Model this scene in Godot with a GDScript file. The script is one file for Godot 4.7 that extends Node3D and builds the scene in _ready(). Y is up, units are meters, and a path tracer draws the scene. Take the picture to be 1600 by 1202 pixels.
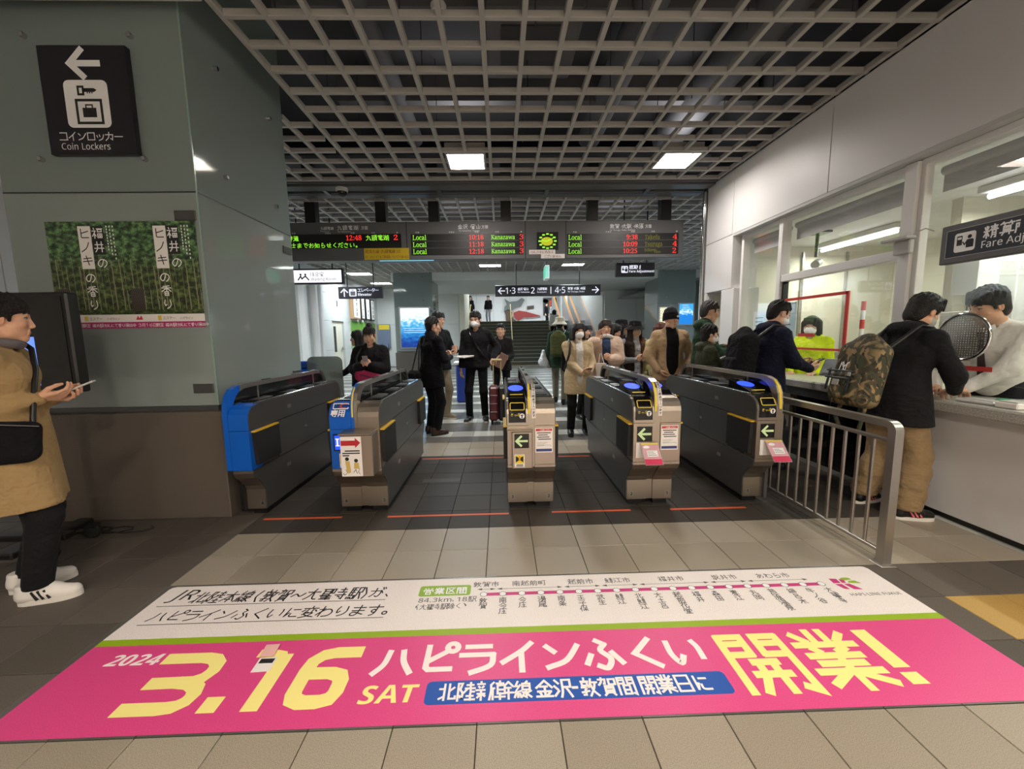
extends Node3D
# A station ticket hall at night: ticket gates, floor banner, glazed pillar, fare counter and the concourse behind.

var M := {}
var used := {}
var flat := {}
var GC := {}
var holes := []

func _ready():
	# ---- camera
	var cam := Camera3D.new(); cam.name = "camera"
	cam.fov = 2.0 * rad_to_deg(atan(601.0 / 629.7)); cam.near = 0.05; cam.far = 200.0
	var ry := Basis(Vector3.UP, -0.0258); var rx := Basis(Vector3.RIGHT, -0.1208); var rz := Basis(Vector3.BACK, -0.0151)
	cam.transform = Transform3D(ry * rx * rz, Vector3(0, 1.384, 0))
	add_child(cam); cam.current = true
	# ---- sky (night, seen nowhere: the hall is closed) and exposure
	var we := WorldEnvironment.new(); we.name = "environment"
	var env := Environment.new()
	env.background_mode = Environment.BG_COLOR; env.background_color = Color(0.01, 0.01, 0.015)
	env.tonemap_mode = Environment.TONE_MAPPER_LINEAR; env.tonemap_exposure = 1.1
	env.sdfgi_enabled = true; env.ssao_enabled = true; env.ssil_enabled = true
	we.environment = env; add_child(we)
	materials()
	glyphs()
	# ---- ceiling lamps (each a glowing panel and an area light of its size)
	lamps()
	# ---- the setting
	build_floor()
	build_ceilings()
	build_walls()
	build_pillars()
	build_office()
	build_far()
	# ---- things
	build_banner()
	build_gates()
	build_railing()
	build_board()
	build_signs()
	build_left()
	build_counter_things()
	build_people()

# ------------------------------------------------------------------ helpers
class MB:
	var v := PackedVector3Array()
	var n := PackedVector3Array()
	var u := PackedVector2Array()
	var c := PackedColorArray()
	var ix := PackedInt32Array()
	var col := Color.WHITE
	func q(a: Vector3, b: Vector3, d: Vector3, e: Vector3, ua := Vector2(0, 0), ub := Vector2(1, 0), ud := Vector2(1, 1), ue := Vector2(0, 1)) -> void:
		var nn := (b - a).cross(e - a)
		if nn.length_squared() < 1e-16: nn = (d - b).cross(e - b)
		nn = nn.normalized()
		var s := v.size()
		v.append_array([a, b, d, e]); n.append_array([nn, nn, nn, nn]); u.append_array([ua, ub, ud, ue]); c.append_array([col, col, col, col])
		ix.append_array([s, s + 2, s + 1, s, s + 3, s + 2])
	func t(a: Vector3, b: Vector3, d: Vector3) -> void:
		var nn := (b - a).cross(d - a).normalized()
		var s := v.size()
		v.append_array([a, b, d]); n.append_array([nn, nn, nn]); u.append_array([Vector2(a.x, a.z), Vector2(b.x, b.z), Vector2(d.x, d.z)]); c.append_array([col, col, col])
		ix.append_array([s, s + 2, s + 1])
	# box given by its two corners, chamfered
	func bb(lo: Vector3, hi: Vector3, bev := 0.0) -> void:
		box(Transform3D(Basis(), (lo + hi) / 2), (hi - lo).abs(), bev)
	func box(tr: Transform3D, s: Vector3, bev := 0.0) -> void:
		var h := s / 2
		var b := minf(bev, minf(h.x, minf(h.y, h.z)) * 0.95)
		for ax in 3:
			for sg in [-1.0, 1.0]:
				var w := Vector3(); w[ax] = h[ax] * sg
				var a1 := (ax + 1) % 3; var a2 := (ax + 2) % 3
				var p := Vector3(); p[a1] = h[a1] - b
				var r := Vector3(); r[a2] = (h[a2] - b) * sg
				q(tr * (w - p - r), tr * (w + p - r), tr * (w + p + r), tr * (w - p + r))
		if b <= 0.0: return
		for ax in 3:
			var a1 := (ax + 1) % 3; var a2 := (ax + 2) % 3
			for s1 in [-1.0, 1.0]:
				for s2 in [-1.0, 1.0]:
					var l := Vector3(); l[ax] = h[ax] - b
					var p := Vector3(); p[a1] = h[a1] * s1; p[a2] = (h[a2] - b) * s2
					var r := Vector3(); r[a1] = (h[a1] - b) * s1; r[a2] = h[a2] * s2
					if s1 * s2 > 0: q(tr * (p - l), tr * (r - l), tr * (r + l), tr * (p + l))
					else: q(tr * (p + l), tr * (r + l), tr * (r - l), tr * (p - l))
		for sx in [-1.0, 1.0]:
			for sy in [-1.0, 1.0]:
				for sz in [-1.0, 1.0]:
					var a := Vector3(h.x * sx, (h.y - b) * sy, (h.z - b) * sz)
					var d := Vector3((h.x - b) * sx, h.y * sy, (h.z - b) * sz)
					var e := Vector3((h.x - b) * sx, (h.y - b) * sy, h.z * sz)
					if sx * sy * sz > 0: t(tr * a, tr * d, tr * e)
					else: t(tr * a, tr * e, tr * d)
	# polygon in the xy plane of tr, extruded along its +z by depth
	func prism(poly: PackedVector2Array, depth: float, tr: Transform3D) -> void:
		var pl := poly
		var area := 0.0
		for i in pl.size():
			var a := pl[i]; var b := pl[(i + 1) % pl.size()]
			area += a.x * b.y - b.x * a.y
		if area < 0: pl.reverse()
		var tri := Geometry2D.triangulate_polygon(pl)
		var z := Vector3(0, 0, depth)
		for i in range(0, tri.size(), 3):
			var a := pl[tri[i]]; var b := pl[tri[i + 1]]; var d := pl[tri[i + 2]]
			if (b - a).cross(d - a) < 0: var sw := b; b = d; d = sw
			t(tr * (Vector3(a.x, a.y, 0) + z), tr * (Vector3(b.x, b.y, 0) + z), tr * (Vector3(d.x, d.y, 0) + z))
			t(tr * Vector3(a.x, a.y, 0), tr * Vector3(d.x, d.y, 0), tr * Vector3(b.x, b.y, 0))
		for i in pl.size():
			var a := pl[i]; var b := pl[(i + 1) % pl.size()]
			q(tr * Vector3(a.x, a.y, 0), tr * Vector3(b.x, b.y, 0), tr * Vector3(b.x, b.y, depth), tr * Vector3(a.x, a.y, depth))
	func tube(path: Array, r: float, seg := 10, r2 := -1.0) -> void:
		var up := Vector3.UP
		var rings := []
		for i in path.size():
			var d: Vector3 = (path[mini(i + 1, path.size() - 1)] - path[maxi(i - 1, 0)]).normalized()
			if absf(d.dot(up)) > 0.95: up = Vector3.RIGHT
			var a := d.cross(up).normalized(); var b := a.cross(d)
			up = b
			var rr := r if r2 < 0 else lerpf(r, r2, float(i) / (path.size() - 1))
			rings.append([path[i], a, b, rr])
		var s0 := v.size()
		for g in rings:
			for k in seg + 1:
				var an := TAU * k / seg
				var nn: Vector3 = g[1] * cos(an) + g[2] * sin(an)
				v.append(g[0] + nn * g[3]); n.append(nn); u.append(Vector2(float(k) / seg, 0)); c.append(col)
		for i in rings.size() - 1:
			for k in seg:
				var p := s0 + i * (seg + 1) + k
				ix.append_array([p, p + 1, p + seg + 1, p + 1, p + seg + 2, p + seg + 1])
		for e in [0, rings.size() - 1]:
			var g: Array = rings[e]
			for k in seg:
				var p1: Vector3 = g[0] + (g[1] * cos(TAU * k / seg) + g[2] * sin(TAU * k / seg)) * g[3]
				var p2: Vector3 = g[0] + (g[1] * cos(TAU * (k + 1) / seg) + g[2] * sin(TAU * (k + 1) / seg)) * g[3]
				if e == 0: t(g[0], p1, p2)
				else: t(g[0], p2, p1)
	# profile of (radius, height), turned about y of tr
	func lathe(prof: Array, tr: Transform3D, seg := 20, sx := 1.0, sz := 1.0) -> void:
		for i in prof.size() - 1:
			var p: Vector2 = prof[i]; var r: Vector2 = prof[i + 1]
			var d := (r - p).normalized()
			for k in seg:
				var a := TAU * k / seg; var b := TAU * (k + 1) / seg
				var s := v.size()
				for w in [[a, p], [b, p], [b, r], [a, r]]:
					v.append(tr * Vector3(cos(w[0]) * w[1].x * sx, w[1].y, sin(w[0]) * w[1].x * sz))
					n.append((tr.basis * Vector3(cos(w[0]) * d.y, -d.x, sin(w[0]) * d.y)).normalized()); u.append(Vector2(w[0] / TAU, w[1].y)); c.append(col)
				ix.append_array([s, s + 1, s + 2, s, s + 2, s + 3])
	func ell(ce: Vector3, r: Vector3, tr := Transform3D(), seg := 10) -> void:
		var s0 := v.size()
		for i in seg + 1:
			for k in seg * 2 + 1:
				var a := PI * i / seg; var b := TAU * k / (seg * 2)
				var nn := Vector3(sin(a) * cos(b), cos(a), sin(a) * sin(b))
				v.append(tr * (ce + nn * r)); n.append((tr.basis * (nn / r)).normalized()); u.append(Vector2(0, 0)); c.append(col)
		for i in seg:
			for k in seg * 2:
				var p := s0 + i * (seg * 2 + 1) + k
				var w := seg * 2 + 1
				ix.append_array([p, p + w, p + 1, p + 1, p + w, p + w + 1])
	func add(o: MB, tr: Transform3D) -> void:
		var s := v.size()
		for i in o.v.size():
			v.append(tr * o.v[i]); n.append((tr.basis * o.n[i]).normalized())
		u.append_array(o.u); c.append_array(o.c)
		if tr.basis.determinant() > 0:
			for i in o.ix: ix.append(i + s)
		else:
			for i in range(0, o.ix.size(), 3): ix.append_array([o.ix[i] + s, o.ix[i + 2] + s, o.ix[i + 1] + s])
	func disc(ce: Vector3, a: Vector3, b: Vector3, seg := 24) -> void:
		for k in seg:
			t(ce, ce + a * cos(TAU * k / seg) + b * sin(TAU * k / seg), ce + a * cos(TAU * (k + 1) / seg) + b * sin(TAU * (k + 1) / seg))
	func mesh() -> ArrayMesh:
		var arr := []; arr.resize(Mesh.ARRAY_MAX)
		arr[Mesh.ARRAY_VERTEX] = v; arr[Mesh.ARRAY_NORMAL] = n; arr[Mesh.ARRAY_TEX_UV] = u; arr[Mesh.ARRAY_COLOR] = c; arr[Mesh.ARRAY_INDEX] = ix
		var m := ArrayMesh.new(); m.add_surface_from_arrays(Mesh.PRIMITIVE_TRIANGLES, arr)
		return m

func V(x: float, y: float, z: float) -> Vector3: return Vector3(x, y, z)
func srgb(r: int, g: int, b: int) -> Color: return Color(r / 255.0, g / 255.0, b / 255.0)

func numbered(s: String) -> String:
	if not used.has(s):
		used[s] = 0
		return s
	used[s] += 1
	return "%s_%03d" % [s, used[s]]

# a thing: a Node3D at its base; parts given in the scene's own coordinates unless own is true
func thing(called: String, label: String, category: String, at: Vector3, group := "", own := false) -> Node3D:
	var o := Node3D.new(); o.name = numbered(called); o.position = at
	add_child(o)
	o.set_meta("label", label); o.set_meta("category", category)
	if group: o.set_meta("group", group)
	if not own: flat[o] = -at
	return o

func setting(called: String, label := "") -> Node3D:
	var o := Node3D.new(); o.name = numbered(called); add_child(o); o.set_meta("kind", "structure")
	if label: o.set_meta("label", label)
	return o

func part(root: Node3D, called: String, mb: MB, m: Material, label := "") -> MeshInstance3D:
	return partm(root, called, mb.mesh(), m, label)

func partm(root: Node3D, called: String, me: Mesh, m: Material, label := "") -> MeshInstance3D:
	var o := MeshInstance3D.new(); o.name = called; o.mesh = me; o.material_override = m
	if flat.has(root): o.position = flat[root]
	root.add_child(o, true)
	if label: o.set_meta("label", label)
	return o

func B(lo: Vector3, hi: Vector3, bev := 0.0) -> MB:
	var m := MB.new(); m.bb(lo, hi, bev); return m

func tag(o: Node, label: String, category: String, group := "") -> void:
	o.set_meta("label", label); o.set_meta("category", category)
	if group: o.set_meta("group", group)

# a rounded rectangle
func rr(x0: float, y0: float, x1: float, y1: float, r: float, seg := 5) -> PackedVector2Array:
	var p := PackedVector2Array()
	for w in [[x1 - r, y1 - r, 0], [x0 + r, y1 - r, 1], [x0 + r, y0 + r, 2], [x1 - r, y0 + r, 3]]:
		for k in seg + 1:
			var a: float = (w[2] + float(k) / seg) * PI / 2
			p.append(Vector2(w[0] + r * cos(a), w[1] + r * sin(a)))
	return p

# planes to write on: x to the right, y up, z out of the surface
func face_front(x: float, y: float, z: float) -> Transform3D: return Transform3D(Basis(), Vector3(x, y, z))
func face_floor(x: float, z: float, y := 0.0) -> Transform3D: return Transform3D(Basis(Vector3.RIGHT, Vector3.FORWARD, Vector3.UP), Vector3(x, y, z))
func face_wall_right(x: float, y: float, z: float) -> Transform3D: return Transform3D(Basis(Vector3(0, 0, 1), Vector3.UP, Vector3(-1, 0, 0)), Vector3(x, y, z))

# ------------------------------------------------------------------ materials
func noise_tex(freq: float, seed_: int, lo: Color, hi: Color, size := 256, octaves := 4, mid := 0.5, width := 0.5, cell := false) -> NoiseTexture2D:
	var f := FastNoiseLite.new(); f.seed = seed_; f.frequency = freq; f.fractal_octaves = octaves
	f.noise_type = FastNoiseLite.TYPE_CELLULAR if cell else FastNoiseLite.TYPE_SIMPLEX_SMOOTH
	var t := NoiseTexture2D.new(); t.width = size; t.height = size; t.seamless = true; t.noise = f
	var g := Gradient.new()
	g.offsets = PackedFloat32Array([clampf(mid - width, 0, 1), clampf(mid + width, 0, 1)]); g.colors = PackedColorArray([lo, hi])
	t.color_ramp = g
	return t

func mat(c: Color, rough := 0.6, metal := 0.0, spec := 0.5) -> StandardMaterial3D:
	var m := StandardMaterial3D.new(); m.albedo_color = c; m.roughness = rough; m.metallic = metal; m.metallic_specular = spec
	return m

func textured(m: StandardMaterial3D, t: Texture2D, scale: float, world := true) -> StandardMaterial3D:
	m.albedo_texture = t; m.uv1_triplanar = true; m.uv1_world_triplanar = world; m.uv1_scale = Vector3.ONE * scale
	return m

func bumped(m: StandardMaterial3D, t: Texture2D, cm: float, scale := 0.0) -> StandardMaterial3D:
	m.heightmap_enabled = true; m.heightmap_texture = t; m.heightmap_scale = cm
	if scale > 0.0:
		m.uv1_triplanar = true; m.uv1_scale = Vector3.ONE * scale
	return m

func glow(c: Color, e: float) -> StandardMaterial3D:
	var m := mat(c * 0.6, 0.5); m.emission_enabled = true; m.emission = c; m.emission_energy_multiplier = e
	return m

func pane(c: Color, a: float, rough := 0.03) -> StandardMaterial3D:
	var m := mat(Color(c.r, c.g, c.b, a), rough); m.transparency = BaseMaterial3D.TRANSPARENCY_ALPHA
	return m

func cloth(c: Color, rough := 0.85) -> StandardMaterial3D:
	var m := mat(c, rough, 0.0, 0.25)
	m.rim_enabled = true; m.rim = 0.25; m.rim_tint = 0.6
	return bumped(m, M.crease, 1.2, 3.6)

func materials() -> void:
	var W := Color.WHITE
	M.crease = noise_tex(0.012, 5, Color.BLACK, W, 256, 3)
	var speck := noise_tex(0.22, 11, Color(0.80, 0.80, 0.80), Color(1.0, 1.0, 1.0), 512, 3, 0.45, 0.22)
	M.tile_light = []
	for c in [srgb(170, 160, 143), srgb(163, 153, 136), srgb(174, 165, 148)]: M.tile_light.append(textured(mat(c, 0.42, 0, 0.4), speck, 2.2))
	M.tile_dark = []
	for c in [srgb(70, 66, 61), srgb(65, 61, 57), srgb(75, 71, 65)]: M.tile_dark.append(textured(mat(c, 0.52, 0, 0.25), speck, 2.2))
	M.tile_lane = M.tile_dark; M.tile_dark = []
	for c in [srgb(102, 95, 88), srgb(96, 90, 83), srgb(107, 100, 92)]: M.tile_dark.append(textured(mat(c, 0.5, 0, 0.25), speck, 2.2))
	M.tile_yellow = textured(mat(srgb(196, 158, 84), 0.5), speck, 2.2)
	M.tile_far = mat(W, 0.28, 0, 0.5); M.tile_far.vertex_color_use_as_albedo = true
	M.grout = mat(srgb(52, 47, 42), 0.85)
	M.granite = textured(mat(srgb(140, 130, 119), 0.45), noise_tex(0.16, 3, Color(0.35, 0.33, 0.31), W, 512, 4, 0.5, 0.2), 2.6)
	M.louver = mat(srgb(164, 160, 154), 0.6)
	M.void_dark = mat(srgb(70, 70, 74), 0.9)
	M.duct = mat(srgb(100, 100, 104), 0.7)
	M.white = mat(srgb(226, 224, 222), 0.55)
	M.white_panel = mat(srgb(214, 212, 211), 0.45)
	M.wall_grey = mat(srgb(186, 186, 184), 0.6)
	M.wall_far = mat(srgb(205, 207, 205), 0.6)
	M.cream = mat(srgb(214, 210, 194), 0.7)
	M.seam = mat(srgb(120, 119, 118), 0.7)
	M.core = mat(srgb(188, 197, 196), 0.8)
	M.frost = pane(srgb(134, 147, 145), 0.80, 0.06)
	M.frost_low = pane(srgb(158, 170, 168), 0.62, 0.04)
	M.frost_edge = mat(srgb(140, 166, 156), 0.2)
	M.steel = mat(srgb(176, 172, 166), 0.32, 0.85)
	M.steel_gate = bumped(mat(srgb(172, 161, 148), 0.34, 0.92), noise_tex(0.03, 8, Color.BLACK, W, 128, 2), 0.02, 1.5)
	M.chrome = mat(srgb(210, 210, 210), 0.12, 1.0)
	M.steel_dark = mat(srgb(96, 96, 96), 0.4, 0.7)
	M.gate_side = mat(srgb(84, 84, 83), 0.33, 0.35)
	M.black = mat(srgb(20, 20, 21), 0.4)
	M.black_gloss = mat(srgb(14, 14, 16), 0.12)
	M.rubber = mat(srgb(22, 22, 22), 0.7)
	M.blue_paint = mat(srgb(14, 94, 196), 0.3)
	M.yellow = mat(srgb(222, 178, 40), 0.5)
	M.sticker_yellow = mat(srgb(232, 206, 60), 0.5)
	M.paper = mat(srgb(236, 232, 228), 0.7)
	M.paper_pink = mat(srgb(226, 176, 172), 0.6)
	M.red_print = mat(srgb(200, 62, 58), 0.6)
	M.navy_print = mat(srgb(52, 66, 118), 0.6)
	M.ink = mat(srgb(30, 29, 30), 0.6)
	M.ink_grey = mat(srgb(92, 90, 92), 0.6)
	M.white_print = mat(srgb(240, 240, 240), 0.5)
	M.orange = mat(srgb(214, 92, 48), 0.55)
	M.led_blue = glow(srgb(30, 70, 255), 1.6)
	M.screen_blue = glow(srgb(30, 80, 240), 1.1)
	M.arrow_green = glow(srgb(206, 222, 158), 0.55)
	M.sign_dark = mat(srgb(28, 26, 36), 0.35)
	M.sign_white = glow(srgb(238, 240, 255), 0.85)
	M.sign_box = glow(srgb(250, 250, 255), 1.15)
	M.led_green = glow(srgb(150, 235, 60), 1.0)
	M.led_red = glow(srgb(255, 50, 42), 1.2)
	M.led_dim = glow(srgb(150, 150, 40), 0.35)
	M.board = mat(srgb(94, 94, 96), 0.5)
	M.board_text = mat(srgb(240, 240, 240), 0.6)
	M.lamp = glow(srgb(255, 252, 250), 9.0)
	M.lamp_far = glow(srgb(250, 250, 255), 5.0)
	M.glass = pane(srgb(225, 240, 235), 0.015, 0.0)
	M.plastic = pane(srgb(235, 240, 240), 0.25, 0.1)
	M.stone_top = textured(mat(srgb(196, 194, 188), 0.3), noise_tex(0.06, 21, Color(0.78, 0.77, 0.75), W, 256, 4, 0.5, 0.3), 5.0)
	M.shutter = mat(srgb(92, 92, 92), 0.5, 0.3)
	M.screen_off = mat(srgb(12, 12, 13), 0.15)
	M.hair = bumped(mat(srgb(24, 20, 19), 0.5, 0, 0.4), noise_tex(0.03, 33, Color.BLACK, W, 256, 3), 0.8, 14.0)
	M.hair_brown = bumped(mat(srgb(44, 30, 24), 0.5, 0, 0.4), noise_tex(0.03, 34, Color.BLACK, W, 256, 3), 0.8, 14.0)
	M.hair_grey = bumped(mat(srgb(58, 54, 52), 0.5, 0, 0.4), noise_tex(0.03, 35, Color.BLACK, W, 256, 3), 0.8, 14.0)
	M.skin = mat(W, 0.55, 0, 0.35); M.skin.vertex_color_use_as_albedo = true
	M.mask = mat(srgb(238, 238, 240), 0.8)
	M.mask_tan = mat(srgb(206, 180, 158), 0.8)

# ------------------------------------------------------------------ lamps
func lamp(x: float, y: float, z: float, sx: float, sz: float, e: float, label: String, group: String, col := Color(1, 0.97, 0.94), far := false) -> void:
	var o := thing("ceiling_lamp", label, "ceiling lamp", Vector3(x, y, z), group)
	holes.append([x - sx / 2 - 0.012, x + sx / 2 + 0.012, z - sz / 2 - 0.012, z + sz / 2 + 0.012, y])
	var fr := MB.new()
	var low := minf(y - 0.01, 3.602 if y < 4 else y - 0.01)
	for s in [-1, 1]:
		fr.bb(V(x + s * sx / 2 - 0.012, low, z - sz / 2 - 0.012), V(x + s * sx / 2 + 0.012, y + 0.04, z + sz / 2 + 0.012))
		fr.bb(V(x - sx / 2 + 0.012, low, z + s * sz / 2 - 0.012), V(x + sx / 2 - 0.012, y + 0.04, z + s * sz / 2 + 0.012))
	part(o, "frame", fr, M.louver)
	var d := MB.new()
	# a scalloped diffuser: three shallow waves side by side
	var k := 12
	for i in k:
		var x0 := x - sx / 2 + 0.012 + (sx - 0.024) * i / k; var x1 := x - sx / 2 + 0.012 + (sx - 0.024) * (i + 1) / k
		var w0 := 0.012 * absf(sin(PI * 3 * i / k)); var w1 := 0.012 * absf(sin(PI * 3 * (i + 1) / k))
		d.q(V(x0, y + 0.02 - w0, z - sz / 2), V(x1, y + 0.02 - w1, z - sz / 2), V(x1, y + 0.02 - w1, z + sz / 2), V(x0, y + 0.02 - w0, z + sz / 2))
	part(o, "diffuser", d, M.lamp_far if far else M.lamp)
	if e > 0:
		area(x, y - 0.005, z, sx - 0.03, sz - 0.03, e, col)

func area(x: float, y: float, z: float, sx: float, sz: float, e: float, col := Color(1, 0.97, 0.94)) -> void:
	var a := AreaLight3D.new(); a.name = "lamp_light"; a.area_size = Vector2(sx, sz); a.light_energy = e; a.light_color = col
	a.shadow_enabled = true; a.rotation.x = -PI / 2; a.position = V(x, y, z); a.area_range = 40.0
	add_child(a, true)

func lamps() -> void:
	var near := "square ceiling lamps over the gates"
	lamp(-0.40, 3.69, -5.49, 0.47, 0.47, 5.0, "square ceiling lamp in the grid behind the gates, nearer the glass pillar", near)
	lamp(2.32, 3.69, -5.49, 0.47, 0.47, 5.0, "square ceiling lamp in the grid behind the gates, nearer the white wall", near)
	var spot := ["on the pillar's side", "in the middle", "on the counter's side"]
	for i in 3:
		var x: float = [-2.5, -0.4, 2.32][i]
		lamp(x, 3.69, 0.9, 0.47, 0.47, 9.0, "square ceiling lamp over the floor before the banner, " + spot[i], "lamps over the entrance side", Color(1, 0.94, 0.87))
		lamp(x, 3.69, 4.2, 0.47, 0.47, 24.0, "square ceiling lamp at the entrance end, " + spot[i], "lamps at the entrance end", Color(1, 0.94, 0.87))
	var cool := Color(0.93, 0.98, 1.0)
	for i in 4:
		lamp([-4.9, -0.9, 2.6, 5.4][i], 3.69, -9.3, 0.9, 0.6, 13.0, "ceiling lamp behind the departure board, " + ["over the left concourse", "left of the platform sign", "right of the platform sign", "nearest the far right pillar"][i], "lamps behind the departure board", cool, true)
	lamp(-4.9, 3.69, -14.6, 0.8, 0.5, 11.0, "ceiling lamp over the wall of hanging frames, nearer", "lamps of the left concourse", cool, true)
	lamp(-4.9, 3.69, -17.2, 0.8, 0.5, 9.0, "ceiling lamp over the wall of hanging frames, farther", "lamps of the left concourse", cool, true)
	lamp(-0.3, 3.69, -13.2, 0.7, 0.4, 5.0, "small ceiling lamp before the stairs, above the arrow end of the platform sign", "lamps before the stairs", cool, true)
	lamp(2.35, 3.69, -13.2, 0.7, 0.4, 5.0, "small ceiling lamp before the stairs, above the number end of the platform sign", "lamps before the stairs", cool, true)
	for x in [-0.4, 3.2]:
		lamp(x, 5.2, -29.8, 1.0, 0.5, 16.0, "ceiling lamp over the landing, " + ("left of the relief" if x < 0 else "right of the relief"), "lamps over the landing", cool, true)
	for x in [0.0, 3.2]:
		lamp(x, 5.2, -22.5, 1.0, 0.5, 11.0, "ceiling lamp over the stairs, " + ("above the middle handrail" if x < 1 else "above the escalators"), "lamps over the landing", cool, true)
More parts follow.
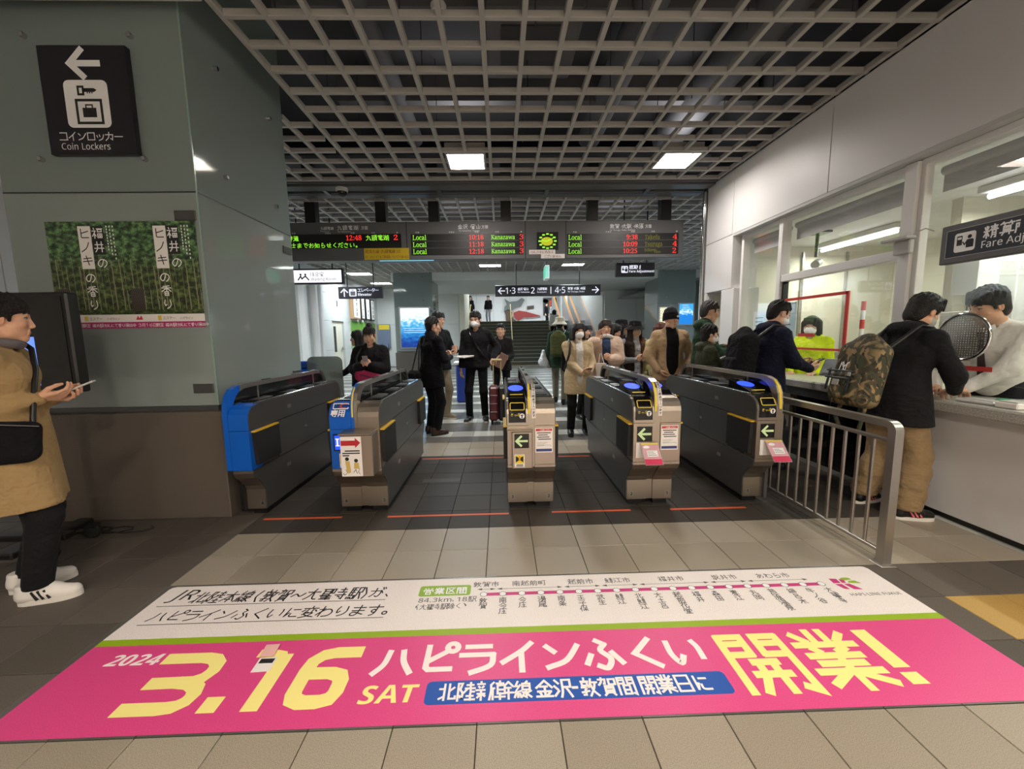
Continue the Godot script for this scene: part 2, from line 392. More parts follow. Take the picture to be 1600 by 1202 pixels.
# ------------------------------------------------------------------ lettering
# Strokes of the characters on a 16 x 16 grid (two hex digits a point, y downwards; ~ a curve; X:abcd another sign set into a box).
const SIGNS := """
氵 31c4 16a9 1eca
木 15e5 818e ~851d ~85ed
糸 813595 d42ae9 8a8e 4b1e cbee
阝 21c176 ~76d9bd6b 212f
亻 ~e1861a 868f
彳 c116 d619 8a8f
土 36c6 818e 1ded
口 22d2dd2d22
日 21d1de2e21 28d8
月 ~313a1f 31d1dfaf 36d6 3ada
田 22d2dd2d22 28d8 828d
目 21d1de2e21 25d5 2ada
宀 8085 1d15e5ec
艹 17e7 515d a1ad
竹 4118 3686 575d b198 a6e6 c7cd
門 111f 116166 1666 1363 e1efce e19196 96e6 93e3
貝 31d1db3b31 34d4 38d8 5b1f bbef
頁 11e1 8184 34d4dc3c34 36d6 39d9 5c1f acef
金 8117 81e7 46a6 2ada 868e 4b5d cbad 1eee
車 12e2 35d5da3a35 37d7 1ded 818f
立 8184 24d4 456b b59b 1eee
力 14d4ccac ~71681e
王 22d2 28d8 1ded 828d
寸 15e5 b1be9d 588a
寺 土:20d7 寸:17ef
反 22e2 ~22290f 36d6 ~d6991f ~57abef
馬 313b 31d1 34c4 37c7 818b 3bebdfaf 1d1f 5d5f 8d9f
尺 31d1d737 ~313a1f ~77aaef
攵 ~512718 44e4 ~b4891f ~467bef
斤 e193 ~93986f 96f6 c6cf
余 8117 81e7 46b6 29d9 868f6f 4b2e bbdd
魚 5126 4292 田:14cb 1d1f 5c5e 9c9e dcde
青 22d2 34c4 16e6 8086 月:36cf
礻 6183 15c5 c51c 888f 99dc
畐 12e2 33c3c63633 田:18ef
豆 12e2 35c5c93935 5a6d aa9d 1eee
禾 c123 15e5 818f 851c 85ec
己 12626717 171d7c
戸 0272 1565696919 ~151b0f
コ 22d2dd 1ded
イ ~c1851a 858e
ン 2356 ~2d9ae3
ロ 222dddd222
ッ 2639 6578 ~d5bb5e
カ 15d5cd9b ~71691e
ー 18e8
ヒ 313c4ddd d437
ノ ~c1891e
キ 25d4 19e8 619e
ハ ~53491d ~a3b8ed
ピ 414b5cdc b458 od22
ラ 32c2 16d6 ~d6cb5e
エ 23d3 838d 1ded
レ 313d ~3d9be5
ベ 1a54ec a1b4 d0e3
タ ~614519 53d3 ~d3b93e 58ab
リ 424a ~b1ba5e
フ 22d2 ~d2b93e
ル ~425a1e 929d ~9dbbe8
ド 515f 57bb a1b4 d0e3
の ~947a4d194493d6da9e
り ~42364a68 ~b2c8ac6e
が ~1595b6ab8d6c ~61581d b4d8 c0d3 e0f2
に 323d ~3d58 74d4 ~797c9ded
わ 414e 15641c ~1c66b5e9cd7e
ま 24d4 28d8 ~818b6e3e2c4a8bdd
す 14e4 ~91997b5977998d5f
。 o3c2
、 2a4d
ふ 6193 ~9376aa8e5d 381c b7ec
く b148ce
い ~23294d6a ~c3d6db
て 23d2 ~d275698dce
で 23d2 ~d275698dce b6c9 e5f8
お 1595 616c ~6c4e2c58b7eacd9e c3e5
ら 5193 ~534a97daae4e
せ 17e6 b1ba8a 434c ~4c7ded
だ 14a4 ~62481e 98e8 ~9b9dee b1c3 e0f2
た 14b4 ~62481e 98e8 ~9b9dee
さ 15d4 61b9 ~2a3d6ebe
ん ~812e588a9dcde9
は 333d 74e4 b1bb ~bb9e7c9aed
ご 33b3 ~294cec c0d2 e0f2
け 323d 64e4 ~b2b96e
あ 24d4 616d ~a67b3e2b58a7dbae
し ~414b5eaeea
〜 ~1a57aae6
（ ~b1767996be
） ~41969964e
( ~b1777abf
) ~41888a4f
・ 7799 7997
北 515e 1555 1d5b 919dedeb d497
陸 阝:005f 土:60f6 8659 b6b8e8 土:69ff
本 木:00ff 5bab
線 糸:006f b193 73d3d87873 75d5 a8ae8d 7a9a6e e9ab abee
敦 4043 1373 口:1377 1868684a 4a4e2e 1c7b 攵:70ff
賀 力:0077 口:81f7 貝:37df
大 15e5 ~815a1e ~86adee
聖 12a2 323b a2af 35a5 38a8 1aba 口:b1f8 王:2aff
駅 馬:008f 尺:80ff
変 8083 13e3 635749 a3a8 3517 c5e7 ~783b ~59b9ba8d2f ~5b9dee
営 2143 7173 d1b3 1815e5e8 口:46ba 口:39cf
業 6064 9094 2143 d1b3 14e4 4556 b596 27d7 39c9 1beb 878f 7b2e 8bee
区 e1212eee c35b 54cb
間 門:00ff 日:47bf
開 門:00ff 58a8 4bbb 686b4f 989f
除 阝:005f 余:50ff
市 8084 14e4 373d 37d7dcbc 848f
南 12e2 8085 252f 25d5dfbf 5779 a789 49b9 4cbc 898f
越 1282 404c 0696 4989 ~282c0f ~2c6efe 94f4 949c ~b1c8fb d0e2
前 4153 b193 14e4 月:158f a6ac d5dfbf
町 田:028d 82e2 c2cfaf
鯖 魚:008f 青:80ff
江 氵:005f 62e2 a2ad 5ded
福 礻:006f 畐:60ff
井 25d5 1aea ~515a2f b1bf
坂 土:006f 反:50ff
阪 阝:005f 反:50ff
今 8118 81e8 58b8 3bdb8f
庄 8083 22e2 ~22290f 土:44ef
湯 氵:005f 日:60e6 57f7 69e9dfbf ~a98c5f ~d9ac7f
尾 21d1d525 ~21290f d748 3ada 2ded 979fefec
条 612526 42b2 ~b2861a ~4375e8 木:17ef
子 22c287 878f5f 18e8
保 亻:005f 口:60e7 木:57ff
武 2282 15e5 676d 69a9 393d 1fad ~a1b8eeec c1d3
生 4127 35d5 39c9 818e 1eee
堂 2143 7173 d1b3 1815e5e8 口:46ba 土:19ef
花 艹:00f5 6519 383f 969eeeeb d699
芦 艹:00f5 26d6 38d8dc3c ~383b1f
森 木:30c8 木:077f 木:77ff
春 12d2 34c4 16e6 ~80751c ~86abed 日:48bf
丸 15b5 ~616a1f b5bdeeeb 388b
岡 121f 12e2efcf 5465 b4a5 46b6 868c 484cbcb8
原 11e1 ~112a0f a184 日:45db 9b9f7f 6c4f bcde
温 氵:005f 日:60e7 696f 999f b9bf e9ef 69e9 5fff
泉 8073 33d3d83833 35d5 888f6f 2a5a1e d9ab abee
細 糸:007f 田:71fe
呂 口:31c7 口:18ef
牛 4127 35d5 1aea 818f
谷 6124 91d4 8419 84e9 口:38cf
新 4042 1272 2435 6455 0777 1a7a 474f 4a1d 4a7c 斤:80ff
幹 1272 4044 日:139b 0d8d 4a4f b184 b1f5 96d6 8afa b6bf
沢 氵:005f 尺:50ff
富 宀:00f5 畐:25df
山 818d 252dddd5
九 15b5 ~616a1f b5bdeeeb
頭 豆:007f 頁:70ff
竜 8082 12e2 4364 b3a5 15e5 日:36cd 868eeeeb
湖 氵:004f 4595 6168 口:379e 月:91ff
方 8083 13e3 ~636a1f 67c7be8e
面 11e1 8173 24d4de2e24 545e a4ae 57a7 5aaa
米 818f 17e7 3255 c2a5 871d 87ed
待 彳:005f 寺:50ff
合 8116 81e6 56b6 口:38cf
室 宀:00f5 26d6 7639b9 土:28df
精 米:006f 青:60ff
算 竹:00f5 目:35cb 1cec 5b5c3f abaf
所 戸:007f 斤:70ff
専 12e2 24d4d82824 26d6 808a 1aea b9bf9f 4c6e
用 ~212a1f 21d1dfbf 26d6 2bdb 818f
香 c132 14e4 828a 8419 84e9 日:49bf
限 阝:005f 51d1d757 54d4 515e9b 98ef d9ab
定 宀:00f5 36c6 868e 8ada ~493c1f ~4c7eee
改 己:006f 攵:60ff
札 木:007f 919deeeb
演 氵:005f 宀:50f5 66e6 田:67ec 8c6f cbef
出 818d 2227d7d2 181dede8
中 24d4da2a24 818f
転 車:007f 83e3 77f7 a78ded cbfe
士 16e6 818d 3dcd
知 3118 2474 0979 ~446a0f 5b7e 口:83ff
普 4153 b193 14e4 6468 a4a8 3547 c5b7 19e9 日:49bf
通 2143 16464c0f ~4c8efe 62d2a4 656d 65d5ddbd 68d8 6ada a5ad
利 禾:008f a3aa e1efcf
切 1676 414d7b 82e2dfbf ~a2a96f
符 竹:00f5 6619 393f 68f8 c5cfaf 8aac
枚 木:006f 攵:60ff
三 32c2 48b8 1ded
入 5171 ~717a1e ~748bee
注 氵:005f a0b2 63e3 78d8 a3ae 5eee
美 4053 b093 14e4 27d7 818a 1beb ~8b1f ~8bef
売 22d2 8085 35c5 1a18e8ea ~5a5c1f 9a9deeeb
店 8082 22e2 ~22290f 8489 87d7 口:59ef
列 1181 ~423618 3575 ~75641f 2869 a3ab e1efcf
時 日:016d 寺:60ff
行 彳:005f 72e2 67f7 b7bf8f
先 4126 24d4 8188 18e8 ~585b1f 999eeeeb
名 ~614418 43c3 ~c3791b 口:48cf
き 24d3 27d6 61aa ~2a3d7ebe
っ ~39b8dabc7e
ぷ 6193 ~9376aa8e5d 381c b7ec od22
こ 33c3 ~2a4ded
ざ 15d4 61b9 ~2a3d6ebe c0d2 e0f2
ス 23c3 ~c3891e 89dd
テ 32c2 16e6 ~868b4e
1 4581 818e
3 ~2471c476 ~76da7e2c
6 ~b1462a6ebdc98729
意 立:00f6 日:36ca 2b1e 4b5eeec 7b8d
"""

func glyphs() -> void:
	for line in SIGNS.split("\n"):
		var w := line.split(" ", false)
		if w.size() > 1: GC[w[0]] = w.slice(1)

func strokes(ch: String) -> Array:
	if used.has("~" + ch): return used["~" + ch]
	var out := []
	if GC.has(ch):
		for tok in GC[ch]:
			var t: String = tok
			if ":" in t:
				var b := t.substr(t.find(":") + 1)
				var x0 := b[0].hex_to_int() / 15.0; var y0 := b[1].hex_to_int() / 15.0
				var x1 := b[2].hex_to_int() / 15.0; var y1 := b[3].hex_to_int() / 15.0
				for s in strokes(t.substr(0, t.find(":"))):
					var p := PackedVector2Array()
					for w in s: p.append(Vector2(lerpf(x0, x1, w.x), lerpf(y0, y1, w.y)))
					out.append(p)
				continue
			if t.begins_with("o"):
				var ring := PackedVector2Array()
				for k in 15: ring.append(Vector2(t[1].hex_to_int() + t[3].hex_to_int() * cos(TAU * k / 14), t[2].hex_to_int() + t[3].hex_to_int() * sin(TAU * k / 14)) / 15.0)
				out.append(ring)
				continue
			var curve := t.begins_with("~")
			if curve: t = t.substr(1)
			var pts := PackedVector2Array()
			for i in range(0, t.length() - 1, 2): pts.append(Vector2(t[i].hex_to_int() / 15.0, t[i + 1].hex_to_int() / 15.0))
			if curve and pts.size() > 2:
				var sm := PackedVector2Array()
				for i in pts.size() - 1:
					for k in 5:
						sm.append(pts[i].cubic_interpolate(pts[i + 1], pts[maxi(i - 1, 0)] if i > 0 else pts[0] * 2 - pts[1], pts[mini(i + 2, pts.size() - 1)], k / 5.0))
				sm.append(pts[pts.size() - 1])
				pts = sm
			out.append(pts)
	used["~" + ch] = out
	return out

# a stroke of the given width along pts in the plane of tr, raised by z
func ribbon(mb: MB, tr: Transform3D, pts: PackedVector2Array, w: float, z := 0.0) -> void:
	var n := pts.size()
	if n < 2: return
	var closed := n > 3 and pts[0].distance_to(pts[n - 1]) < 1e-5
	var lf := PackedVector2Array(); var rt := PackedVector2Array()
	for i in n:
		var d0 := Vector2(); var d1 := Vector2()
		if i > 0: d0 = (pts[i] - pts[i - 1]).normalized()
		elif closed: d0 = (pts[0] - pts[n - 2]).normalized()
		if i < n - 1: d1 = (pts[i + 1] - pts[i]).normalized()
		elif closed: d1 = (pts[1] - pts[0]).normalized()
		var p := pts[i]
		if d0 == Vector2(): d0 = d1; p -= d1 * w * 0.35
		if d1 == Vector2(): d1 = d0; p += d0 * w * 0.35
		var nn := Vector2(-d0.y - d1.y, d0.x + d1.x)
		var l := nn.length()
		if l < 0.35: nn = Vector2(-d0.y, d0.x)
		else: nn = nn / l * minf(2.0 / l, 1.9)
		lf.append(p + nn * w / 2); rt.append(p - nn * w / 2)
	for i in n - 1:
		mb.q(tr * Vector3(rt[i].x, rt[i].y, z), tr * Vector3(rt[i + 1].x, rt[i + 1].y, z), tr * Vector3(lf[i + 1].x, lf[i + 1].y, z), tr * Vector3(lf[i].x, lf[i].y, z))

# Japanese (and other drawn signs): size is the square of one sign; weight the stroke as a share of it
func write(mb: MB, tr: Transform3D, text: String, size: float, weight := 0.09, adv := 1.06, sx := 1.0, slant := 0.0, down := false) -> void:
	var x := 0.0; var y := 0.0
	var lift := 0.0
	for ch in text:
		for s in strokes(ch):
			var p := PackedVector2Array()
			for w in s:
				var yy: float = (1.0 - w.y) * size
				p.append(Vector2(x + w.x * size * sx + yy * slant, y + yy))
			ribbon(mb, tr, p, weight * size, lift)
			lift += 0.00001
		if down: y -= size * adv
		else: x += size * sx * adv * (0.5 if ch in " ・、()" else 1.0)

func latin(mb: MB, tr: Transform3D, text: String, cap: float, bold := true, serif := false, sx := 1.0, slant := 0.0) -> float:
	var key := "T%s|%s|%s" % [text, bold, serif]
	if not used.has(key):
		var f := SystemFont.new(); f.font_names = PackedStringArray(["Droid Serif" if serif else "Droid Sans"]); f.font_weight = 700 if bold else 400
		var tm := TextMesh.new(); tm.font = f; tm.text = text; tm.font_size = 64; tm.pixel_size = 1.0 / 64; tm.depth = 0.002; tm.curve_step = 1.2
		tm.horizontal_alignment = HORIZONTAL_ALIGNMENT_LEFT; tm.vertical_alignment = VERTICAL_ALIGNMENT_BOTTOM
		var arr := tm.get_mesh_arrays()
		var lo := INF; var top := -INF; var x0 := INF; var x1 := -INF
		for w in arr[Mesh.ARRAY_VERTEX]: x0 = minf(x0, w.x); x1 = maxf(x1, w.x); lo = minf(lo, w.y); top = maxf(top, w.y)
		used[key] = [arr, lo, top, x0, x1]
	var g: Array = used[key]
	var desc := false
	for ch in text: if ch in "gjpqy,": desc = true
	var up: float = 0.714
	var base: float = g[2] - up
	for ch in "bdfhklABCDEFGHIJKLMNOPQRSTUVWXYZ0123456789":
		if ch in text: break
	if not desc: base = g[1]
	var k := cap / up
	var s0 := mb.v.size()
	var vs: PackedVector3Array = g[0][Mesh.ARRAY_VERTEX]; var ns: PackedVector3Array = g[0][Mesh.ARRAY_NORMAL]; var ii: PackedInt32Array = g[0][Mesh.ARRAY_INDEX]
	for i in vs.size():
		var y := (vs[i].y - base) * k
		mb.v.append(tr * Vector3((vs[i].x - g[3]) * k * sx + y * slant, y, vs[i].z * 0.2))
		mb.n.append(tr.basis * ns[i]); mb.u.append(Vector2()); mb.c.append(mb.col)
	for i in ii: mb.ix.append(i + s0)
	return (g[4] - g[3]) * k * sx

func poly(mb: MB, tr: Transform3D, pts: PackedVector2Array, z := 0.0) -> void:
	var tri := Geometry2D.triangulate_polygon(pts)
	for i in range(0, tri.size(), 3):
		var a := pts[tri[i]]; var b := pts[tri[i + 1]]; var d := pts[tri[i + 2]]
		if (b - a).cross(d - a) < 0: var sw := b; b = d; d = sw
		mb.t(tr * Vector3(a.x, a.y, z), tr * Vector3(b.x, b.y, z), tr * Vector3(d.x, d.y, z))

func rect(mb: MB, tr: Transform3D, x0: float, y0: float, x1: float, y1: float, z := 0.0) -> void:
	mb.q(tr * Vector3(x0, y0, z), tr * Vector3(x1, y0, z), tr * Vector3(x1, y1, z), tr * Vector3(x0, y1, z), Vector2(0, 1), Vector2(1, 1), Vector2(1, 0), Vector2(0, 0))

func pts(s: String, k := 1.0, ox := 0.0, oy := 0.0) -> PackedVector2Array:
	var p := PackedVector2Array()
	for w in s.split(" ", false):
		var c := w.split(",")
		p.append(Vector2(float(c[0]) * k + ox, float(c[1]) * k + oy))
	return p

func arrow(mb: MB, tr: Transform3D, cx: float, cy: float, s: float, dir: String, w := 0.13) -> void:
	var a := {"l": PI, "r": 0.0, "u": PI / 2}[dir] as float
	for st in [["-0.5,0 0.44,0"], ["0.05,0.45 0.5,0 0.05,-0.45"]]:
		var p := PackedVector2Array()
		for q in pts(st[0]): p.append(q.rotated(a) * s + Vector2(cx, cy))
		ribbon(mb, tr, p, s * w, 0.00003 if st[0].length() < 16 else 0.0004)
# ------------------------------------------------------------------ floor
func tile_kind(i: int, k: int) -> int:   # 0 light, 1 dark, 2 yellow, -1 none; column i, row k (0 is the row just behind the light strip)
	var x := (i - 0.3721) * 0.3
	if k == -4 and i >= 8: return 2
	if k < 0:
		if i < -6: return 1
		if k == -1 or k == -2: return 0
		if k >= -5: return 1
		return 0
	if k < 6: return 1 if (i < -6 or i > 10) else 3
	if k < 8: return 0
	return 0 if k % 3 == 0 else 1

func build_floor() -> void:
	var fl := setting("floor", "beige and dark grey speckled floor tiles of the ticket hall")
	var base := MB.new(); base.bb(V(-7.0, -0.25, -19.6), V(8.2, -0.006, 6.2))
	part(fl, "slab", base, M.grout)
	var shapes := []
	var tm := MB.new(); tm.bb(V(-0.1482, -0.02, -0.1482), V(0.1482, 0, 0.1482), 0.002)
	var shape := tm.mesh()
	var list := []
	for i in range(-20, 26):
		for k in range(-30, 54):
			var c := Vector3((i + 0.5 - 0.3721) * 0.3, 0, -2.7932 - (k + 0.5) * 0.3)
			if c.z < -19.3: continue
			var d := -c.z
			var seen := d > 0.95 and absf(c.x) < 1.36 * d + 0.55
			if c.x > 3.3 and c.z > -6.5: seen = false
			if c.x < -2.2 and c.x > -3.6 and c.z < -3.1 and c.z > -4.4: seen = false
			if c.x > -1.85 and c.x < 2.1 and c.z > -2.15 and c.z < -1.35: seen = false
			list.append([d if seen else 1000.0 + d, i, k, c])
	list.sort_custom(func(a, b): return a[0] < b[0] if a[0] != b[0] else a[1] < b[1])
	var rest := MB.new()
	var rng := RandomNumberGenerator.new(); rng.seed = 7
	for j in list.size():
		var w: Array = list[j]
		var kind := tile_kind(w[1], w[2])
		var vv := rng.randi() % 3
		if j < 300:
			var o := MeshInstance3D.new(); o.name = "tile"; o.mesh = shape; o.position = w[3]
			o.material_override = M.tile_yellow if kind == 2 else (M.tile_dark if kind == 1 else (M.tile_lane if kind == 3 else M.tile_light))[vv]
			fl.add_child(o, true)
		else:
			var b: float = [1.0, 0.93, 1.06][vv]
			var cc := [srgb(182, 182, 174), srgb(98, 96, 91), srgb(196, 158, 84), srgb(68, 65, 60)][kind] as Color
			rest.col = Color(cc.r * b, cc.g * b, cc.b * b).srgb_to_linear()
			var p: Vector3 = w[3]
			rest.bb(p + V(-0.1482, -0.02, -0.1482), p + V(0.1482, 0, 0.1482))
	var r := part(fl, "tiles", rest, M.tile_far); r.set_meta("kind", "stuff")
	# orange lines across the lanes
	for w in [[-1.86, -1.26, -3.025], [-0.905, 0.038, -3.012], [0.376, 1.0, -3.018], [1.315, 1.92, -3.012], [-0.92, 0.03, -4.49], [0.42, 0.99, -4.47], [1.4, 1.92, -4.47], [-1.84, -1.3, -4.49]]:
		var l := MB.new(); l.bb(V(w[0], -0.001, w[2] - 0.013), V(w[1], 0.0015, w[2] + 0.013))
		part(fl, "floor_line", l, M.orange, "orange tape line across a gate lane")
	var pl := MB.new(); pl.bb(V(-0.78, -0.001, -3.83), V(-0.42, 0.001, -3.74)); part(fl, "floor_plate", pl, mat(srgb(58, 56, 53), 0.6))

# ------------------------------------------------------------------ ceilings
func grid(root: Node3D, x0: float, x1: float, z0: float, z1: float, y: float, xo: float, pitch_x: float, zo: float, pitch_z: float, w := 0.04, h := 0.05) -> void:
	var made := {}
	var beam := func(a0: float, a1: float, at: float, along_z: bool):
		# cut where a lamp sits in the grid
		var cuts := []
		for q in holes:
			if absf(q[4] - y) > 0.3: continue
			if along_z and at > q[0] and at < q[1]: cuts.append([q[2], q[3]])
			if not along_z and at > q[2] and at < q[3]: cuts.append([q[0], q[1]])
		cuts.sort_custom(func(p, r): return p[0] < r[0])
		var from := a0
		cuts.append([a1, a1])
		for q in cuts:
			var to := minf(q[0], a1)
			if to - from > 0.02:
				var key := "%s %.3f %.3f" % [along_z, from, to]
				if not made.has(key):
					var m := MB.new()
					if along_z: m.bb(V(-w / 2, 0, from), V(w / 2, h, to), 0.003)
					else: m.bb(V(from, 0.0006, -w / 2), V(to, h - 0.0006, w / 2), 0.003)
					made[key] = m.mesh()
				var o := partm(root, "louver_beam", made[key], M.louver)
				o.position = V(at, y, 0) if along_z else V(0, y, at)
			from = maxf(from, q[1])
	var k := ceili((x0 - xo) / pitch_x)
	while xo + k * pitch_x <= x1:
		beam.call(z1, z0, xo + k * pitch_x, true); k += 1
	k = ceili((zo - z0) / pitch_z)
	while zo - k * pitch_z >= z1:
		beam.call(x0, x1, zo - k * pitch_z, false); k += 1

func build_ceilings() -> void:
	var c := setting("ceiling", "open grid ceiling of pale square louvers under a dark void")
	grid(c, -1.91, 3.24, 5.9, -6.12, 3.605, -0.992, 0.2998, -3.138, 0.2965)
	grid(c, -5.8, -1.95, -4.46, -6.12, 3.605, -0.992, 0.2998, -3.138, 0.2965)
	part(c, "plain_panel", B(V(-5.8, 3.605, -4.42), V(-3.56, 3.65, 6.0)), M.wall_grey); part(c, "plain_panel", B(V(-3.56, 3.605, -3.0), V(-1.93, 3.65, 6.0)), M.wall_grey)
	# the void above
	part(c, "void_slab", B(V(-5.9, 4.55, -6.9), V(7.6, 4.7, 6.2)), M.void_dark)
	part(c, "void_side", B(V(3.24, 3.6, -6.4), V(3.3, 4.6, 6.2)), M.void_dark)
	part(c, "void_side", B(V(-3.62, 3.66, -4.4), V(-3.56, 4.6, 6.2)), M.void_dark)
	part(c, "void_end", B(V(-5.9, 3.66, 6.0), V(3.3, 4.6, 6.1)), M.void_dark)
	part(c, "air_unit", B(V(-0.1, 4.0, -4.5), V(0.75, 4.3, -3.6), 0.03), M.duct)
	part(c, "air_unit_grille", B(V(0.05, 3.985, -4.35), V(0.6, 4.0, -3.75)), M.void_dark)
	for w in [[1.35, 0.16], [2.5, 0.22], [-1.2, 0.12]]:
		var p := MB.new(); p.tube([V(w[0], 4.25, 5.5), V(w[0], 4.25, -6.3)], w[1], 12); part(c, "duct", p, M.duct)
	for z in [-2.4, -3.9, -5.3]:
		part(c, "void_beam", B(V(-1.9, 4.2, z - 0.06), V(3.2, 4.5, z + 0.06)), M.duct)
	for x in [-1.6, -0.7, 0.3, 1.1, 1.9, 2.7]:
		for z in [-3.29, -4.18, -5.07]:
			var p := MB.new(); p.tube([V(x, 3.65, z), V(x, 4.55, z)], 0.005, 5); part(c, "hanger_rod", p, M.void_dark)
	var det := MB.new(); det.lathe([Vector2(0, 3.78), Vector2(0.05, 3.79), Vector2(0.06, 3.83), Vector2(0.035, 3.87), Vector2(0.03, 4.5)], Transform3D(Basis(), V(-0.42, 0, -3.33)), 14)
	part(c, "detector", det, M.white)
	# the roller shutter slot
	for w in [[-6.16, -6.20, 3.60, 3.72], [-6.23, -6.40, 3.575, 3.74], [-6.46, -6.50, 3.60, 3.70], [-6.56, -6.60, 3.585, 3.72], [-6.64, -6.80, 3.59, 3.74]]:
		part(c, "shutter_rail", B(V(-5.8, w[2], w[1]), V(3.24, w[3], w[0]), 0.004), M.shutter)
	for x in [-2.6, -0.9, 0.75, 2.3]:
		part(c, "rail_clip", B(V(x - 0.03, 3.57, -6.62), V(x + 0.03, 3.6, -6.38), 0.004), M.steel_dark)
	# the concourse behind
	var c2 := setting("ceiling", "grid ceiling of the concourse behind the departure board")
	grid(c2, -5.8, 7.5, -6.83, -14.5, 3.605, -0.992, 0.2998, -6.99, 0.2965)
	grid(c2, -5.8, -3.8, -14.5, -19.3, 3.605, -0.992, 0.2998, -6.99, 0.2965)
	part(c2, "void_slab", B(V(-5.9, 4.2, -20), V(7.6, 4.3, -6.7)), M.void_dark)
	part(c2, "soffit", B(V(-3.8, 3.34, -19.3), V(7.5, 4.2, -14.52)), M.wall_far)

# ------------------------------------------------------------------ walls
func build_walls() -> void:
	var wr := setting("wall_right", "white panelled fascia over the fare counter windows")
	var ends := [6.0, 3.2, 1.4, -0.45, -2.25, -4.08, -5.73]
	for i in 6:
		part(wr, "panel", B(V(3.24, 2.735, ends[i + 1] + 0.003), V(3.36, 3.66, ends[i] - 0.003), 0.003), M.white_panel)
	part(wr, "panel", B(V(3.24, 2.739, -6.44), V(3.36, 3.66, -5.736), 0.003), M.white_panel)
	part(wr, "backing", B(V(3.25, 2.74, -6.4), V(3.5, 3.66, 6.0)), M.seam)
	part(wr, "soffit", B(V(3.244, 2.705, -5.73), V(3.5, 2.735, 6.0)), M.wall_grey)
	part(wr, "panel", B(V(3.24, 2.0, -6.44), V(3.6, 2.732, -5.7), 0.003), M.white_panel)
	part(wr, "panel", B(V(3.24, 0, -5.94), V(3.6, 1.996, -5.62), 0.004), M.white_panel)
	part(wr, "panel", B(V(3.24, 0, -6.44), V(3.6, 1.996, -6.36), 0.004), M.white_panel)
	part(wr, "panel", B(V(3.36, 0, 6.0), V(3.5, 2.71, -1.0)), M.white_panel)
	var dr := setting("door_1", "grey door set back in the white wall beside the windows")
	part(dr, "leaf", B(V(3.5, 0, -6.36), V(3.55, 1.996, -5.94)), M.wall_grey)
	var sg := MB.new(); sg.tube([V(3.22, 0, -6.5), V(3.22, 3.62, -6.5)], 0.03, 14); sg.bb(V(3.23, 0, -6.56), V(3.34, 3.62, -6.46), 0.004)
	part(setting("trim_1", "steel shutter guide at the end of the white wall"), "guide", sg, M.chrome)
	var we := setting("wall_end", "back wall of the fare office")
	part(we, "panel", B(V(3.36, 0, -6.6), V(7.5, 3.66, -6.44)), M.white_panel)
	var wl := setting("wall_left", "white wall along the left of the concourse")
	var zs := [6.0, 2.0, -2.0, -5.0, -8.0, -11.3]
	for i in 5: part(wl, "panel", B(V(-5.95, 0, zs[i + 1] + 0.004), V(-5.8, 3.7, zs[i] - 0.004), 0.004), M.white_panel)
	var zz := [-11.3, -12.0, -13.0, -14.2, -15.25, -16.4, -17.6, -18.9, -19.5]
	for i in 8:
		for yy in [[0.0, 0.98], [0.986, 1.98], [1.986, 2.9], [2.906, 3.7]]:
			if i == 3 and yy[1] < 2.0: continue
			part(wl, "panel", B(V(-5.95, yy[0], zz[i + 1] + 0.004), V(-5.8, yy[1], zz[i] - 0.004), 0.004), M.wall_far)
	for z in [-12.05, -12.75, -13.1]:
		part(wl, "pilaster", B(V(-5.85, 0, z - 0.08), V(-5.62, 3.1, z + 0.08), 0.02), M.white)
	var d2 := setting("door_2", "cream door with a narrow window beside the hanging frames")
	part(d2, "leaf", B(V(-5.9, 0, -15.2), V(-5.85, 1.97, -14.26)), M.cream)
	part(d2, "pane", B(V(-5.86, 0.9, -14.6), V(-5.845, 1.8, -14.4)), M.black_gloss)
	var hd := MB.new(); hd.tube([V(-5.82, 1.0, -15.1), V(-5.82, 1.0, -14.95)], 0.015, 8); hd.bb(V(-5.85, 0.96, -15.12), V(-5.82, 1.06, -15.06)); part(d2, "door_handle", hd, M.steel)
	part(d2, "sign_plate", B(V(-5.8, 2.5, -14.75), V(-5.79, 2.72, -14.68)), M.ink)
	var wb := setting("wall_back", "white wall beside the foot of the stairs")
	for i in 4:
		var x0 := -5.8 + i * 0.961
		for yy in [[0.0, 1.98], [1.986, 3.7]]: part(wb, "panel", B(V(x0 + 0.003, yy[0], -19.6), V(x0 + 0.956, yy[1], -19.4), 0.004), M.wall_far)
	var wq := setting("wall_right_far", "pale wall right of the escalators")
	for w in [[4.75, 6.2], [6.21, 7.6]]:
		for yy in [[0.0, 1.68], [1.686, 3.7]]: part(wq, "panel", B(V(w[0], yy[0], -18.7), V(w[1], yy[1], -18.5), 0.004), M.wall_far)
	var so := MB.new()
	so.prism(pts("5.3,2.95 7.5,2.95 7.5,3.6"), 1.2, Transform3D(Basis(), V(0, 0, -18.5)))
	part(wq, "sloped_soffit", so, M.wall_grey)
	part(wq, "side", B(V(7.5, 0, -18.5), V(7.7, 3.7, -6.4)), M.wall_far)
	part(wq, "side", B(V(4.7, 0, -34), V(4.9, 5.4, -18.7)), M.wall_far)
	part(wq, "hatch", B(V(5.85, 0.5, -18.5), V(6.5, 1.2, -18.46), 0.006), M.wall_grey)
	part(setting("wall_entrance", "wall behind the photographer"), "panel", B(V(-5.9, 0, 6.0), V(3.5, 3.7, 6.15)), M.white_panel)

# ------------------------------------------------------------------ pillars
func stud(mb: MB, p: Vector3, dir: Vector3, s := 1.0) -> void:
	mb.tube([p - dir * 0.05, p + dir * 0.022 * s], 0.019 * s, 14); mb.tube([p + dir * 0.022 * s, p + dir * 0.028 * s], 0.019 * s, 14, 0.014 * s)

